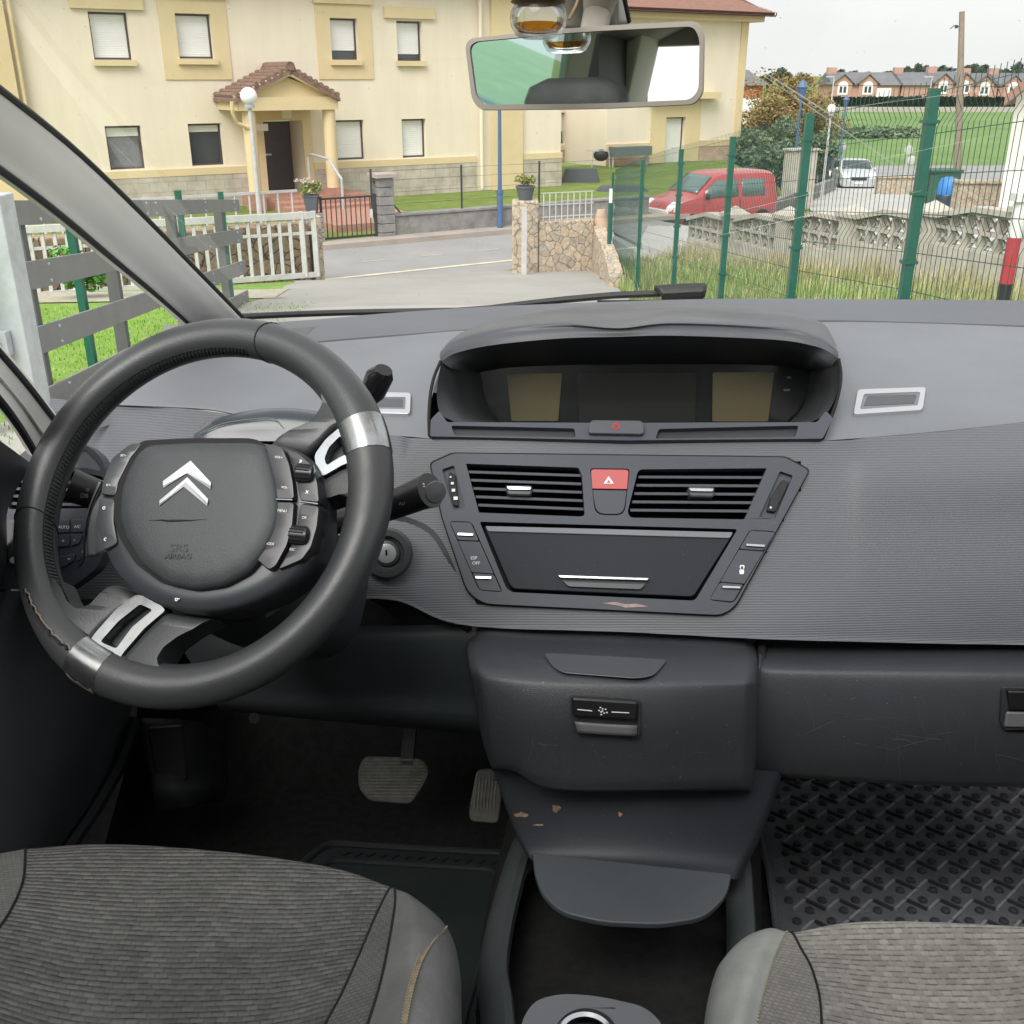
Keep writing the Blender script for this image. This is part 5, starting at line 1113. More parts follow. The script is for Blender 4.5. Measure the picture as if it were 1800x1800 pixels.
# ribbed fascia band; the centre follows the console plane and is cut out behind the console plate
CPn = PL(C(1090, 800, 1.226), (1, 0, 0), C(1090, 800, 1.226) - C(1090, 1075, 1.125))
def cp(x, y, o=-.004): return CPn.at(x, y, o)
rows = [[C(90, 700, 1.40), C(215, 713, 1.40), C(345, 720, 1.365), C(545, 749, 1.30), C(690, 765, 1.265), cp(760, 771), cp(1100, 775), cp(1442, 775), C(1530, 769, 1.255), C(1660, 758, 1.27), C(1800, 742, 1.28), C(2050, 712, 1.29)],
        [C(50, 800, 1.30), C(215, 800, 1.30), C(345, 800, 1.28), C(545, 810, 1.245), C(690, 820, 1.225), cp(760, 830), cp(1100, 840), cp(1442, 840), C(1530, 835, 1.212), C(1660, 830, 1.217), C(1800, 825, 1.223), C(2050, 810, 1.235)],
        [C(20, 900, 1.22), C(215, 900, 1.22), C(345, 900, 1.215), C(545, 905, 1.20), C(690, 910, 1.19), cp(760, 920), cp(1100, 930), cp(1442, 930), C(1530, 928, 1.180), C(1660, 925, 1.184), C(1800, 922, 1.190), C(2050, 915, 1.20)],
        [C(-40, 990, 1.17), C(215, 990, 1.17), C(345, 990, 1.165), C(545, 985, 1.16), C(690, 990, 1.155), cp(785, 1010), cp(1100, 1020), cp(1442, 1030), C(1530, 1030, 1.145), C(1660, 1030, 1.148), C(1800, 1030, 1.152), C(2050, 1030, 1.16)],
        [C(-60, 1040, 1.14), C(215, 1045, 1.14), C(345, 1050, 1.14), C(545, 1050, 1.14), C(690, 1045, 1.135), cp(815, 1088), cp(1100, 1100), cp(1342, 1112), C(1530, 1117, 1.12), C(1660, 1120, 1.125), C(1800, 1122, 1.13), C(2050, 1128, 1.13)]]
rows.append(sh(rows[-1], (0, .006, -.006))); rows.append(sh(rows[-2], (0, .10, -.004)))
b = MB(); nc, nr = 110, 7; A = [crom(r, nc) for r in rows]; n = (len(A) - 1) * nr + 1
cols = [crom([A[i][j] for i in range(len(A))], n) for j in range(nc)]
Gd = [[cols[j][i] for j in range(nc)] for i in range(n)]; b.v = [q for g in Gd for q in g]
def incut(q):
    d = Vector((q.x, q.y * math.cos(R(PIT_C)) - q.z * math.sin(R(PIT_C)), q.y * math.sin(R(PIT_C)) + q.z * math.cos(R(PIT_C)))); px, py = 900 + 1800 * d.x / d.y, 900 - 1800 * d.z / d.y
    if not 812 < py < 1058: return False
    f = (py - 812) / 246; return 780 + 60 * max(0, f * 1.4 - .4) < px < 1400 - 120 * max(0, f * 1.2 - .2)
for i in range(n - 1):
    for j in range(nc - 1):
        c = (Gd[i][j] + Gd[i + 1][j + 1]) / 2
        if not incut(c): b.f.append((i * nc + j, i * nc + j + 1, (i + 1) * nc + j + 1, (i + 1) * nc + j))
b.build('ribbed_fascia', m_band, dash, ang=50)

# display hood and well
m_wellp = mat('well_plastic', (.022, .023, .026), .5, var=.3, vscale=12, bump=.3, bscale=500, dist=.0006, speck=.5)
h0 = [(776, 622, 1.36), (800, 592, 1.46), (860, 566, 1.56), (984, 543, 1.68), (1087, 535, 1.72), (1189, 531, 1.72), (1322, 538, 1.68), (1433, 562, 1.56), (1462, 590, 1.46), (1473, 620, 1.36)]
h1 = [(774, 618, 1.325), (800, 594, 1.37), (870, 574, 1.40), (984, 562, 1.41), (1087, 570, 1.40), (1184, 560, 1.41), (1360, 568, 1.405), (1430, 584, 1.385), (1458, 600, 1.36), (1473, 616, 1.325)]
h2 = [(773, 626, 1.31), (800, 606, 1.345), (870, 590, 1.37), (984, 578, 1.375), (1087, 580, 1.37), (1184, 574, 1.375), (1360, 582, 1.37), (1430, 597, 1.355), (1458, 611, 1.34), (1474, 623, 1.31)]
h3 = [(775, 636, 1.305), (803, 620, 1.335), (870, 606, 1.36), (984, 595, 1.365), (1087, 592, 1.365), (1184, 590, 1.365), (1360, 597, 1.36), (1430, 608, 1.345), (1458, 619, 1.33), (1473, 631, 1.305)]
h4 = [(800, 650, 1.33), (820, 640, 1.36), (870, 628, 1.39), (984, 620, 1.40), (1087, 618, 1.40), (1184, 617, 1.40), (1360, 620, 1.39), (1415, 628, 1.375), (1435, 638, 1.35), (1455, 648, 1.33)]
h5 = [(840, 656, 1.45), (850, 655, 1.46), (900, 652, 1.47), (984, 650, 1.47), (1087, 649, 1.47), (1184, 648, 1.47), (1340, 648, 1.47), (1400, 650, 1.46), (1415, 652, 1.46), (1428, 654, 1.45)]
b = MB(); b.sheet([CC(q) for q in (h0, h1, h2, h3)], 70, 6); b.build('display_hood', m_hood, dash, ang=70)
b = MB(); b.sheet([CC(q) for q in (h3, h4, h5)], 60, 4); b.build('hood_underside', m_dkpl, dash, ang=70)
b = MB()
b.sheet([CC([(776, 634, 1.306), (770, 668, 1.29), (768, 700, 1.275), (775, 728, 1.262), (800, 742, 1.256)]), CC([(800, 648, 1.34), (798, 680, 1.33), (806, 710, 1.31), (825, 735, 1.29), (850, 742.5, 1.28)]), CC([(845, 655, 1.452), (850, 685, 1.445), (858, 715, 1.44), (868, 735, 1.435), (880, 745, 1.43)])], 14, 4)
b.build('well_side', m_wellp, dash, ang=60); b = MB()
b.sheet([CC([(1474, 630, 1.306), (1476, 668, 1.29), (1468, 700, 1.275), (1452, 728, 1.262), (1425, 742, 1.256)]), CC([(1450, 646, 1.34), (1452, 680, 1.33), (1440, 710, 1.31), (1420, 735, 1.29), (1400, 742.5, 1.28)]), CC([(1425, 653, 1.452), (1420, 685, 1.445), (1410, 715, 1.44), (1395, 735, 1.435), (1385, 745, 1.43)])], 14, 4)
b.build('well_side', m_wellp, dash, ang=60)
DPl = PL(C(1130, 700, 1.445), (1, 0, 0), (0, .12, 1))
dp = MB().plate(DPl, [(836, 640), (1436, 640), (1418, 752), (862, 752)], 0, .01).build('display_panel', m_gloss, dash, smooth=False)
for poly, mm, nm in (([(891, 657), (988, 656), (981, 740), (899, 740)], m_olive, 'side_screen'), ([(1015, 656), (1225, 655), (1222, 742), (1018, 742)], mat('centre_screen', (.016, .017, .015), .12), 'centre_screen'), ([(1253, 655), (1361, 654), (1350, 741), (1252, 741)], m_olive, 'side_screen')):
    MB().plate(DPl, rnd_poly(poly, 3), .003, .002).build(nm, mm, dp, smooth=False)
text('-o-', DPl, 1387, 663, .004, .002, m_grey_mark, dp, 'warning_icon'); text('ooo', DPl, 1383, 685, .004, .002, m_grey_mark, dp, 'warning_icon')
b = MB(); b.sheet([CC([(800, 742, 1.255), (1120, 743, 1.255), (1430, 742, 1.255)]), CC([(860, 744, 1.43), (1120, 745, 1.43), (1400, 744, 1.43)])], 12, 2); b.build('well_floor', m_dkpl, dash)
# frame below the displays
FPl = PL(C(1100, 742, 1.2555), (1, 0, 0), C(1100, 742, 1.2555) - C(1100, 771, 1.238))
fo = rnd_poly([(757, 738), (772, 722), (786, 742), (1030, 743), (1136, 743), (1436, 742), (1452, 722), (1464, 735), (1446, 771), (1100, 774), (756, 767)], 4)
s1 = rnd_poly([(793, 748), (1010, 753), (1012, 769), (799, 765)], 4); s2 = rnd_poly([(1158, 754), (1404, 748), (1398, 768), (1152, 771)], 4)
b = MB(); b.plate(FPl, fo, .004, .012, holes=[s1, s2]); b.build('display_frame', m_panel, dash, bevel=.001)
for s_ in (s1, s2): MB().plate(FPl, s_, -.004, .002).build('slot_liner', m_dkpl, dash, smooth=False)
pb = MB().plate(FPl, rnd_poly([(1040, 738), (1128, 739), (1133, 748), (1131, 763), (1035, 761), (1035, 746)], 5), .010, .012).build('parking_brake_button', m_hood, dash, bevel=.0012)
for rr in (6.2, 4.6):
    pr = MB(); pr.plate(FPl, circ(1083, 749, rr), .0105, .0004, holes=[circ(1083, 749, rr - .9)]); pr.build('park_symbol', m_redmark, pb, smooth=False)
text('P', FPl, 1083, 749, .0042, .0107, m_redmark, pb)
# dark seam lines round the display block and the console
def seam(pts, m=None, r=.0016, name='seam', parent=None): return MB().tube(crom([Vector(q) for q in pts], len(pts) * 5), r, 6).build(name, m or m_blk, parent or dash)
seam(CC([(775, 634, 1.304), (764, 660, 1.295), (757, 690, 1.28), (754, 730, 1.262), (755, 767, 1.25)]), r=.0022)
seam(CC([(1474, 630, 1.302), (1478, 662, 1.295), (1472, 700, 1.28), (1458, 740, 1.262), (1446, 771, 1.25)]), r=.0022)

# metal-rimmed slots on the pads
def slot(o, i, Yt, Yb):
    pl = hit_plane(pads, ((o[0][0] + 4, o[0][1] + 4), (o[1][0] - 4, o[1][1] + 4), ((o[2][0] + o[3][0]) / 2, o[2][1] - 4)), .0005)
    ring = MB().plate(pl, rnd_poly(o, 6), .004, .010, holes=[rnd_poly(i, 3)]).build('trim_ring', m_satin, dash, bevel=.001)
    MB().plate(pl, rnd_poly(i, 3), .0015, .004).build('slot_cover', m_pad, ring, smooth=False)
    cx = sum(q[0] for q in i) / 4; cy = sum(q[1] for q in i) / 4; MB().plate(pl, rnd_poly([(cx + (x_ - cx) * .88, cy + (y_ - cy) * .65) for x_, y_ in i], 2), .0022, .0008).build('cover_inset', m_hood, ring, bevel=.0003)
slot([(1508, 684), (1628, 680), (1622, 720), (1500, 728)], [(1519, 692), (1618, 688), (1613, 712), (1512, 719)], 1.372, 1.318)
slot([(632, 688), (722, 690), (721, 727), (632, 725)], [(640, 696), (713, 697), (712, 719), (640, 718)], 1.372, 1.318)

# ---- centre console plate
co = rnd_poly([(757, 815), (797, 797), (1380, 804), (1422, 827), (1292, 1066), (1268, 1081), (850, 1061), (822, 1040), (778, 910)], [8, 8, 8, 8, 22, 14, 22, 16, 4])
v1 = rnd_poly([(819, 815), (1017, 822), (1023, 835), (1028, 906), (1020, 908), (842, 901)], [2, 3, 7, 7, 6, 2]); v2 = rnd_poly([(1122, 825), (1348, 823), (1309, 913), (1108, 910), (1103, 900)], [8, 2, 2, 8, 6])
dw = rnd_poly([(843, 917), (1297, 930), (1222, 1056), (900, 1041), (890, 1034)], [4, 6, 8, 10, 10]); hzd = rnd_poly([(1037, 823), (1107, 824), (1098, 906), (1046, 905)], [6, 6, 16, 16])
tl = rnd_poly([(777, 825), (798, 818), (818, 893), (797, 897)], 3); tr = rnd_poly([(1371, 828), (1394, 836), (1362, 912), (1334, 909)], 3)
bl_ = rnd_poly([(789, 916), (829, 917), (884, 1041), (842, 1038)], 8); br_ = rnd_poly([(1318, 931), (1365, 934), (1290, 1060), (1246, 1055)], 8)
cpl = MB().plate(CPn, co, .004, .014, holes=[v1, v2, dw, hzd, tl, tr, bl_, br_]).build('centre_console', m_panel, dash, bevel=.0012)
# seam round the console: a dark groove ring
cx0, cy0 = 1090, 930
MB().plate(CPn, [(cx0 + (x - cx0) * 1.008, cy0 + (y - cy0) * 1.016) for x, y in co], -.0005, .004, holes=[[(cx0 + (x - cx0) * .99, cy0 + (y - cy0) * .98) for x, y in co]]).build('console_gap', m_blk, cpl, smooth=False)
# air vents
def vent(poly, slats, tab, nm):
    v = MB()
    f = [CPn.at(x, y, -.012) for x, y in poly]; k = [q - CPn.n * .05 for q in f]; v.grid([f, k], cu=True); kk = len(v.v) - len(poly); v.f.append(tuple(range(kk, kk + len(poly))))
    vo = v.build(nm, m_blk, dash)
    for (x0, y0, x1, y1) in slats:
        P = [CPn.at(x0, y0, -.001), CPn.at(x1, y1, -.001)]; s_ = MB()
        a, c = P; up = CPn.u * .0019
        s_.prism([a - up, c - up, c + up, a + up], [q - CPn.n * .022 + CPn.u * .006 for q in (a - up, c - up, c + up, a + up)]); s_.build('slat', m_panel, vo, smooth=False, bevel=.0008)
    t = MB(); t.plate(CPn, rnd_poly([(tab[0] - 24, tab[1] - 7), (tab[0] + 24, tab[1] - 6), (tab[0] + 22, tab[1] + 12), (tab[0] - 20, tab[1] + 11)], 5), .006, .02); to = t.build('vent_tab', m_hood, vo, bevel=.002)
    MB().plate(CPn, rnd_poly([(tab[0] - 22, tab[1] - 5), (tab[0] + 22, tab[1] - 4), (tab[0] + 21, tab[1] + 3), (tab[0] - 20, tab[1] + 2)], 3), .0085, .003).build('chrome_strip', m_chrome, to, bevel=.001)
vent(v1, [(822 + 4.5 * i, 829.5 + 14.6 * i, 1021 + 1.3 * i, 836 + 14.8 * i) for i in range(5)], (912, 859), 'air_vent')
vent(v2, [(1122 - 3.6 * i, 838.5 + 14.6 * i, 1345 - 6.5 * i, 839.5 + 14.8 * i) for i in range(5)], (1233, 862), 'air_vent')
# hazard switch
hzt = rnd_poly([(1038.5, 824.5), (1105.5, 825.5), (1102.5, 860), (1041, 859)], [6, 6, 1, 1]); hzb = rnd_poly([(1041.5, 861), (1102, 862), (1096.5, 904), (1048, 903)], [1, 1, 15, 15])
hb_ = MB().plate(CPn, hzt, .0045, .01).build('hazard_switch', m_redbtn, dash, bevel=.001); MB().plate(CPn, hzb, .0038, .01).build('switch_base', m_panel, hb_, bevel=.0008)
MB().plate(CPn, [(1070, 837), (1079, 850), (1061, 850)], .0050, .0004).build('triangle_mark', m_mark, hb_, smooth=False); MB().plate(CPn, [(1070, 843), (1073.5, 848.5), (1066.5, 848.5)], .0053, .0003).build('triangle_mark', m_redbtn, hb_, smooth=False)
# temperature wheels
for poly, mm, dots in ((tl, [(789, 829), (800, 832), (806, 890), (797, 888), (788, 850)], 1), (tr, [(1376, 842), (1388, 847), (1363, 900), (1348, 898), (1355, 875)], 0)):
    hou = MB().plate(CPn, poly, -.002, .006).build('thumbwheel_housing', m_panel, dash, smooth=False)
    w_ = MB().plate(CPn, rnd_poly(mm, 3), .004, .008).build('thumbwheel', mat('knurled_black', (.02, .02, .022), .6, bump=1, bscale=1500, dist=.001), hou, bevel=.002)
    if dots:
        for i, (x, y, s_) in enumerate(((792, 838, 1.5), (795, 849, 2.4), (797, 861, 3), (801, 875, 3.6))): MB().plate(CPn, [(x - s_, y - s_ * .6), (x + s_, y - s_ * .6), (x + s_, y + s_), (x - s_, y + s_)], .0052, .0006).build('scale_mark', m_mark, w_, smooth=False)
    else: MB().plate(CPn, circ(1355, 892, 1.8, n=8), .0052, .0006).build('scale_mark', m_mark, w_, smooth=False)
# side key banks
def quad3(P, f0, f1):  # slice of a slanted strip between fractions
    (a, b_, c, d) = P; l = lambda p, q, f: (p[0] + (q[0] - p[0]) * f, p[1] + (q[1] - p[1]) * f); return [l(a, d, f0), l(b_, c, f0), l(b_, c, f1), l(a, d, f1)]
for P, bars, side in (([(790, 917), (828, 918), (882, 1040), (843, 1037)], ((804, 936, 832, 937), (835, 1012, 864, 1013)), 0), ([(1319, 932), (1363, 935), (1289, 1058), (1247, 1054)], ((1312, 955, 1345, 957), (1270, 1029, 1302, 1030)), 1)):
    ks = []
    for k, (f0, f1) in enumerate(((.0, .27), (.28, .74), (.75, 1.0))): ks.append(MB().plate(CPn, rnd_poly(quad3(P, f0, f1), 5 if k != 1 else 1), .0036 if k != 1 else .003, .01).build('key', m_panel, dash, bevel=.0007))
    for k, (x0, y0, x1, y1) in zip((0, 2), bars): MB().plate(CPn, rnd_poly([(x0, y0), (x1, y1), (x1, y1 + 5), (x0, y0 + 5)], 1.5), .0065, .004).build('chrome_strip', m_chrome, ks[k], bevel=.0006)
    if side == 0: text('ESP', CPn, 833, 981, .0038, .0034, m_mark, ks[1]); text('OFF', CPn, 837, 990, .0038, .0034, m_mark, ks[1])
    else:
        lk = MB(); lk.plate(CPn, rnd_poly([(1300, 1001), (1308, 1001), (1307.5, 1009), (1300, 1009)], 1.5), .0035, .0006); lk.plate(CPn, rnd_poly([(1300.4, 1000), (1300.4, 993), (1309, 993), (1308.5, 1000)], 4), .0035, .0006, holes=[rnd_poly([(1302, 1000), (1302.2, 995), (1306.8, 995), (1306.6, 1000)], 2)]); lk.build('padlock_symbol', m_mark, ks[1], smooth=False)
# drawer
dl_ = rnd_poly([(851, 924), (1291, 935), (1219, 1049), (903, 1035), (896, 1028)], [5, 6, 8, 10, 8])
MB().plate(CPn, dw, -.016, .004).build('drawer_well', m_blk, dash, smooth=False)
dr_ = MB().plate(CPn, dl_, .0025, .014).build('drawer', mat('drawer_front', (.020, .023, .030), .62, spec=.22, var=.1, vscale=4, bump=.1, bscale=900, dist=.0003, speck=.2), dash, bevel=.0015)  # shade of the tilted face put into the darker front colour
lip = rnd_poly([(853, 924.5), (1289, 935.5), (1283, 946), (858, 934)], 3); 
a = [CPn.at(x, y, .0028) for x, y in lip]; MB().plate(CPn, lip, .0046, .003).build('drawer_lip', m_pad, dr_, bevel=.0012)
MB().plate(CPn, rnd_poly([(981, 1011), (1141, 1016), (1128, 1035), (998, 1030)], [2, 2, 8, 8]), .003, .0008).build('handle_recess', m_dkpl, dr_, smooth=False)
MB().plate(CPn, rnd_poly([(981, 1011), (1141, 1016), (1138, 1020), (985, 1015)], 1.5), .0085, .006).build('chrome_strip', m_chrome, dr_, bevel=.0012)
MB().plate(CPn, rnd_poly([(990, 1022), (1134, 1027), (1127, 1036), (999, 1031)], [2, 2, 6, 6]), .0062, .004).build('handle_scoop', m_hood, dr_, bevel=.0015)
b = MB(); P = [(1058, 1060), (1082, 1058), (1100, 1062), (1118, 1061), (1140, 1066), (1120, 1067), (1100, 1068), (1085, 1064)]
b.plate(CPn, P, .0043, .0003); b.build('worn_patch', mat('worn_paint', (.30, .22, .20), .7, var=.3, vscale=60), dash, smooth=False)

# ---- lower parts: centre bin, lower console, shelf lip, glovebox, knee panel
m_bin = mat('bin_plastic', (.042, .046, .052), .42, var=.2, vscale=3, bump=.6, bscale=800, dist=.0008, rvar=.07, speck=.5)
b = MB()
g = [[(822, 1095, 1.135), (1080, 1106, 1.135), (1330, 1118, 1.135)], [(820, 1122, 1.115), (1080, 1134, 1.115), (1333, 1143, 1.115)], [(820, 1150, 1.06), (1080, 1160, 1.05), (1334, 1168, 1.06)], [(824, 1176, 1.020), (1080, 1192, 1.005), (1332, 1196, 1.020)], [(829, 1200, 1.008), (1080, 1214, .992), (1331, 1214, 1.010)],
     [(838, 1250, 1.005), (1080, 1270, .985), (1330, 1270, 1.006)], [(850, 1310, 1.010), (1080, 1340, .990), (1328, 1340, 1.010)], [(862, 1345, 1.015), (1080, 1380, .995), (1325, 1380, 1.014)], [(866, 1352, 1.03), (1080, 1390, 1.01), (1322, 1392, 1.03)], [(868, 1346, 1.10), (1080, 1384, 1.10), (1322, 1388, 1.10)]]
rows = []
for k, r_ in enumerate(g):
    (x0, y0, Y0), (xm, ym, Ym), (x1, y1, Y1) = r_
    e = .045
    rows.append(CC([(x0 + 6, y0, Y0 + .16), (x0, y0, Y0 + e), (x0 + 10, y0 + 1, Y0 + .012), (x0 + 40, y0 + 5, Y0 - .003), (xm - 110, ym - 2, Ym), (xm + 60, ym + 1, Ym), (x1 - 50, y1 - 2, Y1 - .004), (x1 - 12, y1 - 2, Y1 + .008), (x1, y1, Y1 + e), (x1 - 1, y1 - 4, Y1 + .16)]))
b.sheet(rows, 60, 5); bn = b.build('storage_bin', m_bin, dash, ang=65)
BT = hit_plane([bn], ((985, 1160), (1150, 1170), (1066, 1183)), .0012)
hp = rnd_poly([(955, 1147), (1173, 1159), (1150, 1187), (1120, 1192), (990, 1182), (972, 1172)], [8, 8, 12, 12, 14, 10])
MB().plate(BT, hp, .0016, .0012).build('finger_ledge', mat('smooth_grey', (.066, .071, .078), .36), bn, bevel=.0006)
BH_ = hit_plane([bn], ((1012, 1235), (1116, 1240), (1064, 1290)), -.002)
MB().plate(BH_, rnd_poly([(1002, 1224), (1127, 1232), (1125, 1298), (1012, 1290), (1004, 1270)], [5, 5, 12, 16, 6]), .0055, .004, holes=[rnd_poly([(1006, 1228), (1122, 1236), (1120, 1280), (1018, 1274)], 6)]).build('latch_surround', m_dkpl, bn, bevel=.002)
b = MB(); b.sheet([[BH_.at(1010, 1268, .0075), BH_.at(1060, 1272, .0075), BH_.at(1120, 1275, .0075)], [BH_.at(1016, 1288, .009), BH_.at(1060, 1291, .009), BH_.at(1119, 1294, .009)]], 8, 3); b.build('latch_scoop', mat('scoop_grey', (.10, .10, .105), .5), bn, solid=.001)
lt = MB().plate(BH_, rnd_poly([(1006, 1227), (1121, 1235), (1119, 1266), (1006, 1259)], 5), .012, .010).build('latch', mat('latch_black', (.012, .012, .013), .35), bn, bevel=.002)
for q in ((1015, 1246.5, 1041, 1249), (1075, 1251, 1106, 1252.5)): MB().plate(BH_, [(q[0], q[1]), (q[2], q[3]), (q[2], q[3] + 1.4), (q[0], q[1] + 1.4)], .0124, .0004).build('latch_line', m_mark, lt, smooth=False)
for i in range(9):
    a = i * 2.4; x, y = 1059 + 3.0 * math.sqrt(i) * math.cos(a), 1250 + 2.6 * math.sqrt(i) * math.sin(a); MB().plate(BH_, circ(x, y, 1.7, 1.2, n=6), .0124, .0004).build('latch_symbol', m_mark, lt, smooth=False)
seam(CC([(1339, 1124, 1.14), (1339, 1200, 1.09), (1336, 1300, 1.085), (1332, 1380, 1.09)]), r=.005)

m_low = mat('lower_console_plastic', (.027, .031, .037), .55, var=.2, vscale=4, bump=.3, bscale=600, dist=.0007, speck=.3)
b = MB()
def crow(L_, R_, Y, bulge=.02):
    (x0, y0), (x1, y1) = L_, R_; xm = (x0 + x1) / 2; ym = (y0 + y1) / 2
    return CC([(x0 + 12, y0 - 8, Y + .16), (x0, y0, Y + .03), (x0 + 30, y0 + 4, Y), (xm, ym + 4, Y - bulge), (x1 - 40, y1 - 2, Y), (x1, y1, Y + .03), (x1 - 6, y1 - 8, Y + .16)])
b.sheet([crow((856, 1318), (1372, 1356), 1.05), crow((868, 1352), (1369, 1378), 1.05), crow((886, 1410), (1352, 1430), 1.045), crow((906, 1466), (1330, 1485), 1.035), crow((925, 1502), (1312, 1518), 1.02), crow((935, 1512), (1300, 1545), .995)], 48, 5)
lc = b.build('lower_console', m_low, dash, ang=65)
ZT = PL(Cz(1100, 1560, -.70), (1, 0, 0), (0, 1, .03))
tp = rnd_poly([(936, 1498), (1286, 1536), (1278, 1572), (1240, 1612), (1160, 1624), (1060, 1620), (985, 1602), (952, 1570), (940, 1535)], [4, 6, 16, 30, 26, 26, 26, 20, 10])
MB().plate(ZT, tp, 0, .007).build('shelf_lip', mat('shelf_grey', (.062, .070, .080), .5, var=.12, vscale=6, bump=.2, bscale=600, dist=.0005, speck=.2), lc, bevel=.003, bseg=3)
CL = PL(C(1000, 1420, 1.038), (1, 0, 0), (0, .1, 1))
m_scr = mat('pale_scratch', (.13, .12, .11), .8, var=.4, vscale=90)
def scratches(pl_fn, n, reg, seed, parent, L_=(15, 60), r=.0004):
    rn = random.Random(seed); b = MB()
    for i in range(n):
        x, y = rn.uniform(*reg[0]), rn.uniform(*reg[1]); a = rn.choice((rn.uniform(-.4, .4), rn.uniform(1.1, 2.0))); l = rn.uniform(*L_); c = rn.uniform(-.3, .3); pts = []
        for k in range(7): pts.append(pl_fn(x + math.cos(a) * l * k / 6 + math.sin(k / 6 * 3.1) * c * l * .3, y + math.sin(a) * l * k / 6 + c * l * (k / 6) ** 2 * .4))
        b.tube(pts, r * rn.uniform(.5, 1), 3, caps=False)
    return b.build('scratches', m_scr, parent)
b = MB(); rn = random.Random(5)
for (x, y, w, hh) in ((916, 1432, 16, 5), (978, 1420, 10, 9), (948, 1450, 13, 2), (1090, 1431, 5, 5)):
    P = [(x + w * math.cos(a) * rn.uniform(.5, 1), y + hh * math.sin(a) * rn.uniform(.4, 1)) for a in [2 * math.pi * i / 12 for i in range(12)]]
    o_ = .036 if abs(x - 1110) < 130 else .034
    pts = [hit([lc], px, py, .0003) for px, py in P]; b.prism(pts, [q + Vector((0, .002, 0)) for q in pts])
b.build('scuffs', mat('tan_scuff', (.30, .20, .13), .9, var=.5, vscale=80, detail=8), lc, smooth=False)

# glovebox
b = MB(); gl = [[(1345, 1128, 1.15), (1600, 1132, 1.15), (1800, 1134, 1.15), (2050, 1140, 1.15)], [(1344, 1148, 1.13), (1600, 1152, 1.128), (1800, 1155, 1.128), (2050, 1160, 1.13)], [(1344, 1170, 1.09), (1600, 1174, 1.085), (1800, 1177, 1.085), (2050, 1182, 1.09)], [(1343, 1192, 1.078), (1600, 1196, 1.07), (1800, 1199, 1.07), (2050, 1204, 1.075)],
     [(1341, 1270, 1.072), (1600, 1280, 1.062), (1800, 1282, 1.062), (2050, 1285, 1.07)], [(1338, 1345, 1.080), (1600, 1360, 1.070), (1800, 1364, 1.070), (2050, 1366, 1.08)], [(1338, 1362, 1.10), (1600, 1378, 1.09), (1800, 1383, 1.09), (2050, 1386, 1.10)], [(1340, 1362, 1.2), (1600, 1378, 1.2), (1800, 1383, 1.2), (2050, 1386, 1.2)]]
rows = [[C(q[0][0] + 2, q[0][1], q[0][2] + .15), C(*q[0]) + Vector((0, .012, 0)), C(q[0][0] + 14, q[0][1] + 1, q[0][2])] + CC(q[1:]) for q in gl]
b.sheet(rows, 50, 5); gb = b.build('glovebox', m_bin, dash, ang=65)
GH = hit_plane([gb], ((1768, 1222), (1900, 1225), (1820, 1280)), -.002)
MB().plate(GH, rnd_poly([(1762, 1208), (1920, 1212), (1920, 1288), (1766, 1284), (1758, 1270)], 8), .006, .004, holes=[rnd_poly([(1768, 1213), (1915, 1216), (1915, 1262), (1776, 1258)], 4)]).build('handle_surround', m_dkpl, gb, bevel=.0015)
MB().plate(GH, rnd_poly([(1772, 1215), (1912, 1218), (1912, 1250), (1775, 1248)], 4), .009, .008).build('glovebox_handle', mat('handle_black', (.012, .012, .013), .35), gb, bevel=.0015)
MB().plate(GH, rnd_poly([(1770, 1252), (1912, 1255), (1912, 1282), (1766, 1279)], 4), .0085, .004).build('handle_scoop', mat('scoop_light', (.12, .12, .125), .45), gb, bevel=.002)
def gface(x, y): return hit([gb], x, y, .0001)
scratches(gface, 30, ((1400, 1780), (1215, 1330)), 12, gb, (10, 75), .00016)
scratches(lambda x, y: hit([bn], x, y, .0001), 20, ((900, 1290), (1285, 1330)), 18, bn, (8, 45), .00015)
# knee panel and dark backing panels
b = MB(); b.sheet([CC([(300, 1090, 1.20), (420, 1095, 1.18), (560, 1098, 1.16), (700, 1100, 1.15), (830, 1095, 1.14)]), CC([(320, 1140, 1.18), (420, 1145, 1.16), (560, 1140, 1.145), (700, 1130, 1.135), (830, 1130, 1.13)]), CC([(360, 1200, 1.17), (460, 1210, 1.16), (600, 1215, 1.145), (720, 1218, 1.14), (835, 1220, 1.13)]), CC([(385, 1245, 1.19), (480, 1255, 1.18), (620, 1268, 1.165), (740, 1278, 1.155), (850, 1290, 1.15)]), CC([(390, 1246, 1.35), (480, 1256, 1.35), (620, 1269, 1.35), (740, 1279, 1.35), (850, 1291, 1.35)])], 40, 5)
b.build('knee_panel', mat('knee_plastic', (.034, .042, .045), .6, bump=.3, bscale=500, dist=.0006), dash, ang=60)
b = MB(); b.sheet([CC([(690, 900, 1.19), (760, 930, 1.18), (800, 1000, 1.155), (830, 1100, 1.13)]), CC([(640, 960, 1.19), (700, 990, 1.17), (760, 1060, 1.15), (800, 1150, 1.14)]), CC([(600, 1040, 1.20), (660, 1060, 1.18), (720, 1110, 1.16), (770, 1190, 1.15)])], 16, 5); 
b.build('knee_bolster_edge', m_dkpl, dash)
b = MB(); b.tube([C(447, 1262, 1.19), C(447, 1262, 1.175)], .007, 14); b.build('round_socket', m_blk, dash)

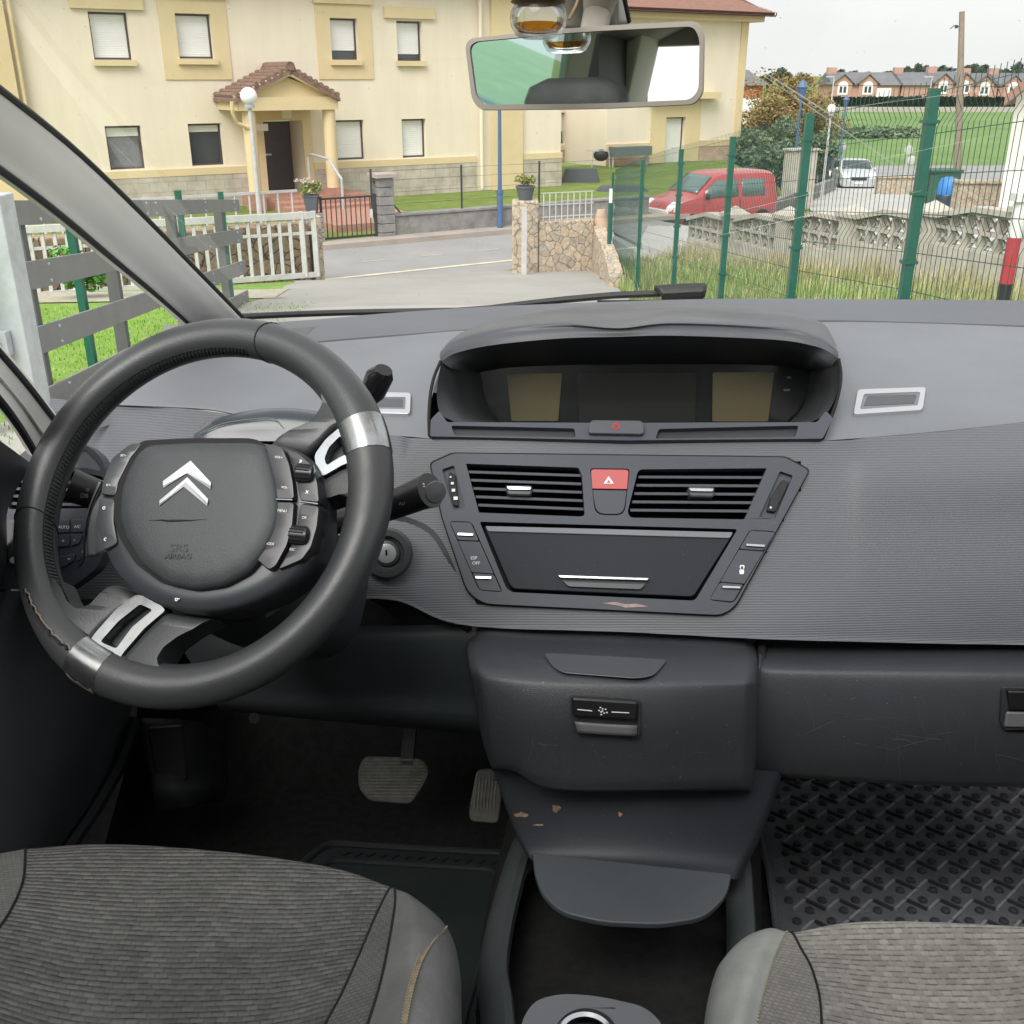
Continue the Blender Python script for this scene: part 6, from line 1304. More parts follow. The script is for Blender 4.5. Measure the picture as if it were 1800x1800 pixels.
# driver-side: instrument cowl, left vent and climate panel
b = MB(); b.sheet([CC([(340, 770, 1.235), (365, 772, 1.23), (440, 775, 1.225), (520, 775, 1.22), (600, 772, 1.22)]), CC([(342, 760, 1.245), (375, 742, 1.245), (440, 728, 1.245), (510, 724, 1.245), (600, 735, 1.24)]), CC([(344, 756, 1.27), (375, 738, 1.29), (440, 724, 1.30), (510, 720, 1.30), (600, 730, 1.29)]), CC([(350, 765, 1.40), (380, 755, 1.42), (440, 745, 1.42), (510, 742, 1.42), (600, 750, 1.42)])], 30, 6)
b.build('instrument_cowl', mat('cowl_gloss', (.035, .042, .052), .22), dash, ang=60)
seam(CC([(352, 762, 1.232), (390, 745, 1.233), (440, 737, 1.233), (480, 736, 1.232), (498, 752, 1.228)]), m_pad, .0006, 'cowl_line')
LP = PL(C(95, 920, 1.125), (1, -.10, 0), (0, .42, 1))
lo_ = rnd_poly([(-30, 1035), (-15, 905), (10, 835), (38, 795), (75, 778), (150, 780), (175, 800), (192, 840), (196, 900), (184, 965), (170, 1000), (120, 1036)], 12)
lv = rnd_poly([(14, 895), (24, 850), (42, 825), (70, 815), (100, 822), (182, 838), (184, 893)], 6); lr = rnd_poly([(126, 800), (150, 790), (172, 815), (178, 828), (150, 822), (120, 822)], 5)
lsc = rnd_poly([(10, 912), (52, 912), (52, 992), (14, 992)], 3); lbt = rnd_poly([(96, 912), (160, 910), (158, 960), (140, 1010), (118, 1024), (98, 1018)], 6)
lpn = MB().plate(LP, lo_, .004, .02, holes=[lv, lr]).build('side_panel', m_panel, dash, bevel=.0012)
v = MB(); f = [LP.at(x, y, -.014) for x, y in lv]; k = [q - LP.n * .05 for q in f]; v.grid([f, k], cu=True); kk = len(v.v) - len(lv); v.f.append(tuple(range(kk, kk + len(lv)))); vo = v.build('air_vent', m_blk, dash)
for i in range(4):
    y = 846 + i * 13; a, c = LP.at(28 - i * 4, y, .0), LP.at(184, y + 3, .0); up = LP.u * .0018; s_ = MB(); s_.prism([a - up, c - up, c + up, a + up], [q - LP.n * .02 for q in (a - up, c - up, c + up, a + up)]); s_.build('slat', m_panel, vo, smooth=False, bevel=.0006)
MB().plate(LP, lr, .002, .004).build('vent_lens', m_pad, lpn, smooth=False)
sc_ = MB().plate(LP, lsc, .0055, .003).build('climate_display', m_hood, lpn, bevel=.001); MB().plate(LP, rnd_poly([(20, 918), (46, 918), (46, 980), (22, 980)], 3), .006, .001).build('display_glass', mat('climate_glass', (.09, .08, .08), .2), sc_, smooth=False)
MB().plate(LP, circ(24, 985, 7, 6), .0085, .003).build('dial', m_mark, sc_)
for (P, s_, tx, ty) in (([(98, 914), (122, 913), (122, 936), (98, 937)], 'AUTO', 112, 927), ([(125, 913), (152, 912), (148, 935), (125, 936)], 'A/C', 136, 926), ([(98, 940), (122, 939), (122, 960), (98, 962)], 'o', 111, 950), ([(125, 939), (146, 938), (139, 955), (125, 960)], 'c', 131, 949), ([(104, 978), (132, 974), (130, 985), (114, 996), (104, 996)], 'w', 121, 982), ([(136, 972), (150, 955), (152, 966), (141, 984), (134, 986)], 'r', 145, 970)):
    kb = MB().plate(LP, rnd_poly(P, 2), .0062, .004).build('climate_key', m_panel, lpn, bevel=.0006); text(s_, LP, tx, ty, .0034, .0064, m_mark, kb)
MB().plate(LP, rnd_poly([(150, 912), (160, 910), (160, 950), (145, 990), (135, 1000), (148, 965)], 3), .0052, .003).build('key_edge', m_dkpl, lpn, bevel=.0008)
# corner grille by the pillar
b = MB(); b.sheet([[hit([rst], *q, .0006) for q in ((492, 580), (525, 577), (554, 575))], [hit([rst], *q, .0006) for q in ((502, 597), (515, 598), (528, 598))]], 8, 3); b.build('corner_grille', m_hood, dash)

# ================================================================== car body around us
cb = thing('car_interior_shell', 'car cabin shell with grey windscreen pillar, door, roof lining and carpet', 'car cabin', (0, 0, -1.05), M_CAR)
# front pillar trim
b = MB(); up = CC([(-60, 118, .98), (0, 160, 1.07), (130, 265, 1.27), (250, 380, 1.47), (350, 482, 1.67), (432, 566, 1.84), (452, 588, 1.88)]); lo = CC([(-60, 262, 1.0), (0, 300, 1.08), (100, 375, 1.22), (205, 462, 1.42), (285, 528, 1.60), (338, 575, 1.76), (350, 590, 1.80)])
def between(f, bulge): return [a.lerp(c, f) + Vector((.3, -1, .25)).normalized() * bulge for a, c in zip(up, lo)]
b.sheet([[q + Vector((-.02, .05, .0)) for q in up], up, between(.25, .016), between(.5, .022), between(.8, .014), lo, [q + Vector((-.03, .04, 0)) for q in lo]], 40, 4); b.build('windscreen_pillar', m_pillar, cb, ang=70)
for q in (up, lo): MB().tube(crom([p + Vector((0, .004, 0)) for p in q], 30), .0045, 8).build('pillar_seal', m_black, cb)
b = MB(); u2 = CC([(-70, 545, .86), (0, 622, .94), (50, 680, 1.03), (98, 742, 1.14), (112, 760, 1.17)]); l2 = CC([(-70, 625, .84), (0, 705, .92), (35, 752, 1.0), (58, 790, 1.08), (66, 805, 1.10)])
mid = [a.lerp(c, .5) + Vector((.2, -1, .1)).normalized() * .012 for a, c in zip(u2, l2)]
b.sheet([[q + Vector((-.01, .03, 0)) for q in u2], u2, mid, l2, [q + Vector((-.02, .02, 0)) for q in l2]], 24, 4); b.build('door_pillar', mat('door_pillar_trim', (.80, .78, .72), .6), cb, ang=70)
for q in (u2, l2): MB().tube(crom(q, 20), .004, 8).build('pillar_seal', m_black, cb)
MB().tube(CC([(-70, 585, .845), (0, 664, .925), (42, 715, 1.01), (78, 766, 1.10)]), .0015, 6).build('pillar_groove', m_pillar, cb)
# quarter-window sill and door top
b = MB(); b.sheet([CC([(60, 728, 1.20), (120, 716, 1.30), (220, 668, 1.48), (340, 600, 1.72)]), CC([(80, 745, 1.19), (140, 728, 1.32), (240, 690, 1.48), (345, 618, 1.70)]), CC([(90, 780, 1.18), (150, 760, 1.30), (240, 730, 1.42), (345, 680, 1.58)])], 20, 4); b.build('quarter_window_sill', m_pad, cb)
b = MB(); b.sheet([CC([(-160, 700, .78), (-60, 740, .93), (0, 775, 1.02), (55, 815, 1.12)]), CC([(-160, 760, .78), (-60, 790, .92), (0, 820, 1.0), (45, 835, 1.08)]), CC([(-160, 900, .78), (-60, 900, .93), (-5, 900, 1.02), (12, 905, 1.10)]), CC([(-180, 1040, .85), (-60, 1040, .98), (-5, 1040, 1.08), (20, 1042, 1.14)])], 20, 5); b.build('door_top', m_dkpl, cb)
m_door = mat('door_card', (.13, .135, .15), .42, var=.2, vscale=3, bump=.3, bscale=500, dist=.0006, rvar=.05)
b = MB(); b.sheet([CC([(-200, 1030, .86), (-60, 1035, 1.0), (20, 1038, 1.12), (120, 1045, 1.17), (230, 1060, 1.3)]), CC([(-200, 1150, .86), (-60, 1150, 1.02), (40, 1150, 1.16), (150, 1150, 1.27), (240, 1160, 1.42)]), CC([(-200, 1260, .84), (-60, 1260, .99), (40, 1260, 1.12), (140, 1270, 1.26), (225, 1270, 1.46)]), CC([(-200, 1380, .84), (-60, 1380, .98), (20, 1390, 1.07), (100, 1400, 1.20), (170, 1400, 1.38)]), CC([(-200, 1500, .83), (-60, 1500, .97), (0, 1500, 1.03), (60, 1500, 1.13), (100, 1500, 1.30)])], 30, 6); b.build('door_card', m_door, cb, ang=70)
b = MB(); b.tube(CC([(240, 1262, 1.47), (205, 1350, 1.42), (165, 1420, 1.36), (110, 1500, 1.3)]), .014, 8); b.build('door_sill_edge', m_low, cb)
b = MB(); b.sheet([CC([(240, 1060, 1.45), (330, 1100, 1.7), (420, 1100, 1.8)]), CC([(240, 1260, 1.50), (330, 1280, 1.7), (420, 1280, 1.8)]), CC([(180, 1500, 1.36), (290, 1500, 1.55), (400, 1500, 1.6)])], 12, 5); b.build('kick_panel', m_carpet, cb)
# footrest
b = MB(); b.sheet([CC([(246, 1262, 1.45), (300, 1266, 1.46), (350, 1275, 1.5), (388, 1300, 1.55)]), CC([(262, 1340, 1.42), (310, 1345, 1.42), (355, 1350, 1.46), (392, 1360, 1.52)]), CC([(272, 1385, 1.39), (315, 1388, 1.39), (355, 1385, 1.42), (388, 1395, 1.48)]), CC([(280, 1420, 1.39), (320, 1418, 1.39), (350, 1405, 1.42), (380, 1400, 1.48)])], 18, 5); fr_ = b.build('footrest', m_dkpl, cb, solid=.01)
FR = PL(C(300, 1330, 1.415), (1, .05, 0), (0, .5, 1)); MB().plate(FR, rnd_poly([(258, 1278), (322, 1274), (330, 1372), (276, 1384)], 8), .006, .006).build('footrest_pad', mat('footrest_black', (.008, .008, .009), .5), fr_, bevel=.003)
# floor, toe board, tunnel, sides, roof
b = MB(); b.sheet([[Vector((x, -1.9, -1.05)) for x in (-.80, 0, 1.05)], [Vector((x, 1.66, -1.05)) for x in (-.80, 0, 1.05)], [Vector((x, 1.80, -.90)) for x in (-.80, 0, 1.05)], [Vector((x, 1.86, -.55)) for x in (-.60, 0, 1.0)], [Vector((x, 1.86, -.34)) for x in (-.50, 0, .9)]], 12, 4, False); b.build('floor_carpet', m_carpet, cb)
b = MB(); tz = -.86; q = [Cz(922, 1490, tz), Cz(1300, 1490, tz), Cz(1302, 2200, tz), Cz(880, 2200, tz)]; b.sheet([[Cz(905, 1440, tz - .15), Cz(925, 1440, tz), Cz(1300, 1440, tz), Cz(1330, 1440, tz - .15)], [Cz(850, 1700, tz - .15), Cz(880, 1700, tz), Cz(1302, 1700, tz), Cz(1330, 1700, tz - .15)], [Cz(850, 2300, tz - .15), Cz(880, 2300, tz), Cz(1302, 2300, tz), Cz(1330, 2300, tz - .15)]], 24, 5); b.build('tunnel_carpet', m_carpet, cb, ang=50)
m_trim = mat('tunnel_trim', (.060, .068, .070), .5, var=.15, vscale=12, bump=.2, bscale=400, dist=.0005)
b = MB(); P = [Cz(921, 1482, -.80), Cz(905, 1530, -.80), Cz(886, 1600, -.80), Cz(872, 1665, -.80), Cz(866, 1720, -.80), Cz(874, 1780, -.80), Cz(880, 1900, -.80)]
b.tube(crom(P, 30), .013, 10, flat=1.6); b.sheet([P, [q + Vector((-.03, -.01, -.22)) for q in P]], 20, 2); b.build('tunnel_trim', m_trim, cb)
b = MB(); P = [Cz(1297, 1525, -.80), Cz(1300, 1570, -.80), Cz(1303, 1640, -.80), Cz(1302, 1720, -.80), Cz(1300, 1900, -.80)]; b.tube(crom(P, 20), .012, 10, flat=1.6); b.sheet([P, [q + Vector((.05, 0, -.22)) for q in P]], 20, 2); b.build('tunnel_trim', m_trim, cb)
for sx, nm in ((-.80, 0), (1.02, 1)):
    b = MB(); xx = sx
    b.box((xx, -.35, -.62), (.05, 3.5, .90)); b.box((xx, 1.75, -.78), (.05, .69, .60))
    b.build('door_lining', m_dkpl, cb, smooth=False)
    for y0, y1 in ((-.20, .02), (-1.28, -1.08), (-2.0, -1.75)): 
        b = MB(); xi = xx + (.10 if sx < 0 else -.10); b.prism([Vector((xx, y0, -.18)), Vector((xx, y1, -.18)), Vector((xi, y1, .31)), Vector((xi, y0, .31))], [Vector((xx + (.04 if sx < 0 else -.04), y0, -.18)), Vector((xx + (.04 if sx < 0 else -.04), y1, -.18)), Vector((xi + (.05 if sx < 0 else -.05), y1, .31)), Vector((xi + (.05 if sx < 0 else -.05), y0, .31))])
        b.build('side_pillar', m_pillar, cb, smooth=False, bevel=.01)
b = MB(); b.sheet([[Vector((-.72, -2.0, .25)), Vector((-.4, -2.0, .35)), Vector((.15, -2.0, .37)), Vector((.65, -2.0, .35)), Vector((.95, -2, .25))], [Vector((-.72, -.8, .30)), Vector((-.4, -.8, .40)), Vector((.15, -.8, .42)), Vector((.65, -.8, .40)), Vector((.95, -.8, .30))], [Vector((-.66, -.08, .31)), Vector((-.4, -.05, .40)), Vector((.15, -.02, .43)), Vector((.65, -.05, .40)), Vector((.93, -.08, .31))]], 20, 6); b.build('roof_lining', m_head, cb, solid=.03)
for sx in (-.74, .96): MB().box((sx, -1.74, .06), (.05, .58, .52)).build('quarter_blocker', m_pillar if sx > 0 else m_dkpl, cb, smooth=False)  # unseen panels added to close the rear quarters and darken the mirror image
b = MB(); b.box((.12, -2.0, -.62), (1.75, .06, .9)); b.build('tailgate_lining', m_dkpl, cb, smooth=False)
b = MB(); b.box((.12, -2.02, .3), (1.6, .08, .16)); b.build('rear_header', m_head, cb, smooth=False)
m_tint = emit_free_glass('tinted_glass', (.38, .75, .65), .06)
for sx in (-.76, .98):
    xi = sx + (.09 if sx < 0 else -.09); b = MB(); b.add([(sx, -1.08, -.18), (sx, -.20, -.18), (xi, -.20, .30), (xi, -1.08, .30)], [(0, 1, 2, 3)]); b.build('rear_door_glass', m_tint, cb, smooth=False)
# windscreen
b = MB(); ws_ = [[Vector((-.60 + .0, 1.90, -.20)), Vector((-.3, 2.02, -.20)), Vector((.15, 2.06, -.20)), Vector((.6, 2.02, -.20)), Vector((.92, 1.9, -.20))], [Vector((-.60, 1.45, .035)), Vector((-.3, 1.53, .05)), Vector((.15, 1.56, .055)), Vector((.6, 1.53, .05)), Vector((.9, 1.45, .035))], [Vector((-.56, .98, .20)), Vector((-.3, 1.04, .235)), Vector((.15, 1.06, .25)), Vector((.6, 1.04, .235)), Vector((.88, .98, .20))], [Vector((-.55, .42, .31)), Vector((-.3, .48, .38)), Vector((.15, .52, .41)), Vector((.6, .48, .38)), Vector((.86, .42, .31))], [Vector((-.62, -.05, .33)), Vector((-.3, -.02, .42)), Vector((.15, .0, .45)), Vector((.6, -.02, .42)), Vector((.90, -.05, .33))]]
b.sheet(ws_, 30, 8); b.build('windscreen', emit_free_glass('windscreen_glass', (.955, .97, .96), .009, dirt=.05), cb, ang=180)
b = MB(); b.tube(crom([q + Vector((0, .01, -.012)) for q in ws_[0]], 30), .006, 8); b.build('windscreen_seal', m_black, cb)
# reflection streaks and scratches painted as pale lines on the glass
def onws(px, py):
    d = ray(px, py, PIT_C); lo_y, hi_y = .5, 2.0
    for _ in range(30):
        y = (lo_y + hi_y) / 2; p = d * (y / d.y); zz = [(2.06, -.20), (1.56, .055), (1.06, .25), (.52, .41)]; zc = .41
        for a, c in zip(zz, zz[1:]):
            if c[0] <= y <= a[0]: zc = a[1] + (c[1] - a[1]) * (a[0] - y) / (a[0] - c[0])
        if p.z < zc: lo_y = y
        else: hi_y = y
    return d * (lo_y / d.y) * .985
m_streak = bpy.data.materials.new('glass_streak'); m_streak.use_nodes = True; t = m_streak.node_tree; t.nodes.clear(); o_ = t.nodes.new('ShaderNodeOutputMaterial'); mxx = t.nodes.new('ShaderNodeMixShader'); mxx.inputs[0].default_value = .28; tt = t.nodes.new('ShaderNodeBsdfTransparent'); dd_ = t.nodes.new('ShaderNodeBsdfDiffuse'); dd_.inputs[0].default_value = (.8, .8, .78, 1)
t.links.new(tt.outputs[0], mxx.inputs[1]); t.links.new(dd_.outputs[0], mxx.inputs[2]); t.links.new(mxx.outputs[0], o_.inputs[0])
b = MB()
for a, c, w in (((1335, 128), (1588, 300), .0009), ((1345, 128), (1470, 208), .0012), ((1190, 430), (1620, 335), .0005), ((1200, 480), (1260, 400), .0005), ((1260, 380), (1470, 330), .0004), ((1480, 190), (1800, 150), .0003), ((1450, 300), (1760, 235), .0003), ((190, 245), (245, 300), .0006), ((280, 350), (380, 450), .0005), ((1180, 475), (1195, 430), .0005)):
    P = [onws(a[0] + (c[0] - a[0]) * i / 8, a[1] + (c[1] - a[1]) * i / 8) for i in range(9)]; MB().tube(P, [w * (.3 + .7 * math.sin(.2 + 2.7 * i / 8)) for i in range(9)], 4, caps=False).build('glass_streak', m_streak, cb)
# bonnet edge outside and wiper
b = MB(); b.sheet([[Vector((-.7, 2.06, -.24)), Vector((.15, 2.10, -.235)), Vector((1.0, 2.06, -.24))], [Vector((-.75, 2.5, -.42)), Vector((.15, 2.6, -.40)), Vector((1.05, 2.5, -.42))], [Vector((-.7, 2.85, -.62)), Vector((.15, 3.0, -.60)), Vector((1.0, 2.85, -.62))], [Vector((-.7, 2.9, -.95)), Vector((.15, 3.08, -.95)), Vector((1.0, 2.9, -.95))]], 20, 5); b.build('bonnet', m_silver, cb)
wp = thing('windscreen_wiper', 'black windscreen wiper resting along the bottom of the glass', 'wiper', C(1200, 520, 2.1), M_CAR)
b = MB(); b.tube(CC([(740, 549, 2.06), (860, 541, 2.08), (930, 533, 2.09), (1000, 526, 2.10), (1080, 519, 2.11), (1160, 516, 2.115)]), [.004, .005, .006, .007, .007, .007], 8); b.build('wiper_blade', m_black, wp)
b = MB(); b.sheet([CC([(1150, 511, 2.10), (1190, 508, 2.10), (1238, 507, 2.10)]), CC([(1160, 516, 2.09), (1195, 514, 2.09), (1240, 512, 2.09)]), CC([(1165, 524, 2.10), (1195, 524, 2.10), (1228, 520, 2.10)])], 12, 4); b.build('wiper_arm', m_black, wp, solid=.012)
b = MB(); b.bar(C(1165, 529, 2.08), C(1252, 529, 2.08), .02, .008); b.bar(C(1050, 529.5, 2.08), C(1165, 529, 2.08), .006, .004); b.build('wiper_base', m_black, wp)
# ================================================================== steering wheel
TAU, YAW, RR = .588, -.2714, .1742
WPl = PL((-.2997, .9363, -.2776), (math.cos(YAW), math.sin(YAW), 0), (-math.sin(YAW) * math.sin(TAU), math.cos(YAW) * math.sin(TAU), math.cos(TAU)))
def wang(px, py): a_, b_ = WPl.loc(px, py); return math.degrees(math.atan2(b_, a_)) % 360
sw = thing('steering_wheel', 'black leather steering wheel turned left with two worn chrome spokes', 'steering wheel', WPl.o, M_CAR)
RX, RY, CXW, CYW = 289, 303, 358.5, 904
def rimp(a, off=0, k=1.0): return WPl.pt(RR * k * math.cos(R(a)), RR * k * math.sin(R(a)), off)
A_UP, A_LO, A_ST, A_SL = wang(650, 770), wang(160, 1190), wang(470, 620), wang(68, 925); NR = 120; P = [rimp(360 * i / NR) for i in range(NR)]
def thick(a):
    r = .0193
    for c, w, s_ in ((A_UP, 26, .0030), (A_LO, 26, .0035), (180, 24, .0010)): d = (a - c + 180) % 360 - 180; r += s_ * math.exp(-(d / w) ** 2)
    return r
rim = MB().tube(P, [thick(360 * i / NR) for i in range(NR)], 22, closed=True, up=WPl.n).build('rim', m_leather, sw, ang=180)
# seams across the rim
def ringseam(a, tilt=0, r=.0007):
    c = rimp(a); d = (rimp(a + 1) - rimp(a - 1)).normalized(); x = WPl.n; y = d.cross(x).normalized(); rr = thick(a) + .0002
    q = [c + (x * math.cos(t) + y * math.sin(t)) * rr + d * tilt * math.cos(t) for t in [2 * math.pi * i / 24 for i in range(24)]]; MB().tube(q, r, 5, closed=True).build('rim_seam', m_blk, rim)
ringseam(A_ST, .008); ringseam(A_SL, -.014)
# stitching on the inside of the rim
st_ = MB()
for i in range(110):
    a = A_ST + 6 + i * 1.42
    if a > A_LO - 4: break
    c = rimp(a); d = (rimp(a + 1) - rimp(a - 1)).normalized(); x = WPl.n; y = (rimp(a, 0, .5) - c); y = (y - d * y.dot(d)).normalized(); rr = thick(a) + .0004
    p0 = c + (y * math.cos(.55) + x * math.sin(.55)) * rr; p1 = c + (y * math.cos(.15) + x * math.sin(.15)) * rr + d * .0018; st_.tube([p0, (p0 + p1) / 2 + y * .0008, p1], .0007, 4)
st_.build('stitching', m_threadk, rim)
sl_ = MB()
for i in range(2):
    pts = []
    for k in range(40):
        a = A_ST + 6 + k * (A_LO - A_ST - 10) / 39; c = rimp(a); d = (rimp(a + 1) - rimp(a - 1)).normalized(); x = WPl.n; y = (rimp(a, 0, .5) - c); y = (y - d * y.dot(d)).normalized(); t_ = (.6, .1)[i]; pts.append(c + (y * math.cos(t_) + x * math.sin(t_)) * (thick(a) + .0001))
    sl_.tube(pts, .0006, 5)
sl_.build('stitch_line', m_blk, rim)
# torn leather edge at lower left
tr_ = MB(); pts = []
rn = random.Random(4)
for k in range(34):
    a = A_LO - 34 + k * 28 / 33; c = rimp(a); d = (rimp(a + 1) - rimp(a - 1)).normalized(); x = WPl.n; y = (rimp(a, 0, .5) - c); y = (y - d * y.dot(d)).normalized(); t_ = 1.75 + .14 * noise.noise(Vector((k * .5, 0, 0))) - .3 * k / 33; pts.append(c + (y * math.cos(t_) + x * math.sin(t_)) * (thick(a) + .0003))
tr_.tube(pts, [.0009 + .0007 * abs(noise.noise(Vector((k * .9, 3, 0)))) for k in range(34)], 5); tr_.build('torn_edge', mat('torn_leather', (.16, .13, .11), .9), rim)
tr_ = MB(); tr_.tube([p + WPl.n * .0004 - X3 * .0035 for p in pts], .0012, 5); tr_.build('torn_gap', m_blk, rim)

def arm(name, poly, m, off=0.0, rise=.010, dep=.022, corner=10, cen=None):
    poly = rnd_poly(poly, corner, 5); b = MB(); b.dome(WPl, poly, [(.96, off - dep), (1.0, off - dep * .5), (.995, off + rise * .2), (.95, off + rise * .65), (.86, off + rise * .92), (.7, off + rise)], cen); return b.build(name, m, sw, ang=60)
arm('spoke', [(462, 790), (480, 770), (525, 752), (552, 730), (566, 705), (562, 668), (545, 640), (580, 625), (612, 655), (634, 700), (648, 745), (632, 742), (604, 744), (582, 756), (556, 784), (535, 800)], m_leather, 0, .013)
arm('spoke', [(540, 852), (566, 838), (600, 819), (640, 808), (662, 803), (668, 840), (662, 900), (645, 945), (640, 930), (624, 900), (612, 874), (592, 868), (556, 880)], m_leather, 0, .013)
arm('spoke', [(160, 1060), (195, 1022), (225, 1035), (244, 1052), (215, 1072), (178, 1104), (148, 1138), (128, 1168), (108, 1135), (78, 1075), (66, 1022), (88, 1010), (104, 1050), (128, 1070)], m_leather, 0, .013)
arm('spoke', [(288, 1072), (330, 1078), (372, 1084), (330, 1104), (292, 1132), (274, 1160), (280, 1182), (320, 1192), (290, 1212), (240, 1216), (196, 1204), (190, 1184), (212, 1150), (250, 1108)], m_leather, 0, .013)
def bez(outer, hole, m=None, off=.0135):
    outer = rnd_poly(outer, 8); hole = rnd_poly(hole, 5); b = MB(); b.plate(WPl, outer, off, .016, holes=[hole]); o = b.build('chrome_spoke_trim', m or m_chromew, sw, bevel=.003, bseg=3)
    MB().plate(WPl, hole, off - .014, .003).build('spoke_well', m_dkpl, o, smooth=False); return o
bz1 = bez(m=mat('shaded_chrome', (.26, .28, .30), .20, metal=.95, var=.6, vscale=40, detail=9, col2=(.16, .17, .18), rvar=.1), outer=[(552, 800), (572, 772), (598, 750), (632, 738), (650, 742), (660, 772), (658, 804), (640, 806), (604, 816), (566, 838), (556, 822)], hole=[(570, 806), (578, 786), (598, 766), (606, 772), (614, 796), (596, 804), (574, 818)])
bz2 = bez([(142, 1156), (164, 1116), (206, 1068), (240, 1044), (268, 1052), (292, 1072), (254, 1104), (216, 1148), (192, 1190), (180, 1196), (158, 1186), (146, 1174)], [(176, 1128), (208, 1092), (246, 1062), (268, 1072), (232, 1102), (204, 1140)])
# worn yellowed base of the lower chrome where it wraps the rim
cwr = MB(); pts = [rimp(a) for a in (A_LO - 6, A_LO - 3, A_LO, A_LO + 3, A_LO + 6)]; cwr.tube(pts, [thick(a) + .0006 for a in (A_LO - 6, A_LO - 3, A_LO, A_LO + 3, A_LO + 6)], 18, up=WPl.n); cwr.build('worn_rim_cap', m_chromew, bz2)
yl = MB(); rows_ = []
for k_ in range(7):
    a_ = A_LO - 5 + k_ * 10 / 6; c_ = rimp(a_); o_ = (c_ - WPl.o).normalized(); rr = thick(a_) + .0011; rows_.append([c_ + (o_ * math.cos(t_) + WPl.n * math.sin(t_)) * rr for t_ in (-.5, -.1, .3, .6 + .12 * math.sin(k_ * 2.3))])
yl.grid(rows_); yl.build('worn_patch', mat('yellowed_chrome', (.60, .56, .40), .35, metal=.3, var=.9, vscale=60, detail=9, col2=(.06, .06, .06)), bz2)
cwr = MB(); an = [A_UP + q for q in (-5.5, -3, 0, 3, 5.5)]; pts = [rimp(a) for a in an]; cwr.tube(pts, [thick(a) + .0006 for a in an], 18, up=WPl.n); cwr.build('worn_rim_cap', m_chromew, bz1)

# hub
m_hub = mat('hub_plastic', (.040, .045, .050), .34, var=.1, vscale=7, bump=.15, bscale=700, dist=.0003, rvar=.04)
hub_o = rnd_poly([(172, 958), (166, 900), (178, 848), (204, 800), (240, 776), (330, 769), (450, 771), (520, 783), (554, 812), (564, 880), (558, 950), (530, 1000), (480, 1040), (420, 1066), (350, 1078), (290, 1070), (235, 1044), (194, 1008)], 30, 3)
b = MB(); b.dome(WPl, hub_o, [(.86, -.045), (.97, -.02), (1.0, .010), (.985, .022), (.95, .027), (.80, .029)]); hub = b.build('hub', m_hub, sw, ang=60)
ab = rnd_poly([(233, 792), (252, 776), (330, 772), (440, 772), (461, 778), (471, 806), (482, 850), (485, 890), (480, 925), (462, 965), (430, 1003), (385, 1027), (335, 1034), (285, 1024), (240, 990), (212, 945), (200, 905), (203, 862), (216, 822)], 10, 3)
b = MB(); b.dome(WPl, [(340 + (x - 340) * 1.012, 900 + (y - 900) * 1.012) for x, y in ab], [(1, .025), (1, .0308), (.99, .0310), (.9, .0302)]); b.build('airbag_gap', m_blk, hub)
b = MB(); b.dome(WPl, ab, [(1.0, .026), (.998, .0335), (.985, .0365), (.94, .0395), (.8, .042), (.6, .0435), (.3, .0440)]); abg = b.build('airbag_cover', m_airbag, sw, ang=60)
AB = PL(WPl.o + WPl.n * .0443, WPl.r, WPl.u)
m_emblem = mat('emblem_silver', (.72, .73, .75), .3, metal=.55)
AB2 = hit_plane([abg], ((285, 962), (345, 962), (314, 985)), .0003)
def chev(P): 
    k = MB(); (a, ap, c, d, inn, e) = P; top = [AB.at(x, y, .0006) for x, y in P]; mid = [((a[0] + e[0]) / 2, (a[1] + e[1]) / 2), ((ap[0] + inn[0]) / 2, (ap[1] + inn[1]) / 2 - 2), ((c[0] + d[0]) / 2, (c[1] + d[1]) / 2)]
    rd = [AB.at(x, y, .0020) for x, y in mid]; lo_ = [AB.at(x, y, -.004) for x, y in P]
    v = top + rd + lo_; k.add(v, [(0, 1, 7, 6), (1, 2, 8, 7), (2, 3, 8), (3, 4, 7, 8), (4, 5, 6, 7), (5, 0, 6)] + [(i, (i + 1) % 6, 9 + (i + 1) % 6, 9 + i) for i in range(6)]); k.build('chevron_emblem', m_emblem, abg, smooth=False, bevel=.0004)
chev([(286, 846), (335, 809.5), (371, 848), (370, 860), (328, 832), (287, 858)]); chev([(280, 880), (329, 838.5), (366, 877), (364, 890), (323, 856), (280.5, 889)])
b = MB(); P = [AB.at(262 + i * 11, 914.5 + (1.2 if 2 < i < 8 else .0) - .1 * i, -.0006) for i in range(11)]; b.tube(P, [.0002, .0004, .0008, .0011, .0012, .0012, .001, .0008, .0006, .0004, .0002], 6); b.build('crease', m_blk, abg)
m_emb = mat('embossed_grey', (.02, .022, .023), .5)
text('SRS', AB2, 314, 964, .0072, .0004, m_emb, abg, squash=1.25); text('AIRBAG', AB2, 313, 978, .0046, .0005, m_emb, abg, squash=1.2)
HB = PL(WPl.o + WPl.n * .030, WPl.r, WPl.u)
text('b', HB, 311, 1054, .0045, .0004, m_mark, hub, 'horn_symbol', ang=-90)
def bank(name, poly, off, m, cor=6): 
    poly = rnd_poly(poly, cor, 4); b = MB(); b.dome(WPl, poly, [(1, .012), (1, off - .002), (.96, off), (.7, off + .0004)]); return b.build(name, m, sw, ang=50)
m_keys = mat('key_plastic', (.022, .022, .026), .32, var=.1, vscale=10, bump=.1, bscale=700, dist=.0002)
kb1 = bank('button_bank', [(466, 782), (478, 779), (496, 786), (508, 815), (515, 850), (517, 878), (484, 877), (483, 850), (473, 815)], .0365, m_keys)
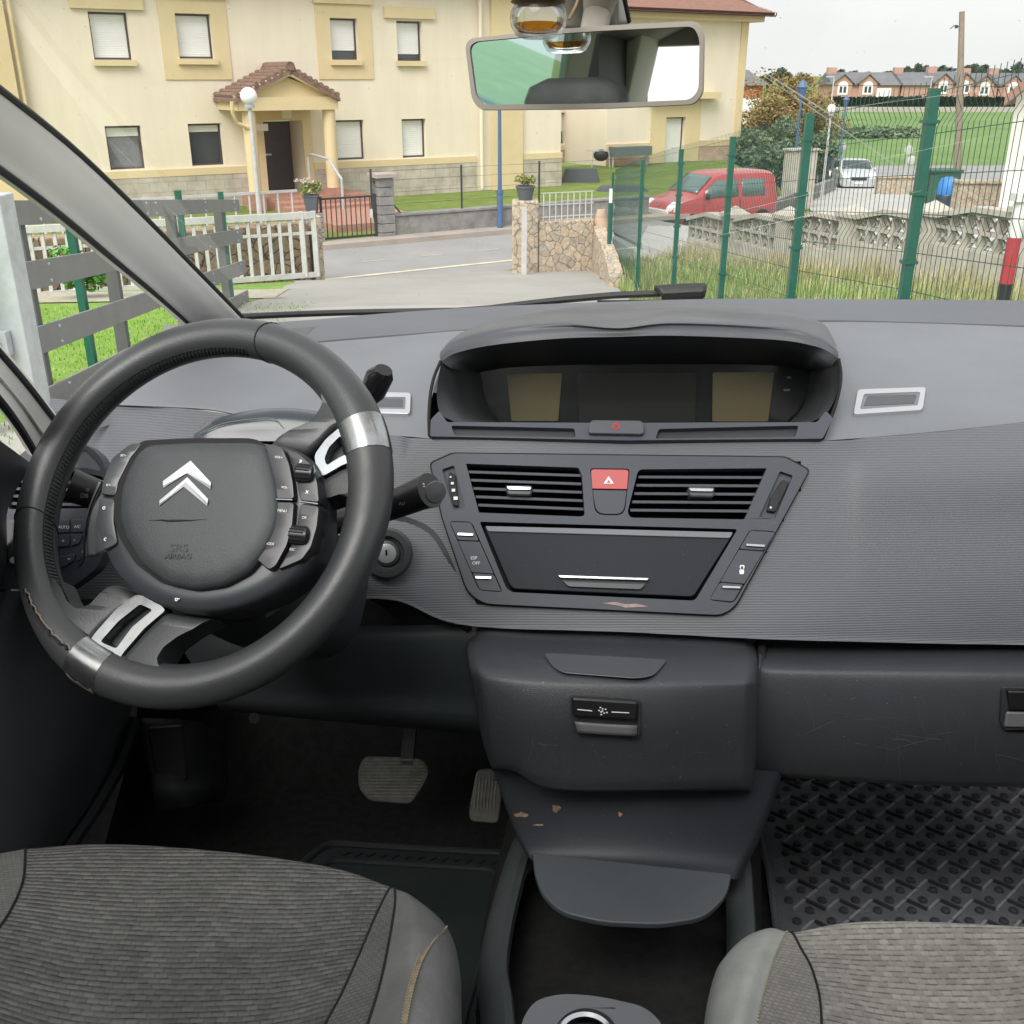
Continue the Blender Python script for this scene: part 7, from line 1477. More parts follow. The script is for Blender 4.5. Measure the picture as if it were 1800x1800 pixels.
kb2 = bank('button_bank', [(484, 880), (517, 881), (514, 920), (504, 958), (484, 995), (472, 1003), (447, 981), (466, 958), (480, 922)], .0365, m_keys)
kb3 = bank('button_bank', [(501, 787), (525, 796), (549, 818), (558, 850), (561, 884), (527, 880), (521, 845), (513, 812)], .0325, m_keys)
kb4 = bank('button_bank', [(527, 884), (561, 888), (557, 925), (546, 962), (530, 984), (488, 1002), (508, 966), (522, 925)], .0325, m_keys)
bank('button_bank', [(180, 845), (196, 805), (230, 778), (250, 777), (228, 806), (208, 845), (202, 872), (176, 869)], .0315, m_hub)
kl = bank('button_bank', [(175, 873), (201, 876), (199, 915), (206, 956), (182, 968), (172, 930), (171, 900)], .0315, m_hub)
K1 = PL(WPl.o + WPl.n * .0371, WPl.r, WPl.u); K3 = PL(WPl.o + WPl.n * .0331, WPl.r, WPl.u); K5 = PL(WPl.o + WPl.n * .0321, WPl.r, WPl.u)
for s_, x, y, k_, par in (('VOL+', 490, 804, K1, kb1), ('VOL-', 501, 857, K1, kb1), ('MENU', 496, 898, K1, kb2), ('MODE', 474, 956, K1, kb2), ('»', 529, 810, K3, kb3), ('x', 540, 864, K3, kb3), ('OK', 535, 910, K3, kb4), ('ESC', 514, 966, K3, kb4), ('o', 183, 892, K5, kl), ('c', 185, 947, K5, kl)):
    text(s_, k_, x, y, .0023 if len(s_) > 1 else .0045, .0002, m_mark, par)
text('SET+', K5, 217, 801, .0022, .0002, m_mark, kl); text('SET-', K5, 191, 853, .0022, .0002, m_mark, kl)
for x, y, par in ((536, 832, kb3), (526, 941, kb4)):
    c = WPl.at(x, y, .034); d = (X3 * .94 + WPl.u * -.1).normalized(); u = WPl.u; b = MB(); b.tube([c - d * .0085, c - d * .007, c + d * .007, c + d * .0085], [.005, .0078, .0078, .005], 20, up=WPl.n); wv = b.build('scroll_wheel', m_keys, sw)
    b = MB()
    for i in range(9): a = R(-10 + i * 24); o_ = (WPl.n * math.sin(a) + WPl.u * math.cos(a)) * .0080; b.bar(c - d * .0065 + o_, c + d * .0065 + o_, .0010, .0010)
    b.build('grip_ribs', m_keys, wv, smooth=False)
for a_, c_, k_ in (((486, 878), (514, 879), K1), ((529, 882), (559, 886), K3)): 
    b = MB(); b.tube([k_.at(*a_, .0003), k_.at((a_[0] + c_[0]) / 2, (a_[1] + c_[1]) / 2, .001), k_.at(*c_, .0003)], .0009, 6); b.build('chrome_strip', m_chrome, sw)

# column: shroud, stalks, gear lever, key lock
colm = thing('steering_column', 'black steering column shroud with stalks, gear lever and ignition lock', 'steering column', C(420, 950, 1.1), M_CAR)
ax = -WPl.n; o0 = WPl.at(355, 925) + ax * .05
G_ = []
for t_, sx_, sy_ in ((.0, .070, .06), (.05, .078, .07), (.10, .080, .072), (.16, .078, .07), (.20, .06, .06)):
    G_.append([o0 + ax * t_ + WPl.r * (sx_ * abs(math.cos(a)) ** .7 * (1 if math.cos(a) > 0 else -1) + .012) + WPl.u * (sy_ * abs(math.sin(a)) ** .7 * (1 if math.sin(a) > 0 else -1) - .02) for a in [2 * math.pi * i / 32 for i in range(32)]])
b = MB(); b.grid(G_, cu=True); b.build('shroud', m_dkpl, colm, ang=60)
def stalk(P, rs, nm, m, cap=None):
    b = MB(); b.tube(crom([Vector(q) for q in P], 12), [rs[0] + (rs[1] - rs[0]) * i / 11 for i in range(12)], 18); return b.build(nm, m, colm)
m_stalk = mat('stalk_black', (.018, .018, .02), .4)
s2_ = stalk(CC([(560, 925, 1.06), (640, 905, 1.05), (700, 884, 1.03), (740, 868, 1.015), (757, 862, 1.008)]), (.013, .0185), 'wiper_stalk', m_stalk)
c = C(763, 860, 1.0); d = (C(763, 860, 1.0) - C(740, 868, 1.015)).normalized(); b = MB(); fn = (Vector((.45, -.85, .1))).normalized(); b.lathe([(.0105, 0), (.0118, .002), (.0108, .004), (.004, .0052), (.0005, .0055)], C(757, 862, 1.0) + fn * .010, fn, 20); b.build('stalk_cap', m_hood, s2_)
SP = PL(C(715, 873, 1.005), (1, -.2, .15), (-.15, .0, 1)); text('AUTO', SP, 712, 885, .0035, .0, m_grey_mark, s2_); text('1-0', SP, 728, 868, .0040, .0, m_grey_mark, s2_, ang=70); text('2', SP, 745, 853, .004, .0, m_mark, s2_)
s3_ = stalk(CC([(250, 900, 1.08), (200, 880, 1.06), (150, 862, 1.045), (122, 852, 1.04)]), (.014, .0185), 'light_stalk', m_stalk)
LS = PL(C(150, 865, 1.024), (1, .1, -.1), (.1, 0, 1)); text('D0', LS, 148, 872, .0045, .0, m_grey_mark, s3_); text('o', LS, 154, 860, .0045, .0, m_grey_mark, s3_)
b = MB(); b.tube(CC([(610, 760, 1.12), (640, 712, 1.12), (655, 690, 1.12), (668, 660, 1.115), (675, 650, 1.11)]), [.006, .007, .012, .0125, .008], 14, flat=1.3); b.build('gear_lever', mat('lever_gloss', (.012, .012, .014), .18), colm)
b = MB(); b.sheet([CC([(178, 848, 1.015), (160, 895, 1.01), (152, 935, 1.01), (150, 975, 1.012)]), CC([(184, 852, 1.012), (170, 895, 1.005), (164, 935, 1.005), (166, 977, 1.008)]), CC([(192, 870, 1.03), (184, 900, 1.03), (180, 935, 1.03), (184, 968, 1.03)])], 16, 3); b.build('shift_paddle', m_satin, colm, solid=.003)
b = MB(); b.tube(crom(CC([(182, 846, 1.008), (162, 892, 1.003), (153, 935, 1.003), (152, 976, 1.006)]), 16), .0022, 8); b.build('paddle_edge', m_chrome, colm)
IG = C(681, 972, 1.15); fn = Vector((0, -.9, .25)).normalized(); b = MB(); b.lathe([(.026, -.03), (.030, 0), (.031, .006), (.028, .011), (.021, .011), (.019, .004), (.015, .003), (.0148, .007), (.012, .008)], IG, fn, 32); ig = b.build('ignition_lock', mat('lock_grey', (.05, .052, .055), .38), colm)
b = MB(); b.lathe([(.0118, .004), (.0115, .0095), (.0095, .010)], IG, fn, 24); b.build('lock_barrel', m_satin, ig); MB().box(IG + fn * .0102, (.0022, .001, .009)).build('key_slot', m_blk, ig, smooth=False)

# ================================================================== pedals and mats
def pedal(name, poly, o, nx, label, vert=False):
    r = thing(name, label, 'pedal', o, M_CAR); pl = PL(o, (1, 0, 0), (0, .45, 1)); pad_ = MB().plate(pl, rnd_poly(poly, 10), 0, .012).build('pedal_pad', m_pedal, r, bevel=.002)
    xs_ = [q[0] for q in poly]; ys_ = [q[1] for q in poly]; b = MB()
    for i in range(nx):
        f = (i + 1) / (nx + (1 if vert else 2.5))
        if vert:
            x = min(xs_) + 6 + (max(xs_) - min(xs_) - 12) * f; b.tube([pl.at(x + 3, min(ys_) + 10, .0008), pl.at(x - 2, max(ys_) - 26, .0008)], .0011, 5)
        else: 
            y = min(ys_) + (max(ys_) - min(ys_)) * f; cr = sorted(x0 + (x1 - x0) * (y - y0) / (y1 - y0) for (x0, y0), (x1, y1) in zip(poly, poly[1:] + poly[:1]) if (y0 > y) != (y1 > y))
            if len(cr) > 1: b.tube([pl.at(cr[0] + 7, y, .0008), pl.at(cr[-1] - 7, y, .0008)], .0013, 5)
    b.build('grip_ribs', mat('pedal_rib', (.24, .23, .20), .5, var=.4, vscale=60), pad_)
    b = MB(); b.bar(o + Vector((.02, .012, .02)), o + Vector((.04, .22, .26)), .02, .012); b.build('pedal_arm', m_dark, r); return r
pedal('brake_pedal', [(640, 1330), (742, 1334), (756, 1355), (745, 1380), (722, 1414), (648, 1408), (630, 1385), (629, 1352)], C(692, 1372, 1.42), 12, 'wide worn brake pedal with horizontal ribs')
pedal('accelerator_pedal', [(838, 1354), (868, 1352), (882, 1395), (876, 1448), (826, 1444), (824, 1425)], C(855, 1402, 1.38), 7, 'narrow accelerator pedal with vertical ribs beside the centre bin', True)

mz = -1.035
MP_ = PL(Cz(1600, 1500, mz), (1, 0, 0), (0, 1, 0))
r = thing('floor_mat', 'black rubber passenger floor mat with raised discs and diagonal bars', 'floor mat', Cz(1600, 1500, mz), M_CAR)
mo = rnd_poly([(1328, 1440), (1350, 1370), (1420, 1330), (1800, 1330), (1880, 1400), (2100, 1560), (2200, 1900), (1400, 1900), (1352, 1530)], 12)
def inpoly(p, P):
    x, y = p; k = False
    for (x0, y0), (x1, y1) in zip(P, P[1:] + P[:1]):
        if (y0 > y) != (y1 > y) and x < (x1 - x0) * (y - y0) / (y1 - y0) + x0: k = not k
    return k
base_ = MB().plate(MP_, mo, 0, .01).build('mat_sheet', m_rubber, r, bevel=.003)
mm_ = [MP_.loc(x, y) for x, y in mo]; cxm = sum(q[0] for q in mm_) / len(mm_); cym = sum(q[1] for q in mm_) / len(mm_); mi = [(cxm + (x - cxm) * .94, cym + (y - cym) * .94) for x, y in mm_]
b = MB(); e = MB(); bk = MB()
MO = PL(MP_.o, MP_.r, MP_.u)
AX, AY = .0258, .0240
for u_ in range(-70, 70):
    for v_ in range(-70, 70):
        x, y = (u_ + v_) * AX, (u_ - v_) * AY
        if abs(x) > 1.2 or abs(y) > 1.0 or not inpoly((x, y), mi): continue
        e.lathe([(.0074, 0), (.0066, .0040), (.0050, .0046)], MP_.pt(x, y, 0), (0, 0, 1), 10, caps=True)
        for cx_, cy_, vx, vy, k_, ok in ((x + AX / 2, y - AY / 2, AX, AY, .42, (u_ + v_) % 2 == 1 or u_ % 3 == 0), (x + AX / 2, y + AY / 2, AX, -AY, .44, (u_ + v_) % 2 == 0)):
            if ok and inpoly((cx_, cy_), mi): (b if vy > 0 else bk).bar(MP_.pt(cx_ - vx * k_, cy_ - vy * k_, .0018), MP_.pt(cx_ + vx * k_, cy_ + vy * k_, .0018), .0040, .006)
b.build('raised_bars', mat('lit_rubber', (.34, .34, .36), .32), base_, smooth=False); bk.build('raised_bars', mat('shaded_rubber', (.045, .046, .052), .3), base_, smooth=False); e.build('raised_discs', mat('disc_rubber', (.06, .062, .07), .28), base_)  # highlight and shade painted into the rubber: pale bars one way, dark the other
b = MB(); pts = [MP_.at(x, y, .004) for x, y in mo]; b.tube([q for q in pts], .006, 8, closed=True); b.build('mat_rim', m_rubber, base_)
r = thing('floor_mat', 'dark plain driver floor mat with raised border behind the pedals', 'floor mat', Cz(700, 1560, mz), M_CAR)
DM = PL(Cz(700, 1560, mz + .01), (1, 0, 0), (0, 1, 0)); mo2 = rnd_poly([(540, 1510), (575, 1482), (885, 1500), (905, 1515), (880, 1640), (838, 1800), (820, 1950), (250, 1950), (330, 1700)], 14)
ms_ = MB().plate(DM, mo2, 0, .01).build('mat_sheet', m_rubberd, r, bevel=.003)
c2 = (640, 1700); mo3 = [(c2[0] + (x - c2[0]) * .90, c2[1] + (y - c2[1]) * .86) for x, y in mo2]
b = MB(); b.tube([DM.at(x, y, .002) for x, y in mo2], .006, 8, closed=True); b.tube([DM.at(x, y, .0015) for x, y in mo3], .004, 8, closed=True); b.build('mat_rim', m_rubberd, ms_)
b = MB()
for q0, q1, n_ in (((600, 1495), (880, 1512), 26), ((895, 1525), (840, 1780), 18)):
    for i in range(n_): f = i / n_; x, y = q0[0] + (q1[0] - q0[0]) * f, q0[1] + (q1[1] - q0[1]) * f + 4; a = 45 if i % 2 else -45; v_ = Vector((math.cos(R(a)), math.sin(R(a)), 0)) * .009; c = DM.at(x, y, .001); b.bar(c - v_, c + v_, .004, .004)
b.build('border_pattern', m_rubberd, ms_, smooth=False)

# cup holder unit
CU = PL(Cz(1030, 1800, -.64), (1, 0, 0), (0, 1, 0))
r = thing('cup_holder', 'grey rounded cup holder unit on the tunnel carpet between the seats', 'cup holder', Cz(1030, 1800, -.86), M_CAR)
uo = rnd_poly([(912, 1830), (918, 1790), (940, 1758), (985, 1746), (1050, 1750), (1130, 1768), (1160, 1792), (1180, 1840), (1180, 2100), (890, 2100)], [30, 24, 26, 30, 40, 40, 30, 30, 10, 10]); hc = circ(1030, 1822, 56, 50, 40)
MB().plate(CU, uo, 0, .2, holes=[hc], hdepth=.2).build('housing', mat('cup_grey', (.105, .112, .125), .45, var=.05, bump=.2, bscale=600, dist=.0005), r, bevel=.008, bseg=3)
cc_ = sum((CU.at(x, y) for x, y in hc), Vector()) / len(hc); rr_ = (CU.at(*hc[0]) - cc_).length
b = MB(); b.lathe([(rr_ - .001, .001), (rr_ - .004, .004), (rr_ - .007, .002), (rr_ - .008, -.004)], cc_, (0, 0, 1), 40, caps=False); b.build('chrome_ring', m_chrome, r)
b = MB(); b.lathe([(rr_ - .010, -.008), (rr_ - .013, -.006), (rr_ - .016, -.010), (rr_ - .018, -.08), (.001, -.08)], cc_, (0, 0, 1), 40, caps=False); b.build('cup_well', m_gloss, r)

# ================================================================== seats
def weave(name, c1, c2, dash=(.016, .0062), strength=.6, rough=.85, rib=1.0, joint=.75):
    m, t, p = nodes(name); N = t.nodes.new; L = t.links.new; p.inputs['Roughness'].default_value = rough; p.inputs['Specular IOR Level'].default_value = .3
    tc = N('ShaderNodeTexCoord'); nz = N('ShaderNodeTexNoise'); nz.inputs['Scale'].default_value = 7; nz.inputs['Detail'].default_value = 3; L(tc.outputs['Object'], nz.inputs[0])
    ad = N('ShaderNodeVectorMath'); ad.operation = 'MULTIPLY_ADD'; ad.inputs[1].default_value = (.004, .012, 0); L(nz.outputs[1], ad.inputs[0]); L(tc.outputs['Object'], ad.inputs[2])
    br = N('ShaderNodeTexBrick'); br.inputs['Scale'].default_value = 1; br.inputs['Brick Width'].default_value = dash[0]; br.inputs['Row Height'].default_value = dash[1]; br.inputs['Mortar Size'].default_value = dash[1] * .10; br.inputs['Mortar Smooth'].default_value = 1
    br.inputs['Color1'].default_value = (*c1, 1); br.inputs['Color2'].default_value = (*c2, 1); br.inputs['Mortar'].default_value = (*[q * joint for q in c2], 1); br.offset = .5; L(ad.outputs[0], br.inputs[0])
    n2 = N('ShaderNodeTexNoise'); n2.inputs['Scale'].default_value = 6; n2.inputs['Detail'].default_value = 6; n2.inputs['Roughness'].default_value = .65; L(tc.outputs['Object'], n2.inputs[0])
    mr = N('ShaderNodeMapRange'); mr.inputs[1].default_value = .3; mr.inputs[2].default_value = .7; mr.inputs[3].default_value = .70; mr.inputs[4].default_value = 1.28; L(n2.outputs[0], mr.inputs[0])
    sx = N('ShaderNodeSeparateXYZ'); L(ad.outputs[0], sx.inputs[0]); sm = N('ShaderNodeMath'); sm.operation = 'MULTIPLY'; sm.inputs[1].default_value = 2 * math.pi / dash[1]; L(sx.outputs[1], sm.inputs[0]); si = N('ShaderNodeMath'); si.operation = 'COSINE'; L(sm.outputs[0], si.inputs[0])
    # long and short floats break the rows up unevenly
    n3 = N('ShaderNodeTexNoise'); n3.inputs['Scale'].default_value = 1; n3.inputs['Detail'].default_value = 1; mp = N('ShaderNodeMapping'); mp.inputs['Scale'].default_value = (1 / dash[0] * 1.3, 1 / dash[1] * .9, 1); L(ad.outputs[0], mp.inputs[0]); L(mp.outputs[0], n3.inputs[0])
    th = N('ShaderNodeMapRange'); th.inputs[1].default_value = .42; th.inputs[2].default_value = .60; L(n3.outputs[0], th.inputs[0])
    dk = N('ShaderNodeMath'); dk.operation = 'MULTIPLY'; L(th.outputs[0], dk.inputs[0]); sc_ = N('ShaderNodeMapRange'); sc_.inputs[1].default_value = .45; sc_.inputs[2].default_value = 1; L(si.outputs[0], sc_.inputs[0]); L(sc_.outputs[0], dk.inputs[1])
    md = N('ShaderNodeMapRange'); md.inputs[3].default_value = 1; md.inputs[4].default_value = 1 - .55 * rib; L(dk.outputs[0], md.inputs[0])
    mm = N('ShaderNodeMath'); mm.operation = 'MULTIPLY'; L(mr.outputs[0], mm.inputs[0]); L(md.outputs[0], mm.inputs[1])
    ml = N('ShaderNodeMix'); ml.data_type = 'RGBA'; ml.blend_type = 'MULTIPLY'; ml.inputs[0].default_value = 1; L(br.outputs[0], ml.inputs[6]); L(mm.outputs[0], ml.inputs[7]); L(ml.outputs[2], p.inputs['Base Color'])
    fi = N('ShaderNodeTexNoise'); fi.inputs['Scale'].default_value = 1100; L(tc.outputs['Object'], fi.inputs[0])
    hh = N('ShaderNodeMath'); hh.operation = 'MULTIPLY_ADD'; hh.inputs[1].default_value = -.34 * rib; L(si.outputs[0], hh.inputs[0]); L(fi.outputs[0], hh.inputs[2])
    iv = N('ShaderNodeMath'); iv.operation = 'MULTIPLY_ADD'; iv.inputs[1].default_value = -.35; L(br.outputs['Fac'], iv.inputs[0]); L(hh.outputs[0], iv.inputs[2])
    b_ = N('ShaderNodeBump'); b_.inputs['Strength'].default_value = strength; b_.inputs['Distance'].default_value = .0018; L(iv.outputs[0], b_.inputs['Height']); L(b_.outputs[0], p.inputs['Normal']); return m
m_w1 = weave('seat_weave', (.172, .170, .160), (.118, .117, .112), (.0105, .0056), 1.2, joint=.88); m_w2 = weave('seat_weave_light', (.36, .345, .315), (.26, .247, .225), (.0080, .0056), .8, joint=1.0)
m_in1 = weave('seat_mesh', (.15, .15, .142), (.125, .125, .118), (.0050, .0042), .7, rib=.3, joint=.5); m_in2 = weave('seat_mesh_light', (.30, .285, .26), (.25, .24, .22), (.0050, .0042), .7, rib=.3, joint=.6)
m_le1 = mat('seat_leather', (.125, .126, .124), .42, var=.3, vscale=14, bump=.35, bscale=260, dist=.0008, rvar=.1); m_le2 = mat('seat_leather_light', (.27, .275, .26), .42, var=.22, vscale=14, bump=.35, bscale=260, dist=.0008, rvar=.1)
def seat(name, label, rows, parts, mats, backx, piping, group='front car seats'):
    r = thing(name, label, 'car seat', Vector((backx, .5, -1.04)), M_CAR, group=group)
    R_ = []
    for row in rows: R_.append([Cz(*q) for q in row])
    f2 = R_[0]; f1 = [q + Vector((0, .004, -.03)) for q in f2]; f05 = [q + Vector((0, -.008, -.08)) for q in f2]; f0 = [q + Vector((0, -.03, -.16)) for q in f2]
    R_ = [f0, f05, f1] + R_
    for nm, c0, c1, mi_, nc_ in parts:
        b = MB(); b.sheet([row[c0:c1 + 1] for row in R_], nc_, 7); b.build(nm, mats[mi_], r, ang=80)
    for col in piping:
        P = crom([row[col] + Vector((0, 0, .0006)) for row in R_[1:]], 60); b = MB(); b.tube(P, .0011, 6); b.build('seam', m_blk, r)
    return r, R_
dr_rows = [
 [(-100, 1530, -.70), (-60, 1512, -.640), (45, 1492, -.622), (200, 1484, -.617), (420, 1500, -.617), (590, 1527, -.620), (688, 1560, -.622), (694, 1562, -.622), (722, 1574, -.617), (768, 1612, -.640), (782, 1640, -.72)],
 [(-160, 1590, -.70), (-90, 1560, -.630), (40, 1550, -.612), (190, 1545, -.616), (410, 1556, -.618), (570, 1578, -.620), (664, 1602, -.620), (694, 1592, -.614), (735, 1606, -.606), (790, 1640, -.634), (798, 1672, -.73)],
 [(-220, 1690, -.70), (-130, 1640, -.625), (8, 1618, -.606), (170, 1625, -.620), (395, 1634, -.624), (540, 1650, -.624), (634, 1672, -.618), (684, 1655, -.606), (736, 1662, -.597), (803, 1694, -.630), (806, 1730, -.73)],
 [(-260, 1790, -.70), (-200, 1740, -.620), (-60, 1700, -.602), (140, 1715, -.626), (370, 1722, -.630), (505, 1735, -.628), (600, 1748, -.616), (668, 1730, -.602), (730, 1738, -.593), (806, 1765, -.628), (806, 1800, -.73)],
 [(-300, 1900, -.70), (-240, 1860, -.615), (-110, 1820, -.600), (110, 1820, -.632), (330, 1830, -.636), (460, 1840, -.632), (552, 1842, -.616), (640, 1822, -.600), (714, 1828, -.590), (804, 1850, -.626), (802, 1880, -.73)],
 [(-400, 2150, -.70), (-360, 2120, -.615), (-220, 2080, -.600), (60, 2080, -.640), (260, 2090, -.645), (380, 2100, -.640), (450, 2100, -.618), (560, 2080, -.600), (660, 2090, -.590), (780, 2110, -.626), (770, 2140, -.73)]]
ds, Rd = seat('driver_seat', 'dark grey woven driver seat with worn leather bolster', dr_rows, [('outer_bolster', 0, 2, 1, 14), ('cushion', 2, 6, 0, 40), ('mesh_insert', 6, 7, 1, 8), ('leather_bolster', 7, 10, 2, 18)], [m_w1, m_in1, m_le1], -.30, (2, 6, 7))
ps_rows = [
 [(1292, 1700, -.72), (1302, 1656, -.640), (1348, 1632, -.618), (1384, 1638, -.622), (1390, 1640, -.622), (1520, 1620, -.617), (1750, 1626, -.617), (1950, 1645, -.622), (2060, 1670, -.63), (2150, 1720, -.70)],
 [(1262, 1730, -.73), (1268, 1690, -.634), (1322, 1668, -.606), (1366, 1672, -.612), (1408, 1668, -.618), (1560, 1662, -.620), (1765, 1668, -.620), (1960, 1685, -.618), (2085, 1710, -.62), (2190, 1760, -.70)],
 [(1246, 1775, -.73), (1252, 1735, -.630), (1305, 1718, -.598), (1350, 1720, -.604), (1430, 1712, -.616), (1575, 1712, -.624), (1780, 1716, -.624), (1985, 1735, -.612), (2120, 1760, -.61), (2240, 1810, -.70)],
 [(1236, 1845, -.73), (1240, 1805, -.628), (1288, 1795, -.594), (1332, 1796, -.600), (1444, 1790, -.614), (1595, 1795, -.630), (1800, 1800, -.630), (2020, 1812, -.610), (2160, 1840, -.60), (2290, 1890, -.70)],
 [(1220, 2040, -.73), (1222, 2000, -.628), (1262, 2000, -.592), (1300, 2000, -.600), (1440, 2000, -.616), (1610, 2000, -.640), (1850, 2000, -.640), (2120, 2010, -.61), (2260, 2040, -.60), (2400, 2090, -.70)]]
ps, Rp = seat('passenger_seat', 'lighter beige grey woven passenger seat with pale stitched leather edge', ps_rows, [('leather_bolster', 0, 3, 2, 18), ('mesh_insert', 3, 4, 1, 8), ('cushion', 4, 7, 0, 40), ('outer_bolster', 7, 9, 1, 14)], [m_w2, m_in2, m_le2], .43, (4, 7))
def stitch(R_, col, dx, m, par, r=.0008, n=90, i0=1):
    P = crom([row[col] + Vector((dx, 0, .0008)) for row in R_[i0:]], n * 2); b = MB()
    for i in range(n): b.tube([P[2 * i], P[2 * i].lerp(P[min(2 * i + 1, len(P) - 1)], .8)], r, 4)
    b.build('stitching', m, par)
stitch(Rp, 3, .0, m_thread, ps, n=110); stitch(Rp, 1, .004, m_thread, ps, n=110); 
b = MB()
for px_ in (0, 9): 
    P = CC([(768 - px_, 1622 + px_, .80), (748 - px_, 1650 + px_, .78), (728 - px_ * .9, 1690, .745), (712 - px_ * .8, 1740, .705), (700 - px_ * .7, 1800, .66)])
    P = [Cz(x - px_, y, z) for x, y, z in ((786, 1628, -.628), (765, 1650, -.607), (745, 1682, -.596), (727, 1735, -.589), (714, 1800, -.587), (700, 1880, -.587))]
    P = crom(P, 120)
    for i in range(60): b.tube([P[2 * i], P[2 * i].lerp(P[2 * i + 1], .8)], .0008, 4)
b.build('stitching', m_thread, ds)
def bolP(dx): return crom([Cz(x + dx, y, z + .0004) for x, y, z in ((782, 1634, -.622), (763, 1652, -.607), (742, 1683, -.596), (724, 1736, -.589), (711, 1800, -.587), (697, 1880, -.587))], 40)
b = MB(); b.grid([bolP(-6), bolP(4)]); b.build('worn_piping', mat('tan_piping', (.22, .17, .11), .7, var=.4, vscale=60), ds, solid=.0006, soff=1)
for (x, par, mm, ym) in ((-.30, ds, (m_w1, m_le1), .10), (.43, ps, (m_w2, m_le2), .06)):
    b = MB(); rows = []
    for z, y, w, t_ in ((-.60, .22, .24, .06), (-.45, .10, .255, .07), (-.25, .05, .25, .065), (-.08, .0, .22, .055), (-.02, -.02, .17, .03)):
        rows.append([Vector((x + w * math.copysign(abs(math.cos(a)) ** .6, math.cos(a)), y - .02 + t_ * math.copysign(abs(math.sin(a)) ** .6, math.sin(a)), z)) for a in [2 * math.pi * i / 28 for i in range(28)]])
    b.grid(rows, cu=True); b.add(rows[-1], [tuple(range(28))]); b.build('backrest', mm[0], par, ang=60)
    b = MB(); rows = []
    for z, w, t_ in ((.02, .07, .03), (.04, .10, .05), (.07, .10, .055), (.095, .09, .045), (.11, .055, .02)): rows.append([Vector((x + w * math.copysign(abs(math.cos(a)) ** .7, math.cos(a)), -.05 + t_ * math.copysign(abs(math.sin(a)) ** .7, math.sin(a)), z)) for a in [2 * math.pi * i / 24 for i in range(24)]])
    b.grid(rows, cu=True); b.add(rows[-1], [tuple(range(24))]); b.add(rows[0], [tuple(range(24))])
    for sx_ in (-.05, .05): b.tube([Vector((x + sx_, -.04, -.05)), Vector((x + sx_, -.05, .04))], .006, 8)
    b.build('headrest', mm[1], par, ang=60)
b = MB()
for x in (-.35, .15, .6): 
    b.box((x, -.95, -.45), (.42, .14, .62)); b.box((x, -.97, -.06), (.22, .09, .13))
b.box((.13, -.65, -.72), (1.4, .55, .16)); tag(b.build('rear_bench', m_le1, M=M_CAR, bevel=.03, bseg=3), 'dark rear bench behind the front seats', 'rear seat')

# ================================================================== mirror, air freshener
MPl = PL(C(1030, 115, .97), (1, -.20, .0), (0, -.05, 1))
mr_ = thing('rear_view_mirror', 'beige framed rear view mirror hanging before the windscreen', 'mirror', C(1030, 115, .97), M_CAR)
mo_ = rnd_poly([(815, 68), (1020, 47), (1228, 36), (1239, 60), (1237, 165), (1222, 184), (1050, 192), (842, 194), (828, 175)], [22, 60, 16, 14, 18, 20, 60, 18, 20], 6)
gc = (1030, 118); gi = [(gc[0] + (x - gc[0]) * .956, gc[1] + (y - gc[1]) * .87) for x, y in mo_]
b = MB(); F_ = [MPl.at(x, y, 0) for x, y in mo_]; I_ = [MPl.at(x, y, .0) for x, y in gi]; cM = MPl.at(*gc, -.035)
ring = lambda A, of, k: [cM + ((q - MPl.n * 0) - cM) * k + MPl.n * of for q in A]
b.grid([[q.lerp(cM, .35) - MPl.n * .014 for q in F_], [q - MPl.n * .026 for q in ring(F_, 0, .96)], [q - MPl.n * .006 for q in F_], [q + MPl.n * .002 for q in ring(F_, 0, .99)], [q + MPl.n * .002 for q in I_], [q - MPl.n * .003 for q in I_]], cu=True); k0 = 0
b.f.append(tuple(range(len(F_)))); b.build('mirror_shell', m_beige, mr_, ang=60)
m_mir = mat('mirror_glass', (.80, .83, .82), .015, metal=1)
b = MB(); b.plate(MPl, gi, -.0015, .002); b.build('mirror_glass', m_mir, mr_, smooth=False)
b = MB(); b.tube([MPl.at(1040, 70, -.03), C(1050, 25, 1.03), C(1062, -40, 1.02)], [.012, .013, .02], 12); b.build('mirror_stem', m_beige, mr_)
sv_ = thing('sensor_cover', 'beige sensor cover at the top of the windscreen above the mirror', 'cover', C(1050, 0, 1.05), M_CAR)
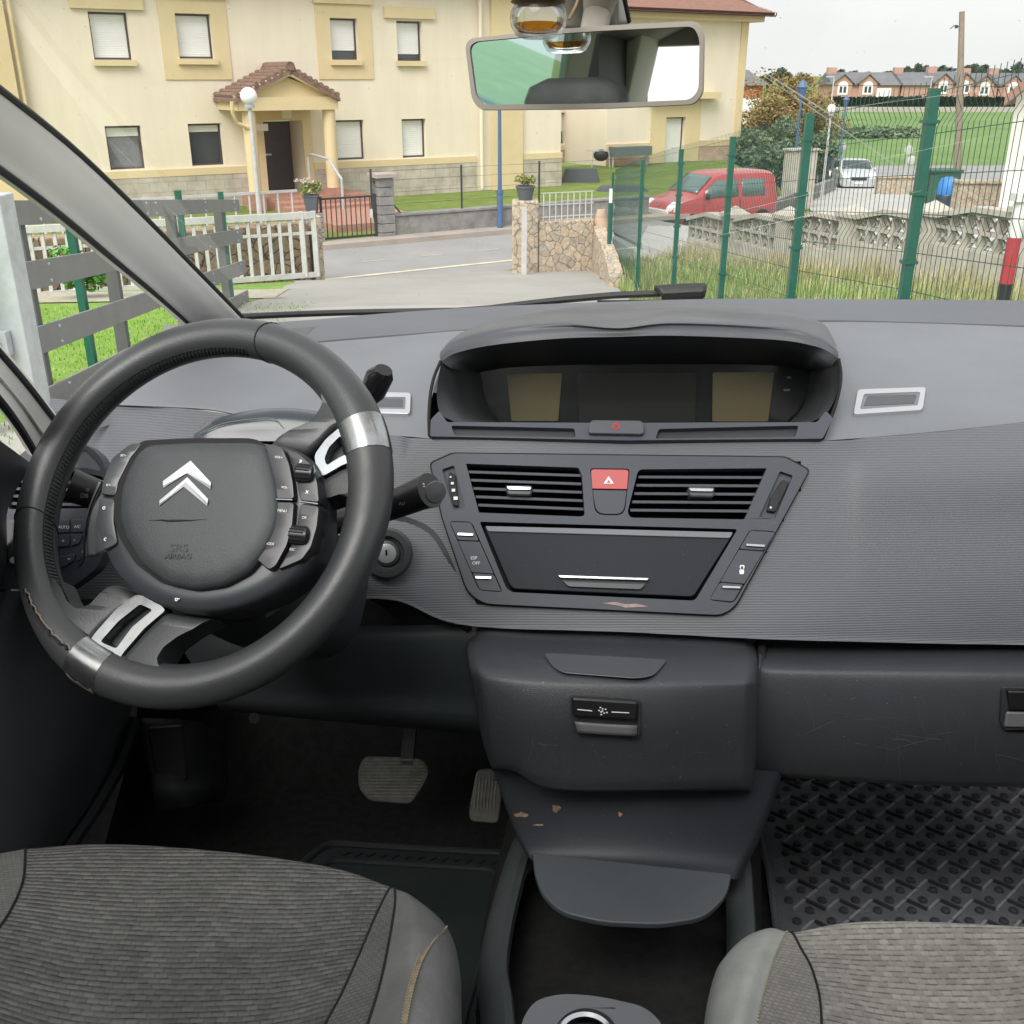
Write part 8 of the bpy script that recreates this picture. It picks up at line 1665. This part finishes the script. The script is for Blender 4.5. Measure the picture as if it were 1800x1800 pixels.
b = MB(); b.sheet([CC([(985, 45, 1.10), (1020, 48, 1.08), (1068, 48, 1.08), (1100, 45, 1.10)]), CC([(985, 0, 1.08), (1020, 0, 1.05), (1062, 0, 1.05), (1098, 0, 1.08)]), CC([(980, -120, .98), (1020, -120, .95), (1055, -120, .95), (1090, -120, .98)])], 16, 5); b.build('cover_shell', m_beige, sv_, solid=.004)
b = MB(); b.tube(CC([(1032, -10, 1.04), (1034, 20, 1.05), (1036, 46, 1.07)]), .0018, 6); b.build('cover_slot', m_black, sv_)
b = MB(); b.sheet([CC([(1082, 40, 1.06), (1103, 40, 1.07)]), CC([(1082, 0, 1.04), (1096, 0, 1.05)]), CC([(1082, -80, 1.0), (1090, -80, 1.01)])], 6, 4); b.build('cover_edge', m_white, sv_, solid=.003); b = MB(); b.tube(CC([(1090, -60, 1.0), (1098, 0, 1.03), (1106, 38, 1.05)]), .0022, 6); b.build('cover_seal', m_black, sv_)
af = thing('air_freshener', 'small glass air freshener bottle with wooden cap and amber liquid', 'air freshener', C(946, 66, .90), M_CAR)
ac = C(946, 66, .90); k = 44 / 1800 * .94
m_bglass = emit_free_glass('bottle_glass', (.95, .96, .97), .06)
m_amber = emit_free_glass('amber_liquid', (.95, .62, .20), .05)
b = MB(); b.lathe([(k * .62, 0), (k * .80, .002), (k * .96, .008), (k * 1.0, .014), (k * .97, .020), (k * .80, .0255), (k * .55, .028), (k * .5, .0265), (k * .72, .0235), (k * .88, .019), (k * .92, .014), (k * .86, .0085), (k * .70, .0045), (k * .4, .0035)], ac, (0, 0, 1), 40); b.build('bottle', m_bglass, af)
b = MB(); b.lathe([(k * .38, .0037), (k * .68, .0047), (k * .84, .0088), (k * .85, .0095), (k * .3, .0096)], ac, (0, 0, 1), 40); b.build('liquid', m_amber, af)
b = MB(); b.lathe([(k * .90, .0255), (k * .97, .0262), (k * .98, .050), (k * .9, .052)], ac, (0, 0, 1), 32); b.build('wooden_cap', mat('cap_wood', (.50, .33, .17), .6, var=.25, vscale=20, stretch=(1, 1, 8)), af)
b = MB(); b.tube([ac + Vector((0, 0, .052)), ac + Vector((.03, .03, .10)), C(1030, -40, .97), C(1012, 10, .96), C(1000, 34, .955)], .0011, 6); b.build('cord', mat('cord_brown', (.25, .18, .11), .9), af)
